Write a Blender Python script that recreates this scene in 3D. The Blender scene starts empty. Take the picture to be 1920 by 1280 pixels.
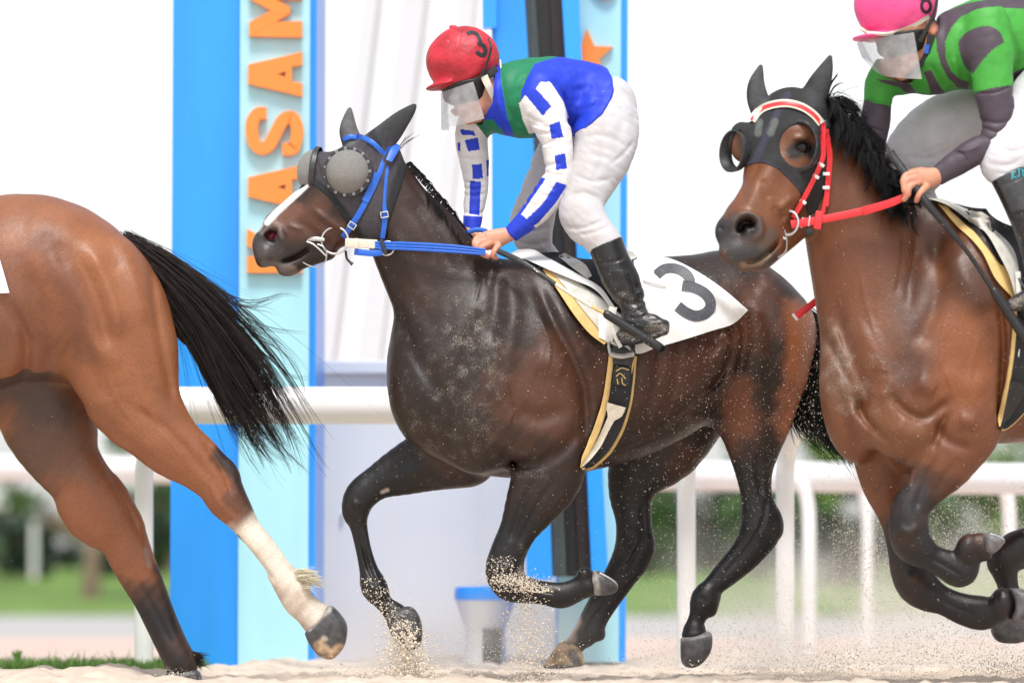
import bpy, bmesh, math, random
import numpy as np
from mathutils import Vector, Matrix
from mathutils.bvhtree import BVHTree
random.seed(7); RNG = np.random.default_rng(11)
SC = bpy.context.scene
COL = SC.collection
R = math.radians
# ------------------------------------------------------------------ camera, sky, sun, exposure
CAMZ, HOR, FPX, DIST = 0.35, 1105.0, 9600.0, 20.0     # camera height, horizon row, focal length in photo pixels, distance
cam = bpy.data.cameras.new('camera'); co = bpy.data.objects.new('camera', cam); COL.objects.link(co)
co.location = (0, -DIST, CAMZ); co.rotation_euler = (R(90), 0, 0)
cam.lens = 180; cam.sensor_width = 36; cam.shift_y = (HOR-640)/1920.0
cam.clip_start = 0.1; cam.clip_end = 2000
cam.dof.use_dof = True; cam.dof.focus_distance = 19.75; cam.dof.aperture_fstop = 1.9
SC.camera = co
SUN_EL, SUN_AZ = 63, 180
world = bpy.data.worlds.new('World'); SC.world = world; world.use_nodes = True
wn = world.node_tree; bg = wn.nodes['Background']
sky = wn.nodes.new('ShaderNodeTexSky'); sky.sky_type = 'NISHITA'; sky.sun_disc = False
sky.sun_elevation = R(SUN_EL); sky.sun_rotation = R(SUN_AZ); sky.dust_density = 1.5; sky.air_density = 1.0; sky.ozone_density = 1
hs = wn.nodes.new('ShaderNodeHueSaturation'); hs.inputs['Saturation'].default_value = 0.14
wn.links.new(sky.outputs[0], hs.inputs['Color']); wn.links.new(hs.outputs[0], bg.inputs[0]); bg.inputs[1].default_value = 0.105
sl = bpy.data.lights.new('sun', 'SUN'); sl.energy = 1.5; sl.angle = R(16); sl.color = (1, 0.97, 0.92)
so = bpy.data.objects.new('sun', sl); COL.objects.link(so)
# light comes from behind the camera, high
sd = Vector((-0.02, 0.64, -1.25)).normalized(); so.rotation_euler = sd.to_track_quat('-Z', 'Y').to_euler()
SC.view_settings.view_transform = 'Standard'; SC.view_settings.look = 'None'; SC.view_settings.gamma = 1
SC.view_settings.exposure = 1.05
SC.render.engine = 'CYCLES'; SC.cycles.use_denoising = True
SC.cycles.max_bounces = 6; SC.cycles.volume_bounces = 3; SC.cycles.transparent_max_bounces = 12

# ------------------------------------------------------------------ frames: a body is laid out in its own u, v, w units and scaled to metres
class Frame:
    def __init__(s, y0): s.y0 = y0; s.s = FPX/(DIST+y0)
    def W(s, P):
        P = np.asarray(P, float)
        return np.stack([(P[..., 0]-960)/s.s, s.y0+P[..., 2]/s.s, CAMZ+(HOR-P[..., 1])/s.s], -1)
def at(px, py, y):
    d = DIST+y
    return Vector(((px-960)*d/FPX, y, CAMZ+(HOR-py)*d/FPX))

# ------------------------------------------------------------------ materials
def mat(name, col=(.5, .5, .5), rough=.5, spec=.5, metal=0, attr=None, noise=0, nscale=40, bump=0, bscale=200, bdist=.004, alpha=1, sheen=0, coat=0, dust=False, emit=None, trans=0, stretch=None, coatlike=False):
    m = bpy.data.materials.new(name); m.use_nodes = True; nt = m.node_tree; b = nt.nodes['Principled BSDF']
    N = nt.nodes.new; L = nt.links.new
    b.inputs['Base Color'].default_value = (*col, 1); b.inputs['Roughness'].default_value = rough
    b.inputs['Specular IOR Level'].default_value = spec; b.inputs['Metallic'].default_value = metal
    b.inputs['Alpha'].default_value = alpha; b.inputs['Sheen Weight'].default_value = sheen
    b.inputs['Coat Weight'].default_value = coat; b.inputs['Transmission Weight'].default_value = trans
    tc = N('ShaderNodeTexCoord'); src = None; vec = tc.outputs['Object']
    if stretch:
        mp = N('ShaderNodeMapping'); mp.inputs['Scale'].default_value = stretch; L(vec, mp.inputs[0]); vec = mp.outputs[0]
    if attr:
        a = N('ShaderNodeAttribute'); a.attribute_name = attr; src = a.outputs['Color']
    if noise:
        n = N('ShaderNodeTexNoise'); n.inputs['Scale'].default_value = nscale; n.inputs['Detail'].default_value = 6; L(vec, n.inputs['Vector'])
        mr = N('ShaderNodeMapRange'); mr.inputs[1].default_value = .3; mr.inputs[2].default_value = .7
        mr.inputs[3].default_value = 1-noise; mr.inputs[4].default_value = 1+noise; L(n.outputs['Fac'], mr.inputs[0])
        vm = N('ShaderNodeVectorMath'); vm.operation = 'SCALE'; L(mr.outputs[0], vm.inputs['Scale'])
        if src: L(src, vm.inputs[0])
        else: vm.inputs[0].default_value = col
        src = vm.outputs[0]
    if dust:
        d = N('ShaderNodeAttribute'); d.attribute_name = 'dust'
        n = N('ShaderNodeTexNoise'); n.inputs['Scale'].default_value = 300; n.inputs['Detail'].default_value = 2; L(vec, n.inputs['Vector'])
        n2 = N('ShaderNodeTexNoise'); n2.inputs['Scale'].default_value = 22; n2.inputs['Detail'].default_value = 4; L(vec, n2.inputs['Vector'])
        ad = N('ShaderNodeMath'); ad.operation = 'MULTIPLY_ADD'; L(n2.outputs['Fac'], ad.inputs[0]); ad.inputs[1].default_value = .7; L(n.outputs['Fac'], ad.inputs[2])
        # fine grains where the dust is strong
        m1 = N('ShaderNodeMath'); m1.operation = 'MULTIPLY_ADD'; L(d.outputs['Fac'], m1.inputs[0]); m1.inputs[1].default_value = .24; L(ad.outputs[0], m1.inputs[2])
        mr = N('ShaderNodeMapRange'); mr.inputs[1].default_value = 1.04; mr.inputs[2].default_value = 1.22; L(m1.outputs[0], mr.inputs[0])
        m2 = N('ShaderNodeMath'); m2.operation = 'MULTIPLY'; L(mr.outputs[0], m2.inputs[0])
        m3 = N('ShaderNodeMath'); m3.operation = 'MINIMUM'; m3.inputs[1].default_value = 1
        m4 = N('ShaderNodeMath'); m4.operation = 'MULTIPLY'; m4.inputs[1].default_value = 1.3; L(d.outputs['Fac'], m4.inputs[0]); L(m4.outputs[0], m3.inputs[0]); L(m3.outputs[0], m2.inputs[1])
        mx = N('ShaderNodeMix'); mx.data_type = 'RGBA'; L(m2.outputs[0], mx.inputs['Factor']); L(src, mx.inputs['A']); mx.inputs['B'].default_value = (.33, .29, .245, 1)
        src = mx.outputs['Result']
        rr = N('ShaderNodeMapRange'); rr.inputs[3].default_value = rough; rr.inputs[4].default_value = .85; L(m2.outputs[0], rr.inputs[0]); L(rr.outputs[0], b.inputs['Roughness'])
    if coatlike:                                   # short hair: fine streaks and uneven gloss
        mp = N('ShaderNodeMapping'); mp.inputs['Scale'].default_value = (90, 160, 420); mp.inputs['Rotation'].default_value = (0, .5, 0); L(tc.outputs['Object'], mp.inputs[0])
        hn = N('ShaderNodeTexNoise'); hn.inputs['Scale'].default_value = 1; hn.inputs['Detail'].default_value = 3; L(mp.outputs[0], hn.inputs['Vector'])
        mr = N('ShaderNodeMapRange'); mr.inputs[1].default_value = .3; mr.inputs[2].default_value = .7; mr.inputs[3].default_value = .80; mr.inputs[4].default_value = 1.22; L(hn.outputs['Fac'], mr.inputs[0])
        vm = N('ShaderNodeVectorMath'); vm.operation = 'SCALE'; L(src, vm.inputs[0]); L(mr.outputs[0], vm.inputs['Scale']); src = vm.outputs[0]
        gn = N('ShaderNodeTexNoise'); gn.inputs['Scale'].default_value = 11; gn.inputs['Detail'].default_value = 5; L(tc.outputs['Object'], gn.inputs['Vector'])
        g2 = N('ShaderNodeMapRange'); g2.inputs[1].default_value = .3; g2.inputs[2].default_value = .7; g2.inputs[3].default_value = -.07; g2.inputs[4].default_value = .13; L(gn.outputs['Fac'], g2.inputs[0])
        ga = N('ShaderNodeMath'); ga.operation = 'ADD'; L(g2.outputs[0], ga.inputs[0]); L(rr.outputs[0], ga.inputs[1]); L(ga.outputs[0], b.inputs['Roughness'])
        b1 = N('ShaderNodeBump'); b1.inputs['Strength'].default_value = .55; b1.inputs['Distance'].default_value = .0016; L(hn.outputs['Fac'], b1.inputs['Height'])
        b2 = N('ShaderNodeBump'); b2.inputs['Strength'].default_value = .35; b2.inputs['Distance'].default_value = .006
        vn = N('ShaderNodeTexNoise'); vn.inputs['Scale'].default_value = 26; vn.inputs['Detail'].default_value = 5; vn.inputs['Roughness'].default_value = .6; L(tc.outputs['Object'], vn.inputs['Vector'])
        L(vn.outputs['Fac'], b2.inputs['Height']); L(b1.outputs[0], b2.inputs['Normal']); L(b2.outputs[0], b.inputs['Normal'])
    if src: L(src, b.inputs['Base Color'])
    if bump:
        n = N('ShaderNodeTexNoise'); n.inputs['Scale'].default_value = bscale; n.inputs['Detail'].default_value = 4; L(vec, n.inputs['Vector'])
        bp = N('ShaderNodeBump'); bp.inputs['Strength'].default_value = bump; bp.inputs['Distance'].default_value = bdist; L(n.outputs['Fac'], bp.inputs['Height']); L(bp.outputs[0], b.inputs['Normal'])
    return m

# ------------------------------------------------------------------ scene graph
def tag(o, label=None, cat=None, group=None, kind=None):
    if label: o['label'] = label
    if cat: o['category'] = cat
    if group: o['group'] = group
    if kind: o['kind'] = kind
    return o
def empty(name, loc, label, cat, group=None):
    o = bpy.data.objects.new(name, None); COL.objects.link(o); o.location = loc; o.empty_display_size = .1
    return tag(o, label, cat, group)
def wloc(o):
    v = Vector((0, 0, 0))
    while o is not None: v += o.location; o = o.parent
    return v
def mesh_obj(name, V, F, m, parent=None, smooth=True, cols=None, dust=None, attrs=None, origin=None):
    """V world coordinates; F list of faces or an (n,4)/(n,3) array"""
    V = np.asarray(V, float)
    base = wloc(parent) if parent else Vector((0, 0, 0))
    org = Vector(origin) if origin is not None else (base.copy() if parent else Vector(V.mean(0)))
    me = bpy.data.meshes.new(name)
    Vl = V-np.array(org)
    if isinstance(F, np.ndarray):
        n = len(F); k = F.shape[1]
        me.vertices.add(len(V)); me.vertices.foreach_set('co', Vl.astype(np.float32).ravel())
        me.loops.add(n*k); me.loops.foreach_set('vertex_index', F.astype(np.int32).ravel())
        me.polygons.add(n); me.polygons.foreach_set('loop_start', np.arange(0, n*k, k, dtype=np.int32))
        me.update(calc_edges=True); me.validate()
    else:
        me.from_pydata([tuple(v) for v in Vl], [], [tuple(f) for f in F]); me.update()
    if smooth: me.polygons.foreach_set('use_smooth', np.ones(len(me.polygons), bool))
    if cols is not None:
        a = me.color_attributes.new('Col', 'FLOAT_COLOR', 'POINT'); c = np.ones((len(V), 4), np.float32); c[:, :3] = cols; a.data.foreach_set('color', c.ravel())
    if dust is not None:
        a = me.attributes.new('dust', 'FLOAT', 'POINT'); a.data.foreach_set('value', np.asarray(dust, np.float32))
    me.materials.append(m)
    o = bpy.data.objects.new(name, me); COL.objects.link(o); o.parent = parent; o.location = org-base
    return o
class MB:
    """collects primitives in world metres, linked as one mesh"""
    def __init__(s): s.V = []; s.F = []
    def add(s, V, F):
        n = len(s.V); s.V += [tuple(v) for v in V]; s.F += [tuple(i+n for i in f) for f in F]; return s
    def box(s, a, b, bev=0):
        (x0, y0, z0), (x1, y1, z1) = a, b
        if not bev:
            V = [(x, y, z) for x in (x0, x1) for y in (y0, y1) for z in (z0, z1)]
            return s.add(V, [(0, 1, 3, 2), (4, 6, 7, 5), (0, 4, 5, 1), (2, 3, 7, 6), (0, 2, 6, 4), (1, 5, 7, 3)])
        bm = bmesh.new(); bmesh.ops.create_cube(bm, size=1)
        for v in bm.verts: v.co = Vector(((x0+x1)/2+v.co.x*(x1-x0), (y0+y1)/2+v.co.y*(y1-y0), (z0+z1)/2+v.co.z*(z1-z0)))
        bmesh.ops.bevel(bm, geom=bm.edges[:], offset=bev, segments=2, affect='EDGES', profile=.5)
        bm.verts.index_update(); s.add([v.co[:] for v in bm.verts], [[v.index for v in f.verts] for f in bm.faces]); bm.free(); return s
    def tube(s, pts, r, n=12, cap=True, flat=None):
        pts = [Vector(p) for p in pts]; rs = r if hasattr(r, '__len__') else [r]*len(pts)
        V = []; F = []; prev = None
        for i, p in enumerate(pts):
            t = (pts[min(i+1, len(pts)-1)]-pts[max(i-1, 0)]).normalized()
            if prev is None:
                a = Vector((0, 0, 1)) if abs(t.z) < .9 else Vector((1, 0, 0)); nrm = t.cross(a).normalized()
            else: nrm = (prev-t*prev.dot(t)).normalized()
            prev = nrm; bn = t.cross(nrm)
            for k in range(n):
                an = 2*math.pi*k/n; V.append(p+(nrm*math.cos(an)+bn*math.sin(an)*(flat or 1))*rs[i])
        for i in range(len(pts)-1):
            for k in range(n): F.append((i*n+k, i*n+(k+1) % n, (i+1)*n+(k+1) % n, (i+1)*n+k))
        if cap: F.append(tuple(range(n-1, -1, -1))); F.append(tuple((len(pts)-1)*n+k for k in range(n)))
        return s.add(V, F)
    def prism(s, poly, y0, y1):
        """poly in x,z; extruded along y"""
        n = len(poly); V = [(x, y0, z) for x, z in poly]+[(x, y1, z) for x, z in poly]
        return s.add(V, [tuple(range(n)), tuple(range(2*n-1, n-1, -1))]+[(i, i+n, (i+1) % n+n, (i+1) % n) for i in range(n)])
    def build(s, name, m, parent=None, smooth=False, origin=None):
        o = mesh_obj(name, s.V, s.F, m, parent, smooth, origin=origin)
        bm = bmesh.new(); bm.from_mesh(o.data); bmesh.ops.recalc_face_normals(bm, faces=bm.faces[:]); bm.to_mesh(o.data); bm.free()
        return o
def autosmooth(o, ang=35):
    me = o.data; me.polygons.foreach_set('use_smooth', np.ones(len(me.polygons), bool))
    try: me.set_sharp_from_angle(angle=R(ang))
    except Exception: pass
    return o
# ------------------------------------------------------------------ implicit surfaces: tapered chains and ellipsoids blended on a grid, then meshed
def smin(a, b, k):
    if k <= 0: return np.minimum(a, b)
    h = np.maximum(k-np.abs(a-b), 0)/k
    return np.minimum(a, b)-h*h*k*.25
def smax(a, b, k): return -smin(-a, -b, k)
def catmull(P, n):
    P = np.asarray(P, float)
    if len(P) < 3 or n <= 1: return P
    Q = np.vstack([2*P[0]-P[1], P, 2*P[-1]-P[-2]]); out = []
    for i in range(1, len(Q)-2):
        p0, p1, p2, p3 = Q[i-1:i+3]
        for t in np.arange(n)/n: out.append(.5*((2*p1)+(-p0+p2)*t+(2*p0-5*p1+4*p2-p3)*t*t+(-p0+3*p1-3*p2+p3)*t**3))
    out.append(P[-1]); return np.array(out)
def pairs(L):
    """edge pairs (u1,v1,u2,v2,w,squash) -> stations (u,v,w,r,s)"""
    return [((a+c)/2, (b+d)/2, w, math.hypot(a-c, b-d)/2, s) for a, b, c, d, w, s in L]
class Grid:
    def __init__(s, lo, hi, h):
        s.lo = np.array(lo, float); s.h = h; s.n = np.ceil((np.array(hi)-s.lo)/h).astype(int)+1
        s.ax = [s.lo[i]+h*np.arange(s.n[i]) for i in range(3)]
        s.f = np.full(tuple(s.n), 60., np.float32); s.prims = []
    def sl(s, lo, hi):
        a = np.clip(np.floor((np.array(lo)-s.lo)/s.h).astype(int), 0, s.n); b = np.clip(np.ceil((np.array(hi)-s.lo)/s.h).astype(int)+1, 0, s.n)
        if np.any(b <= a): return None
        return tuple(slice(a[i], b[i]) for i in range(3))
    def XYZ(s, sl):
        return [s.ax[i][sl[i]].astype(np.float32).reshape([-1 if j == i else 1 for j in range(3)]) for i in range(3)]
    def _merge(s, sl, d, k, op):
        g = s.f[sl]
        if op == '+': s.f[sl] = smin(g, d, k)
        elif op == '-': s.f[sl] = smax(g, -d, k)
        elif op == '&': s.f[sl] = smax(g, d, k)
    def chain(s, st, k=8, n=3, op='+', grow=0):
        """st: stations (u,v,w,r,squash)"""
        st = catmull(np.array(st, float), n); st[:, 3] = np.maximum(st[:, 3]+grow, .3)
        m = k+8; e = st[:, 3]*np.maximum(1, st[:, 4])
        lo = (st[:, :3]-e[:, None]).min(0)-m; hi = (st[:, :3]+e[:, None]).max(0)+m
        sl = s.sl(lo, hi)
        if sl is None: return s
        tmp = np.full(s.f[sl].shape, 60., np.float32); base = [x.start for x in sl]
        for a, b in zip(st[:-1], st[1:]):
            ea = a[3]*max(1, a[4]); eb = b[3]*max(1, b[4])
            q = s.sl(np.minimum(a[:3]-ea, b[:3]-eb)-m, np.maximum(a[:3]+ea, b[:3]+eb)+m)
            if q is None: continue
            q = tuple(slice(max(q[i].start, sl[i].start), min(q[i].stop, sl[i].stop)) for i in range(3))
            if any(x.stop <= x.start for x in q): continue
            X, Y, Z = s.XYZ(q); ba = b[:3]-a[:3]; L2 = max(float(ba@ba), 1e-6)
            X = X-a[0]; Y = Y-a[1]; Z = Z-a[2]
            t = np.clip((X*ba[0]+Y*ba[1]+Z*ba[2])/L2, 0, 1)
            sq = a[4]+(b[4]-a[4])*t
            d = np.sqrt((X-t*ba[0])**2+(Y-t*ba[1])**2+((Z-t*ba[2])/sq)**2)-(a[3]+(b[3]-a[3])*t)
            lq = tuple(slice(q[i].start-base[i], q[i].stop-base[i]) for i in range(3))
            tmp[lq] = np.minimum(tmp[lq], d)
        s._merge(sl, tmp, k, op); return s
    def ell(s, c, r, k=8, op='+', rot=0, grow=0, rw=0):
        """ellipsoid; rot turns it in the u,v plane (degrees), rw about v"""
        r = np.array(r, float)+grow; m = k+8; e = r.max()
        sl = s.sl(np.array(c)-e-m, np.array(c)+e+m)
        if sl is None: return s
        X, Y, Z = s.XYZ(sl); X = X-c[0]; Y = Y-c[1]; Z = Z-c[2]
        if rot: ca, sa = math.cos(R(rot)), math.sin(R(rot)); X, Y = X*ca+Y*sa, -X*sa+Y*ca
        if rw: ca, sa = math.cos(R(rw)), math.sin(R(rw)); X, Z = X*ca+Z*sa, -X*sa+Z*ca
        k0 = np.sqrt((X/r[0])**2+(Y/r[1])**2+(Z/r[2])**2); k1 = np.sqrt((X/r[0]**2)**2+(Y/r[1]**2)**2+(Z/r[2]**2)**2)+1e-9
        s._merge(sl, (k0*(k0-1)/k1).astype(np.float32), k, op); return s
    def poly(s, P, k=2, op='&', wlo=None, whi=None):
        """keep (or cut) what lies inside an outline in u,v"""
        P = np.array(P, float); X = s.ax[0][:, None]; Y = s.ax[1][None, :]
        d = np.full((len(s.ax[0]), len(s.ax[1])), 1e9); ins = np.zeros(d.shape, bool)
        for i in range(len(P)):
            a, b = P[i], P[(i+1) % len(P)]; e = b-a
            t = np.clip(((X-a[0])*e[0]+(Y-a[1])*e[1])/(e@e+1e-9), 0, 1)
            d = np.minimum(d, np.hypot(X-a[0]-t*e[0], Y-a[1]-t*e[1]))
            c = (a[1] > Y) != (b[1] > Y)
            ins ^= c & (X < (b[0]-a[0])*(Y-a[1])/(b[1]-a[1]+1e-12)+a[0])
        d = np.where(ins, -d, d).astype(np.float32)[:, :, None]
        if wlo is not None: d = np.maximum(d, (wlo-s.ax[2]).astype(np.float32)[None, None, :])
        if whi is not None: d = np.maximum(d, (s.ax[2]-whi).astype(np.float32)[None, None, :])
        s.f = smax(s.f, np.broadcast_to(d, s.f.shape), k) if op == '&' else (smax(s.f, -np.broadcast_to(d, s.f.shape), k) if op == '-' else smin(s.f, np.broadcast_to(d, s.f.shape), k))
        return s
    def dent(s, pts, r, amp, w=None, soft=14, far=False):
        """a groove (amp>0) or a ridge (amp<0) along a line in u,v on the near (w below the given one) side"""
        P = catmull(np.array([p[:2] for p in pts], float), 4); lo = P.min(0)-3*r; hi = P.max(0)+3*r
        sl = s.sl([lo[0], lo[1], s.lo[2]], [hi[0], hi[1], s.ax[2][-1]])
        if sl is None: return s
        X = s.ax[0][sl[0]][:, None]; Y = s.ax[1][sl[1]][None, :]; d = np.full((X.shape[0], Y.shape[1]), 1e9); amp = amp*getattr(s, 'da', 1)
        n = len(P)
        if n == 1: d = np.hypot(X-P[0][0], Y-P[0][1]); fade = 1
        else:
            fade = np.zeros_like(d)
            for i in range(n-1):
                a, b = P[i], P[i+1]; e = b-a; t = np.clip(((X-a[0])*e[0]+(Y-a[1])*e[1])/(e@e+1e-9), 0, 1)
                dd = np.hypot(X-a[0]-t*e[0], Y-a[1]-t*e[1]); al = (i+t)/(n-1)
                fade = np.where(dd < d, np.minimum(1, np.minimum(al, 1-al)*5+.15), fade); d = np.minimum(d, dd)
        g = (amp*np.exp(-(d/r)**2)*fade).astype(np.float32)[:, :, None]
        Z = s.ax[2][sl[2]][None, None, :]
        m = 1 if w is None else 1/(1+np.exp(np.clip((w-Z if far else Z-w)/soft, -30, 30)))
        s.f[sl] += (g*m).astype(np.float32); return s
    def wrinkle(s, amp, scale, seed=0, dirs=None, region=None):
        """cloth folds: sums of slanted waves"""
        rg = np.random.default_rng(seed); lo, hi = region if region else (s.lo, [a[-1] for a in s.ax])
        sl = s.sl(lo, hi); X, Y, Z = s.XYZ(sl); acc = np.zeros(s.f[sl].shape, np.float32)
        for i in range(7):
            v = rg.normal(size=3); 
            if dirs is not None: v = np.array(dirs)+v*.35
            v = v/np.linalg.norm(v)*2*math.pi/(scale*rg.uniform(.6, 1.7)); ph = rg.uniform(0, 6.28)
            v2 = rg.normal(size=3); v2 = v2/np.linalg.norm(v2)*2*math.pi/(scale*2.7)
            acc += np.sin(X*v[0]+Y*v[1]+Z*v[2]+ph+1.5*np.sin(X*v2[0]+Y*v2[1]+Z*v2[2]+ph*2))
        s.f[sl] += acc*amp/3; return s
    def blur(s, n=2):
        for _ in range(n):
            for ax in range(3):
                f = s.f; a = [slice(None)]*3; b = [slice(None)]*3; c = [slice(None)]*3
                a[ax] = slice(0, -2); b[ax] = slice(1, -1); c[ax] = slice(2, None); o = f.copy()
                o[tuple(b)] = .25*f[tuple(a)]+.5*f[tuple(b)]+.25*f[tuple(c)]; s.f = o
        return s
    def mesh(s, smooth=1):
        f = s.f; f[0] = f[-1] = 60; f[:, 0] = f[:, -1] = 60; f[:, :, 0] = f[:, :, -1] = 60
        S = f < 0
        c = [S[i:S.shape[0]-1+i, j:S.shape[1]-1+j, k:S.shape[2]-1+k] for i in (0, 1) for j in (0, 1) for k in (0, 1)]
        al = c[0].copy(); an = c[0].copy()
        for q in c[1:]: al &= q; an |= q
        I, J, K = np.nonzero(an & ~al); lut = np.full(al.shape, -1, np.int32); lut[I, J, K] = np.arange(len(I))
        acc = np.zeros((len(I), 3)); cnt = np.zeros(len(I))
        cor = [(i, j, k) for i in (0, 1) for j in (0, 1) for k in (0, 1)]; val = [f[I+i, J+j, K+k].astype(float) for i, j, k in cor]
        for a in range(8):
            for b in range(a+1, 8):
                df = np.array(cor[b])-np.array(cor[a])
                if np.abs(df).sum() != 1: continue
                va, vb = val[a], val[b]; m = (va < 0) != (vb < 0)
                t = np.where(m, va/np.where(va == vb, 1, va-vb), 0)
                acc += np.where(m[:, None], np.array(cor[a])+t[:, None]*df, 0); cnt += m
        V = s.lo+(np.stack([I, J, K], 1)+acc/cnt[:, None])*s.h
        Q = []
        for ax in range(3):
            o = [1 if a != ax else 0 for a in range(3)]
            A = S[tuple(slice(1 if o[a] else 0, S.shape[a]-1) for a in range(3))]
            B = S[tuple(slice(1, S.shape[a]-1) if o[a] else slice(1, S.shape[a]) for a in range(3))]
            i, j, k = np.nonzero(A != B); p = np.stack([i+o[0], j+o[1], k+o[2]], 1); sg = A[i, j, k]
            b1, b2 = [a for a in range(3) if a != ax]; e1 = np.zeros(3, int); e1[b1] = 1; e2 = np.zeros(3, int); e2[b2] = 1
            g = lambda q: lut[q[:, 0], q[:, 1], q[:, 2]]
            quad = np.stack([g(p-e1-e2), g(p-e2), g(p), g(p-e1)], 1)
            fl = sg if ax != 1 else ~sg
            quad[~fl] = quad[~fl][:, ::-1]; Q.append(quad)
        F = np.vstack(Q); F = F[(F >= 0).all(1)]
        # frame maps v to -z and keeps u->x, w->y : orientation flips once
        for _ in range(smooth):
            E = np.vstack([F[:, [0, 1]], F[:, [1, 2]], F[:, [2, 3]], F[:, [3, 0]]]); n = np.zeros(len(V)); A = np.zeros_like(V)
            for c_ in range(3):
                A[:, c_] = np.bincount(E[:, 0], V[E[:, 1], c_], len(V))+np.bincount(E[:, 1], V[E[:, 0], c_], len(V))
            n = np.bincount(E[:, 0], minlength=len(V))+np.bincount(E[:, 1], minlength=len(V))
            V = V*.5+.5*A/n[:, None]
        return V, F
def dseg(P, pts):
    """distance of points P (n,2|3) to a polyline of the same dimension"""
    pts = np.atleast_2d(np.array(pts, float)); P = P[:, :pts.shape[1]]
    if len(pts) == 1: return np.linalg.norm(P-pts[0], axis=1)
    d = np.full(len(P), 1e9)
    for a, b in zip(pts[:-1], pts[1:]):
        e = b-a; t = np.clip(((P-a)@e)/(e@e+1e-9), 0, 1); d = np.minimum(d, np.linalg.norm(P-a-t[:, None]*e, axis=1))
    return d
def inpoly(P, poly):
    X, Y = P[:, 0], P[:, 1]; ins = np.zeros(len(P), bool); poly = np.array(poly, float)
    for i in range(len(poly)):
        a, b = poly[i], poly[(i+1) % len(poly)]
        ins ^= ((a[1] > Y) != (b[1] > Y)) & (X < (b[0]-a[0])*(Y-a[1])/(b[1]-a[1]+1e-12)+a[0])
    return ins
def paint(V, C, strokes):
    for st in strokes:
        if len(st) == 3: st = (st[0], st[1], 1.0, st[2])
        pts, r, col, a = st[:4]; rng = st[4] if len(st) > 4 else None
        d = dseg(V, pts)
        if r > 24: d = d*(1+.10*np.sin(V[:, 0]*.09+V[:, 1]*.05)+.10*np.sin(V[:, 1]*.11-V[:, 0]*.04+1)+.07*np.sin(V[:, 0]*.23+V[:, 1]*.19))
        t = np.clip((1.25 if r > 24 else 1.6)*(1-d/r), 0, 1); t = t*t*(3-2*t)*a
        if rng is not None: t = t*((V[:, 2] > rng[0]) & (V[:, 2] < rng[1]))
        if np.isscalar(col): C[:] = C*(1-t)+t*col
        else: C[:] = C*(1-t[:, None])+t[:, None]*np.array(col)
    return C
def build_sdf(g, fr, name, m, parent, base=(.1, .1, .1), strokes=(), dusts=None, smooth=1, cf=None):
    V, F = g.mesh(smooth); C = np.tile(np.array(base, float), (len(V), 1)); paint(V, C, strokes)
    if cf is not None: C = cf(V, C)
    D = None
    if dusts is not None: D = paint(V, np.zeros(len(V)), dusts)
    o = mesh_obj(name, fr.W(V), F[:, ::-1].copy(), m, parent, True, C, D)
    o['_t'] = 0; del o['_t']
    return o, V, F
class Surf:
    """ray caster on a body in its own u,v,w units"""
    def __init__(s, *VF):
        s.b = [BVHTree.FromPolygons(V.tolist(), F.tolist()) for V, F in VF]
    def hit(s, u, v, d=(0, 0, 1), o=-900):
        best = None
        for b in s.b:
            h = b.ray_cast(Vector((u, v, o)), Vector(d))
            if h[0] is not None and (best is None or h[0].z < best[0].z): best = (h[0], h[1])
        return best
    def w(s, u, v, off=3, dflt=None):
        h = s.hit(u, v)
        if h: return h[0].z-off
        if dflt is not None: return dflt
        best = None
        for b in s.b:
            for w in (-200, -100, 0):
                n = b.find_nearest(Vector((u, v, w)))
                if n[0] is not None and (best is None or n[3] < best[1]): best = (n[0].z, n[3])
        return best[0]-off
def strap(sf, pts, width, th, off=2, n=8, wfix=None, mb=None, fr=None, smoothw=2):
    """a flat band laid along a line in u,v on the surface; width may taper; returns V,F in u,v,w"""
    P = catmull(np.array([p[:2] for p in pts], float), n); wd = np.interp(np.linspace(0, 1, len(P)), np.linspace(0, 1, len(width)) if hasattr(width, '__len__') else [0, 1], width if hasattr(width, '__len__') else [width, width])
    T = np.gradient(P, axis=0); T /= np.linalg.norm(T, axis=1)[:, None]+1e-9; N = np.stack([-T[:, 1], T[:, 0]], 1)
    rows = []
    if wfix is not None: WF = np.interp(np.linspace(0, 1, len(P)), np.linspace(0, 1, len(wfix)), wfix)
    m = 5
    ws = np.zeros((len(P), m))
    for i in range(len(P)):
        for j in range(m):
            q = P[i]+N[i]*wd[i]*(j/(m-1)-.5)
            ws[i, j] = WF[i] if wfix is not None else sf.w(q[0], q[1], off)
    if wfix is None:
        for _ in range(smoothw):
            ws[1:-1] = (ws[:-2]+ws[1:-1]*2+ws[2:])/4; ws = np.minimum(ws, ws.mean(1)[:, None]+1.5)
    V = []; F = []
    prof = [(0, .35), (0, 0)]+[(j, 1) for j in range(m)]+[(m-1, .0)]
    for i in range(len(P)):
        ring = [(0, 0.)]+[(j, -th*(1 if 0 < j < m-1 else .6)) for j in range(m)]+[(m-1, 0.)]
        for j, dz in ring:
            q = P[i]+N[i]*wd[i]*(j/(m-1)-.5); V.append((q[0], q[1], ws[i, j]+dz))
    c = m+2
    for i in range(len(P)-1):
        for j in range(c): F.append((i*c+j, i*c+(j+1) % c, (i+1)*c+(j+1) % c, (i+1)*c+j))
    F.append(tuple(range(c))); F.append(tuple((len(P)-1)*c+j for j in range(c-1, -1, -1)))
    return V, F
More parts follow.
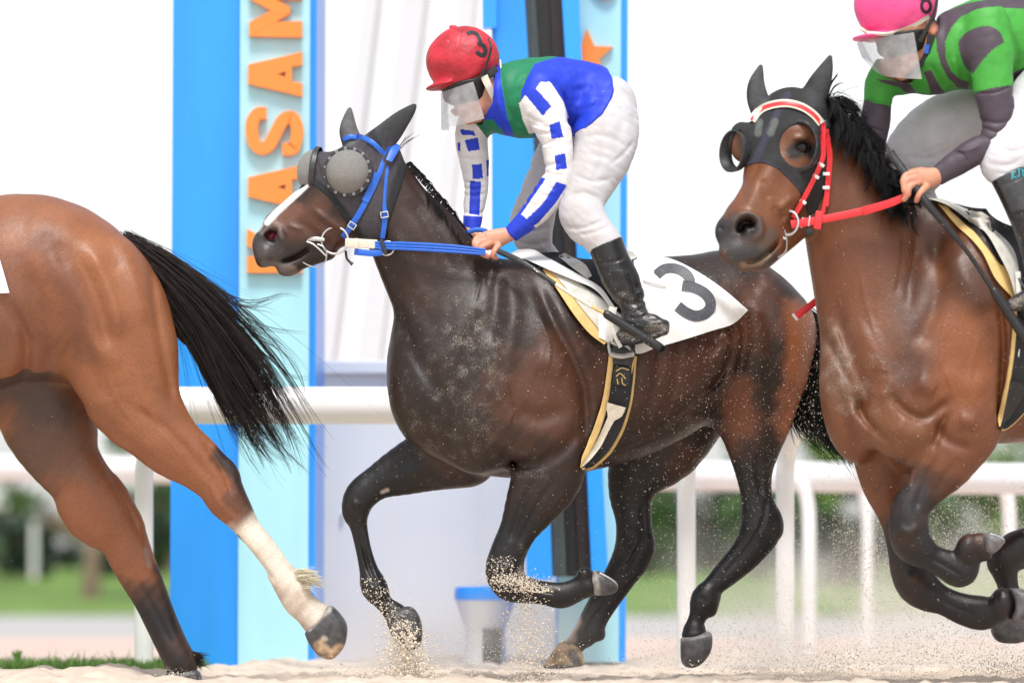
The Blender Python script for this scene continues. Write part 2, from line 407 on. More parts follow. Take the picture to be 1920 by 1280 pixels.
def patch(sf, A, B, nu, nv, off=3, th=2.5, wdflt=None, puff=None, lim=None):
    """a cloth panel ruled between two lines in u,v, lying on the surface"""
    A = catmull(np.array(A, float), 8); B = catmull(np.array(B, float), 8)
    def rs(P, n):
        L = np.r_[0, np.cumsum(np.linalg.norm(np.diff(P, axis=0), axis=1))]; t = np.linspace(0, L[-1], n)
        return np.stack([np.interp(t, L, P[:, i]) for i in range(P.shape[1])], 1)
    A = rs(A, nu); B = rs(B, nu); W = np.zeros((nu, nv)); P = np.zeros((nu, nv, 2))
    for i in range(nu):
        for j in range(nv):
            t = j/(nv-1); q = A[i]*(1-t)+B[i]*t; P[i, j] = q[:2]; W[i, j] = sf.w(q[0], q[1], off)
    for _ in range(3):
        W2 = W.copy(); W2[1:-1] = (W[:-2]+2*W[1:-1]+W[2:])/4; W2[:, 1:-1] = (W2[:, :-2]+2*W2[:, 1:-1]+W2[:, 2:])/4; W = np.minimum(W2, W+2)
    if puff is not None: W -= puff(P)
    V = [(P[i, j, 0], P[i, j, 1], W[i, j]-th) for i in range(nu) for j in range(nv)]+[(P[i, j, 0], P[i, j, 1], W[i, j]) for i in range(nu) for j in range(nv)]
    n = nu*nv; F = []
    for i in range(nu-1):
        for j in range(nv-1):
            a = i*nv+j; F.append((a, a+1, a+nv+1, a+nv)); F.append((a+n, a+nv+n, a+nv+1+n, a+1+n))
    ed = [i*nv for i in range(nu)]+[(nu-1)*nv+j for j in range(1, nv)]+[i*nv+nv-1 for i in range(nu-2, -1, -1)]+[j for j in range(nv-2, 0, -1)]
    for a, b in zip(ed, ed[1:]+ed[:1]): F.append((a, b, b+n, a+n))
    return V, F
def uvw_obj(fr, name, VF, m, parent=None, smooth=True, ang=40, cols=None):
    V, F = VF; o = mesh_obj(name, fr.W(np.array(V)), F, m, parent, smooth, cols=cols)
    bm = bmesh.new(); bm.from_mesh(o.data); bmesh.ops.recalc_face_normals(bm, faces=bm.faces[:]); bm.to_mesh(o.data); bm.free()
    if smooth: autosmooth(o, ang)
    return o
def joinVF(*L):
    V = []; F = []
    for v, f in L:
        n = len(V); V += list(v); F += [tuple(i+n for i in q) for q in f]
    return V, F
def hair(fr, name, m, parent, guides, n, rad=.9, segs=14, spread=6, jit=10, seed=1, taper=1.0, flyaway=.04, lock=16, lmin=.5):
    """locks of strands between guide curves (each (k,3) in u,v,w); each strand a thin three-sided tube"""
    rg = np.random.default_rng(seed); G = [catmull(g, 6) for g in guides]
    G = np.array([np.stack([np.interp(np.linspace(0, 1, segs), np.linspace(0, 1, len(g)), g[:, c]) for c in range(3)], 1) for g in G]); V = []
    s = np.linspace(0, 1, segs)[:, None]
    for q in range(n):
        if q % lock == 0:
            x = rg.uniform(0, len(G)-1); i = int(min(x, len(G)-2)); f = x-i; LP = G[i]*(1-f)+G[i+1]*f; LL = rg.uniform(lmin, 1.0)**.7
            off = rg.normal(size=3)*np.array([spread, spread, spread*1.3]); wob = rg.normal(size=(1, 3))*jit; ph = rg.uniform(0, 6.28); fq = rg.uniform(.5, 1.3)
            cv = rg.normal(size=(1, 3))*jit*.35
            LP = LP+off*(.3+.7*s)+wob*s**2+cv*np.sin(s*6.28*fq+ph)*s
            sw = rg.uniform(.35, 1)*spread*.55
        L = LL*rg.uniform(.72, 1.0); t = np.linspace(0, L, segs)
        P = np.stack([np.interp(t, np.linspace(0, 1, segs), LP[:, c]) for c in range(3)], 1)
        fly = flyaway > rg.uniform()
        P = P+rg.normal(size=(1, 3))*sw*(1-.55*s)+(rg.normal(size=(1, 3))*jit*1.6*s**1.6 if fly else rg.normal(size=(1, 3))*jit*.12*s)
        r0 = rad*rg.uniform(.6, 1.25)*(.5 if fly else 1); rr = r0*(1-.85*s[:, 0]**2*taper)
        T = np.gradient(P, axis=0); T /= np.linalg.norm(T, axis=1)[:, None]+1e-9
        a = np.cross(T, np.array([0.2, .1, 1.])); a /= np.linalg.norm(a, axis=1)[:, None]+1e-9; b = np.cross(T, a)
        V.append(np.stack([P+(a*math.cos(an)+b*math.sin(an))*rr[:, None] for an in (0, 2.094, 4.189)], 1).reshape(-1, 3))
    V = np.vstack(V); k = segs*3; base = np.arange(n)*k; loc = []
    for i in range(segs-1):
        for j in range(3): loc.append((i*3+j, i*3+(j+1) % 3, (i+1)*3+(j+1) % 3, (i+1)*3+j))
    loc = np.array(loc); F = (base[:, None, None]+loc[None]).reshape(-1, 4)
    return mesh_obj(name, fr.W(V), F, m, parent, True)
def hoof(fr, poly, w, hw, m, parent, k=26, shoe=None, cf=None, grow=0):
    """horn capsule from its side outline, rounded across the foot; shoe: polyline of the worn steel rim"""
    P = np.array(poly, float); P = catmull(np.vstack([P, P[:1]]), 4)[:-1]; g = Grid((P[:, 0].min()-8, P[:, 1].min()-8, w-hw-8), (P[:, 0].max()+8, P[:, 1].max()+8, w+hw+8), 1.4)
    c = P.mean(0); R_ = max(np.ptp(P[:, 0]), np.ptp(P[:, 1]))*.62
    g.ell((c[0], c[1], w), (R_*1.25, R_*1.25, hw), k=1); g.poly(P, k=k*.6)
    rg = np.random.default_rng(3); g.blur(1)
    V, F = g.mesh(1); C = np.tile(np.array((.058, .055, .058)), (len(V), 1))
    if cf: C = cf(V, C)
    o = mesh_obj('hoof', fr.W(V), F[:, ::-1].copy(), m, parent, True, C)
    if shoe:
        q = [(u, v, w+dw) for u, v, dw in shoe]; uvw_obj(fr, 'horseshoe', tubeuvw(q, 2.6, 8), M['alu'], o)
    return o
def rev(c, ax, prof, n=32, sq=1.0):
    """surface of revolution about ax at c; prof (radius, height)"""
    c = np.array(c, float); ax = np.array(ax, float); ax /= np.linalg.norm(ax); a = np.cross(ax, [0, 1, .01]); a /= np.linalg.norm(a); b = np.cross(ax, a)
    V = []; F = []
    for r, h in prof:
        for i in range(n): t = 2*math.pi*i/n; V.append(c+ax*h+(a*math.cos(t)+b*math.sin(t)*sq)*r)
    for j in range(len(prof)-1):
        for i in range(n): F.append((j*n+i, j*n+(i+1) % n, (j+1)*n+(i+1) % n, (j+1)*n+i))
    return V, F
def tubeuvw(pts, r, n=10, sm=5, cap=True):
    P = catmull(np.array(pts, float), sm) if len(pts) > 2 else np.array(pts, float); mb = MB()
    rr = list(np.interp(np.linspace(0, 1, len(P)), np.linspace(0, 1, len(r)), r)) if hasattr(r, '__len__') else r
    mb.tube([Vector(p) for p in P], rr, n=n, cap=cap); return mb.V, mb.F
def ringuvw(c, R_, r, ax=(0, 0, 1), n=36, m=10, sq=1):
    c = np.array(c, float); ax = np.array(ax, float); ax /= np.linalg.norm(ax); a = np.cross(ax, [0, 1, .01]); a /= np.linalg.norm(a); b = np.cross(ax, a); V = []; F = []
    for i in range(n):
        t = 2*math.pi*i/n; d = a*math.cos(t)+b*math.sin(t)*sq
        for j in range(m): s_ = 2*math.pi*j/m; V.append(c+d*(R_+r*math.cos(s_))+ax*r*math.sin(s_))
    for i in range(n):
        for j in range(m): F.append((i*m+j, i*m+(j+1) % m, ((i+1) % n)*m+(j+1) % m, ((i+1) % n)*m+j))
    return V, F
def boxuvw(c, L, Hh, T, ang=0, bev=1.2):
    """bevelled slab centred at c, long side turned by ang degrees in u,v"""
    mb = MB(); mb.box((-L/2, -Hh/2, -T/2), (L/2, Hh/2, T/2), bev); ca, sa = math.cos(R(ang)), math.sin(R(ang))
    return [(c[0]+x*ca-y*sa, c[1]+x*sa+y*ca, c[2]+z) for x, y, z in mb.V], mb.F
# ------------------------------------------------------------------ shared materials
M = {}
M['coat'] = mat('coat', attr='Col', rough=.38, spec=.42, noise=.10, nscale=7, dust=True, coatlike=True)
M['hair'] = mat('black_hair', (.011, .010, .011), rough=.55, spec=.2, noise=.4, nscale=30)
M['hairbrown'] = mat('brown_black_hair', (.020, .014, .012), rough=.5, spec=.3, noise=.4, nscale=30)
M['hairwhite'] = mat('cream_hair', (.72, .66, .50), rough=.6)
M['hoofd'] = mat('dark_horn', attr='Col', rough=.45, noise=.5, nscale=34, bump=.35, bscale=90)
M['hooft'] = mat('tan_horn', (.42, .30, .20), rough=.5, noise=.5, nscale=30, bump=.3, bscale=90)
M['steel'] = mat('worn_steel', (.5, .5, .5), rough=.32, metal=1)
M['alu'] = mat('aluminium', (.62, .62, .62), rough=.38, metal=.8)
M['leather'] = mat('black_leather', (.014, .014, .016), rough=.38, spec=.5, noise=.3, nscale=40, bump=.3, bscale=70, attr=None)
M['hoodm'] = mat('charcoal_mesh_fabric', (.052, .046, .056), rough=.8, noise=.25, nscale=60, bump=.5, bscale=900)
M['hoodb'] = mat('black_binding', (.016, .018, .022), rough=.7, bump=.3, bscale=600)
M['rubber'] = mat('black_rubber', (.034, .036, .040), rough=.4, noise=.4, nscale=70, bump=.2, bscale=300)
M['blue'] = mat('bridle_blue', (.018, .13, .62), rough=.45, noise=.10, nscale=50, bump=.15, bscale=300)
M['red'] = mat('bridle_red', (.78, .035, .045), rough=.38, noise=.08, nscale=50, bump=.1, bscale=300)
M['cream'] = mat('cream_leather', (.72, .66, .55), rough=.5, noise=.12, nscale=60)
M['white'] = mat('white_cloth', (.80, .80, .80), rough=.75, noise=.04, nscale=15, bump=.15, bscale=25)
M['flap'] = mat('grey_white_vinyl', (.60, .58, .53), rough=.4, noise=.2, nscale=18, bump=.2, bscale=30)
M['pad'] = mat('yellow_foam', (.72, .50, .20), rough=.9, noise=.12, nscale=30, bump=.4, bscale=250)
M['girthb'] = mat('black_webbing', (.012, .013, .016), rough=.7, bump=.4, bscale=300)
M['breech'] = mat('white_breeches', attr='Col', rough=.55, spec=.4, noise=.07, nscale=16, bump=.22, bscale=20, bdist=.008)
M['silk'] = mat('racing_silk', attr='Col', rough=.55, spec=.35, noise=.10, nscale=22, bump=.3, bscale=22, bdist=.008)
M['skin'] = mat('skin', attr='Col', rough=.5, spec=.45, noise=.05, nscale=60, bump=.12, bscale=300)
M['skin'].node_tree.nodes['Principled BSDF'].inputs['Subsurface Weight'].default_value = .15
M['skin'].node_tree.nodes['Principled BSDF'].inputs['Subsurface Scale'].default_value = .01
M['numb'] = mat('charcoal_numeral', (.065, .068, .085), rough=.5, noise=.2, nscale=60)
M['helmr'] = mat('red_cap_silk', (.50, .022, .040), rough=.5, noise=.4, nscale=14, bump=.6, bscale=20, bdist=.01)
M['helmp'] = mat('pink_cap_silk', (.90, .085, .30), rough=.38, noise=.1, nscale=18, bump=.3, bscale=20, bdist=.008)
M['black'] = mat('matt_black', (.012, .012, .013), rough=.5)
M['visor'] = mat('clear_visor', (.52, .52, .53), rough=.25, spec=.5, alpha=.50, noise=.25, nscale=25)
M['offw'] = mat('off_white_strap', (.70, .66, .56), rough=.5)
M['eye'] = mat('dark_eye', (.006, .004, .004), rough=.08, spec=.35)
M['cup'] = mat('wire_mesh_cup', (.27, .265, .25), rough=.35, noise=.22, nscale=60, bump=1, bscale=1100)
M['nostril'] = mat('nostril_red', (.16, .02, .03), rough=.6)
# woven wire look: fine cross lines on the eye cups
_nt = M['cup'].node_tree; _b = _nt.nodes['Principled BSDF']
_tc = _nt.nodes.new('ShaderNodeTexCoord'); _vo = _nt.nodes.new('ShaderNodeTexVoronoi'); _vo.inputs['Scale'].default_value = 330; _nt.links.new(_tc.outputs['Object'], _vo.inputs['Vector'])
_mr = _nt.nodes.new('ShaderNodeMapRange'); _mr.inputs[1].default_value = .1; _mr.inputs[2].default_value = .5; _mr.inputs[3].default_value = .45; _mr.inputs[4].default_value = 1.15; _nt.links.new(_vo.outputs['Distance'], _mr.inputs[0])
_vm = _nt.nodes.new('ShaderNodeVectorMath'); _vm.operation = 'SCALE'; _vm.inputs[0].default_value = (.30, .29, .275); _nt.links.new(_mr.outputs[0], _vm.inputs['Scale']); _nt.links.new(_vm.outputs[0], _b.inputs['Base Color'])
# ================================================================== THE SETTING
MG = {}
MG['sand'] = mat('sand', (.60, .50, .41), rough=.95, noise=.16, nscale=9, bump=.6, bscale=60)
MG['earth'] = mat('earth', (.34, .31, .25), rough=1, noise=.2, nscale=1)
MG['paving'] = mat('pink_paving', (.56, .43, .38), rough=.9, noise=.12, nscale=3)
MG['road'] = mat('pale_asphalt', (.40, .39, .39), rough=.9, noise=.12, nscale=2)
MG['turf'] = mat('turf', (.12, .21, .035), rough=.9, noise=.5, nscale=1.2, bump=.5, bscale=30)
MG['blade'] = mat('grass_blade', (.11, .22, .035), rough=.6, noise=.4, nscale=8)
MG['leafA'] = mat('leaf_green', (.055, .115, .028), rough=.6, noise=.5, nscale=2)
MG['leafB'] = mat('leaf_dark', (.022, .048, .026), rough=.6, noise=.5, nscale=2)
MG['leafC'] = mat('leaf_bright', (.13, .25, .03), rough=.6, noise=.4, nscale=2)
MG['bark'] = mat('bark', (.20, .14, .10), rough=.9, noise=.4, nscale=6)
MG['pvc'] = mat('white_pvc', (.82, .82, .82), rough=.35, noise=.03, nscale=5)
MG['blu'] = mat('azure_paint', (.028, .33, .95), rough=.3, noise=.10, nscale=1.4, stretch=(3, 3, .5))
MG['cyan'] = mat('pale_cyan_paint', (.42, .76, .87), rough=.35, noise=.10, nscale=1.4, stretch=(3, 3, .5))
MG['orange'] = mat('orange_letter', (.98, .27, .05), rough=.45, noise=.03, nscale=5)
MG['blk'] = mat('black_channel', (.018, .019, .022), rough=.35, noise=.3, nscale=10, stretch=(8, 8, .5))
MG['blk2'] = mat('grey_green_channel', (.06, .075, .075), rough=.4, noise=.3, nscale=10, stretch=(8, 8, .5))
MG['blk3'] = mat('brown_black_channel', (.028, .020, .018), rough=.4, noise=.3, nscale=10, stretch=(8, 8, .5))
MG['panel'] = mat('white_panel', (.88, .87, .84), rough=.5, noise=.03, nscale=2)
MG['wallw'] = mat('white_sheet', (.86, .86, .87), rough=.7, noise=.03, nscale=1)
MG['rib'] = mat('grey_rib', (.66, .67, .70), rough=.6)
MG['lampg'] = mat('light_grey_plastic', (.55, .57, .60), rough=.5, noise=.05, nscale=10)

def vnoise(x, y, sc, seed):
    rg = np.random.default_rng(seed); a = 0
    for i in range(6):
        th = rg.uniform(0, 6.28); f = 2*math.pi/(sc*rg.uniform(.5, 1.8)); a = a+np.sin((x*math.cos(th)+y*math.sin(th))*f+rg.uniform(0, 6.28)+1.3*np.sin((x*math.sin(th)-y*math.cos(th))*f*.6))
    return a/3
def sheet(name, xs, ys, zf, m, kind='structure'):
    X, Y = np.meshgrid(xs, ys, indexing='ij'); Z = zf(X, Y); V = np.stack([X, Y, Z], -1).reshape(-1, 3); n = len(ys)
    I, J = np.meshgrid(np.arange(len(xs)-1), np.arange(n-1), indexing='ij'); a = (I*n+J).ravel()
    F = np.stack([a, a+n, a+n+1, a+1], 1); return tag(mesh_obj(name, V, F, m, None, True, origin=(0, 0, 0)), kind=kind)
def edge_y(X): return np.interp(X, [-3, -1.5, -1.2, -.6, .2, 1.2, 3], [.9, 1.2, 3.0, 4.6, 5.6, 6.6, 7.0])   # far lip of the sand
def sandz(X, Y):
    e = edge_y(X)
    z = .010*vnoise(X, Y, .9, 1)+.014*vnoise(X, Y, .26, 2)+.008*vnoise(X, Y, .12, 3)-.008-.030*np.clip(vnoise(X, Y, .35, 12)-.7, 0, 1)
    berm = .030*np.exp(-((Y-e+.5)/.5)**2)*(1+.3*vnoise(X, Y*0, .7, 5))
    drop = np.clip((Y-e)/.25, 0, 1); return (z+berm)*(1-drop)-.05*drop
sheet('ground', np.linspace(-500, 500, 3), np.linspace(-200, 900, 3), lambda X, Y: X*0-.075, MG['earth'])
sheet('sand_track', np.arange(-6, 7, .035), np.arange(-8, 8, .035), sandz, MG['sand'])
sheet('sand_apron', np.array([-40, -6.0]), np.array([-19., 8.]), lambda X, Y: X*0-.02, MG['sand'])
sheet('sand_foreground', np.array([-40, 40.]), np.array([-45, -8.0]), lambda X, Y: X*0-.02, MG['sand'])
sheet('paved_path', np.linspace(-40, 40, 30), np.linspace(3.5, 20, 10), lambda X, Y: X*0-.02, MG['paving'])
sheet('service_road', np.linspace(-60, 60, 30), np.linspace(20, 52, 10), lambda X, Y: X*0-.02, MG['road'])
sheet('grass_bank', np.linspace(-80, 80, 60), np.linspace(52, 110, 30), lambda X, Y: -.03+np.clip((Y-52)/24, 0, 1.2)*.72+.05*vnoise(X, Y, 9, 9), MG['turf'])
# short turf at the left by the track
sheet('grass_verge', np.linspace(-6, -1.28, 60), np.linspace(.9, 3.6, 40), lambda X, Y: .0+.012*vnoise(X, Y, .5, 4)-.035*np.clip((X+1.5)/.25, 0, 1), MG['turf'])
def blades(name, n, xr, yr, h, m, z0=0):
    rg = np.random.default_rng(5); V = []; F = []
    for i in range(n):
        x = rg.uniform(*xr); y = rg.uniform(*yr); a = rg.uniform(0, 6.28); hh = h*rg.uniform(.4, 1.3)*(1.7 if rg.uniform() < .04 else 1); w = .0025; lx, ly = rg.normal(size=2)*hh*.35
        c, s_ = math.cos(a)*w, math.sin(a)*w; b = len(V)
        V += [(x-c, y-s_, z0), (x+c, y+s_, z0), (x+c*.7+lx*.4, y+s_*.7+ly*.4, z0+hh*.6), (x-c*.7+lx*.4, y-s_*.7+ly*.4, z0+hh*.6), (x+lx, y+ly, z0+hh)]
        F += [(b, b+1, b+2, b+3), (b+3, b+2, b+4)]
    return tag(mesh_obj(name, V, F, m, None, False, origin=(0, 0, 0)), kind='stuff')
blades('grass', 9000, (-2.6, -1.36), (1.0, 3.2), .045, MG['blade'])
# a taller weed in the verge
def weed(x, y, h, label):
    mb = MB(); rg = random.Random(3)
    for i in range(26):
        a = rg.uniform(0, 6.28); l = h*rg.uniform(.5, 1); b = rg.uniform(.1, .35)*l
        P = [(x, y, 0), (x+math.cos(a)*b*.4, y+math.sin(a)*b*.4, l*.6), (x+math.cos(a)*b, y+math.sin(a)*b, l)]
        mb.tube(P, [.004, .006, .001], n=4)
    tag(mb.build('weed', MG['leafC']), label, 'plant')
weed(at(32, 1245, 3.0).x, 3.0, .085, 'small bright green weed standing up from the verge at the left edge')

# ---- leafy shrubs and a tree, far behind
def foliage(mb, c, r, n, leaf, seed, clumps=9):
    rg = np.random.default_rng(seed); c = np.array(c); cl = [(c+rg.normal(size=3)*np.array(r)*.42, rg.uniform(.35, .6)) for _ in range(clumps)]
    for i in range(n):
        q, k = cl[rg.integers(len(cl))]; d = rg.normal(size=3); d /= np.linalg.norm(d)
        p = q+d*np.array(r)*k*rg.uniform(.55, 1.05)
        if p[2] < .1: p[2] = abs(p[2])+.1
        a = rg.normal(size=3); a /= np.linalg.norm(a); b = np.cross(a, d+rg.normal(size=3)*.4); b /= np.linalg.norm(b)+1e-6; s_ = leaf*rg.uniform(.6, 1.4)
        mb.add([p-a*s_, p-b*s_*.5, p+a*s_, p+b*s_*.5], [(0, 1, 2, 3)])
def shrub(px, py0, py1, w, y, key, label, seed):
    a = at(px, py1, y); b = at(px, py0, y); h = b.z-a.z; W = w*(DIST+y)/FPX
    t = empty('shrub', (a.x, y, a.z), label, 'shrub', 'shrubs on the grass bank')
    st = MB(); rg = random.Random(seed)
    for i in range(6):
        dx = rg.uniform(-.3, .3)*W; st.tube([(a.x+dx*.2, y, a.z-.1), (a.x+dx*.6, y+rg.uniform(-.2, .2), a.z+h*.3), (a.x+dx, y+rg.uniform(-.4, .4), a.z+h*.65)], [.05, .035, .015], n=5)
    st.build('stem', MG['bark'], t)
    f = MB(); foliage(f, (a.x, y, a.z+h*.52), (W*.5, W*.35, h*.5), 1500, .10, seed, 14); f.build('foliage', MG[key], t)
SH = [(-70, 905, 1085, 210, 72, 'leafA', 'wide mid green shrub at the far left under the white board'),
      (60, 960, 1080, 150, 70, 'leafB', 'low dark shrub left of the tree trunk'),
      (235, 955, 1082, 110, 71, 'leafB', 'dark shrub between the tree trunk and the white post'),
      (205, 890, 1010, 170, 75, 'leafC', 'pale green bush top behind the tree at the left'),
      (310, 890, 1085, 80, 73, 'leafA', 'green shrub just left of the azure sign tower'),
      (1215, 900, 1085, 110, 73, 'leafA', 'grey green shrub just right of the star tower'),
      (1310, 800, 1090, 190, 76, 'leafB', 'tall dark shrub behind the hind legs of the middle horse'),
      (1430, 880, 1095, 150, 72, 'leafA', 'mid green shrub between the two white goosenecks'),
      (1540, 835, 1000, 130, 78, 'leafC', 'bright yellow green bush top above the outer rail under the tail'),
      (1580, 930, 1100, 190, 70, 'leafB', 'dark shrub behind the dust left of the bent forelegs'),
      (1740, 900, 1100, 190, 72, 'leafA', 'dense green shrub behind the bent forelegs'),
      (1885, 812, 1080, 190, 77, 'leafC', 'bright green shrub at the right edge above the outer rail'),
      (2040, 830, 1100, 220, 72, 'leafA', 'green shrub beyond the right edge')]
for i, (px, p0, p1, w, y, k, l) in enumerate(SH): shrub(px, p0, p1, w, y, k, l, 20+i)
def tree(px, pyb, y, label):
    a = at(px, pyb, y); k = (DIST+y)/FPX
    t = empty('tree', a, label, 'tree'); m = MB()
    m.tube([(a.x, y, a.z-.1), (a.x+.05, y, a.z+.8), (a.x-.06, y, a.z+1.5)], [.17, .13, .10], n=9)
    for dx, dz in ((-1.5, 1.0), (-.8, 1.4), (1.0, 1.2), (1.7, .8), (.2, 1.7), (-2.2, .7)):
        m.tube([(a.x-.03, y, a.z+1.1), (a.x+dx*.45, y+.2, a.z+1.2+dz*.35), (a.x+dx, y+.4*dx, a.z+1.1+dz)], [.07, .05, .02], n=6)
    m.build('trunk', MG['bark'], t)
    f = MB()
    for dx, dz in ((-1.3, 1.9), (.2, 2.3), (1.5, 1.8)): foliage(f, (a.x+dx, y, a.z+dz), (.7, .6, .35), 260, .08, int(dx*10)+50, 6)
    f.build('crown', MG['leafA'], t)
tree(168, 1140, 60, 'small tree with a brown trunk on the bank at the left')
# white notice board, far left
def board():
    t = empty('notice_board', at(45, 1080, 66), 'blurred white stepped board above the shrubs at the left', 'board')
    a, b = at(-60, 958, 66), at(78, 920, 66); c, d = at(-60, 925, 66), at(38, 900, 66)
    m = MB(); m.box((a.x, 66, a.z), (b.x, 66.1, b.z), .02); m.box((c.x, 66.02, b.z), (d.x, 66.12, d.z), .02); m.build('panel', MG['pvc'], t)
    for q in (64,): e = at(q, 1085, 66.06); MB().tube([(e.x, 66.05, e.z), (e.x, 66.05, a.z)], .05, n=8).build('leg', MG['pvc'], t)
board()
def boardb():
    a, b = at(150, 850, 60), at(330, 800, 60); t = empty('parked_van', (a.x, 60, .5), 'blurred white van with dark windows behind the hind legs at the left', 'van')
    z0 = a.z-.55; m = MB(); V = [(a.x, z0), (b.x, z0), (b.x, b.z-.10), (b.x-.12, b.z), (a.x+.32, b.z), (a.x+.05, b.z-.28), (a.x, z0+.3)]
    m.prism(V, 60, 61.2); o = m.build('body', MG['pvc'], t)
    m = MB(); w = .12; m.prism([(a.x+.34, b.z-.24), (b.x-.2, b.z-.24), (b.x-.2, b.z-.09), (a.x+.4, b.z-.09)], 59.97, 59.99); m.build('window', MG['blk'], t)
    for x in (a.x+.25, b.x-.25): MB().tube([(x, 59.95, z0), (x, 60.2, z0)], .14, n=18).build('wheel', MG['blk'], t)
boardb()

# ---- running rails on gooseneck posts
def pipe(name, pts, r, m, parent=None, n=20): return autosmooth(MB().tube(catmull(np.array([tuple(p) for p in pts]), 6) if len(pts) > 2 else pts, r, n=n).build(name, m, parent), 50)
t = empty('running_rail', at(960, 1245, 2.2), 'near white running rail with gooseneck posts passing in front of the sign towers', 'rail')
pipe('rail', [at(-700, 760, 2.2), at(2600, 760, 2.2)], .081, MG['pvc'], t, 28)
for px, yy, dx in ((270, 2.42, 34), (1287, 2.5, 28), (1472, 2.45, 32)):
    s_ = 9600/(20+yy)
    B = at(px, 1105, yy); tx = at(px+dx, 800, 2.2)
    pipe('post', [(B.x, yy, -.05), (B.x, yy, .5), at(px, 905, yy), at(px+3, 858, yy), at(px+11, 825, yy-.06), at(px+dx, 792, 2.25)], .041, MG['pvc'], t)
t = empty('running_rail', at(960, 1230, 10), 'outer white running rail lower and farther back, seen behind the horses legs', 'rail')
pipe('rail', [at(-500, 875, 14.6), at(0, 877, 14), at(960, 888, 10.8), at(1920, 898, 8), at(2500, 905, 7)], .085, MG['pvc'], t, 24)
for px, yy in ((1517, 9.0), (1626, 12.0), (1893, 8.4), (60, 14.1), (560, 12.3), (2150, 7.6)):
    if px in (60, 560): continue
    B = at(px, 1105, yy); pipe('post', [(B.x, yy, -.06), (B.x, yy, .5), at(px, 985, yy), at(px-4, 935, yy), at(px-16, 905, yy), at(px-38, 893, yy)], .040 if px != 1626 else .035, MG['pvc'], t)

# ---- sign tower with the course name running up it
def quadbox(mb, P, y0, y1): mb.prism([(at(u, v, y0).x, at(u, v, y0).z) for u, v in P], y0, y1)
def glyph(mb, P, y, th): mb.prism([(at(u, v, y).x, at(u, v, y).z) for u, v in P], y-th, y)
t = empty('sign_tower', at(460, 1250, 3.4), 'azure and pale cyan sign tower with raised orange letters reading upwards', 'sign')
mb = MB(); quadbox(mb, [(328, -700), (597, -700), (590, 1262), (318, 1262)], 3.3, 4.4); mb.build('body', MG['blu'], t)
mb = MB(); quadbox(mb, [(453, -690), (584, -690), (577, 1262), (446, 1262)], 3.24, 3.3); mb.build('front_panel', MG['cyan'], t)
LY = 3.24; TH = .042
def stroke_poly(C, w):
    C = catmull(np.array(C, float), 6); T = np.gradient(C, axis=0); T /= np.linalg.norm(T, axis=1)[:, None]; N = np.stack([-T[:, 1], T[:, 0]], 1)
    return C+N*w/2, C-N*w/2
def stroke_glyph(mb, C, w, y, th):
    A, B = stroke_poly(C, w); n = len(A); V = []; 
    for yy in (y-th, y):
        for q in A: p = at(q[0], q[1], y); V.append((p.x, yy, p.z))
        for q in B: p = at(q[0], q[1], y); V.append((p.x, yy, p.z))
    F = []
    for i in range(n-1):
        F += [(i, i+1, n+i+1, n+i), (2*n+i, 3*n+i, 3*n+i+1, 2*n+i+1), (i, 2*n+i, 2*n+i+1, i+1), (n+i, n+i+1, 3*n+i+1, 3*n+i)]
    F += [(0, n, 3*n, 2*n), (n-1, 3*n-1, 4*n-1, 2*n-1)]
    mb.add(V, F)
def letterA(c):
    mb = MB(); x0, x1, xn = 466, 567, 548
    glyph(mb, [(x0, c-18), (x0, c+18), (521, c+30.5), (521, c)], LY, TH); glyph(mb, [(x0, c-18), (521, c), (521, c-30.5)], LY, TH)
    glyph(mb, [(521, c), (521, c+30.5), (536, c+34), (536, c+5)], LY, TH); glyph(mb, [(521, c), (536, c-5), (536, c-34), (521, c-30.5)], LY, TH)
    glyph(mb, [(536, c-34), (536, c+34), (xn, c+37), (xn, c-37)], LY, TH)
    glyph(mb, [(xn, c+14), (xn, c+37), (x1, c+42), (x1, c+17)], LY, TH); glyph(mb, [(xn, c-14), (x1, c-17), (x1, c-42), (xn, c-37)], LY, TH); return mb
def letterS(c):
    mb = MB(); stroke_glyph(mb, [(500, c-34), (484, c-33), (474, c-18), (473, c+2), (478, c+22), (492, c+32), (506, c+24), (519, c), (532, c-22), (547, c-27), (556, c-14), (558, c+4), (554, c+22), (549, c+32), (530, c+33)], 23, LY, TH); return mb
def letterM(c):
    mb = MB(); glyph(mb, [(468, c+22), (567, c+20), (567, c+50), (468, c+48)], LY, TH); glyph(mb, [(468, c-48), (567, c-50), (567, c-20), (468, c-22)], LY, TH)
    glyph(mb, [(468, c+48), (468, c+22), (520, c-6), (545, c-6), (545, c+6)], LY, TH+.001); glyph(mb, [(468, c-48), (545, c-6), (545, c+6), (520, c+6), (468, c-22)], LY, TH+.002); return mb
def letterK(c):
    mb = MB(); glyph(mb, [(464, c+12), (567, c+12), (567, c+42), (464, c+42)], LY, TH)
    glyph(mb, [(464, c-40), (464, c-8), (505, c+12), (540, c+12), (567, c-8), (567, c-42), (520, c-8)], LY, TH+.001); return mb
def letterT(c):
    mb = MB(); glyph(mb, [(466, c-40), (492, c-40), (492, c+40), (466, c+40)], LY, TH); glyph(mb, [(492, c-15), (567, c-15), (567, c+15), (492, c+15)], LY, TH); return mb
for ch, c in (('K', 470), ('A', 352), ('S', 248), ('A', 141), ('M', 22), ('A', -98), ('T', -200)):
    o = {'K': letterK, 'A': letterA, 'S': letterS, 'M': letterM, 'T': letterT}[ch](c).build('letter', MG['orange'], t); o['label'] = 'raised orange letter '+ch
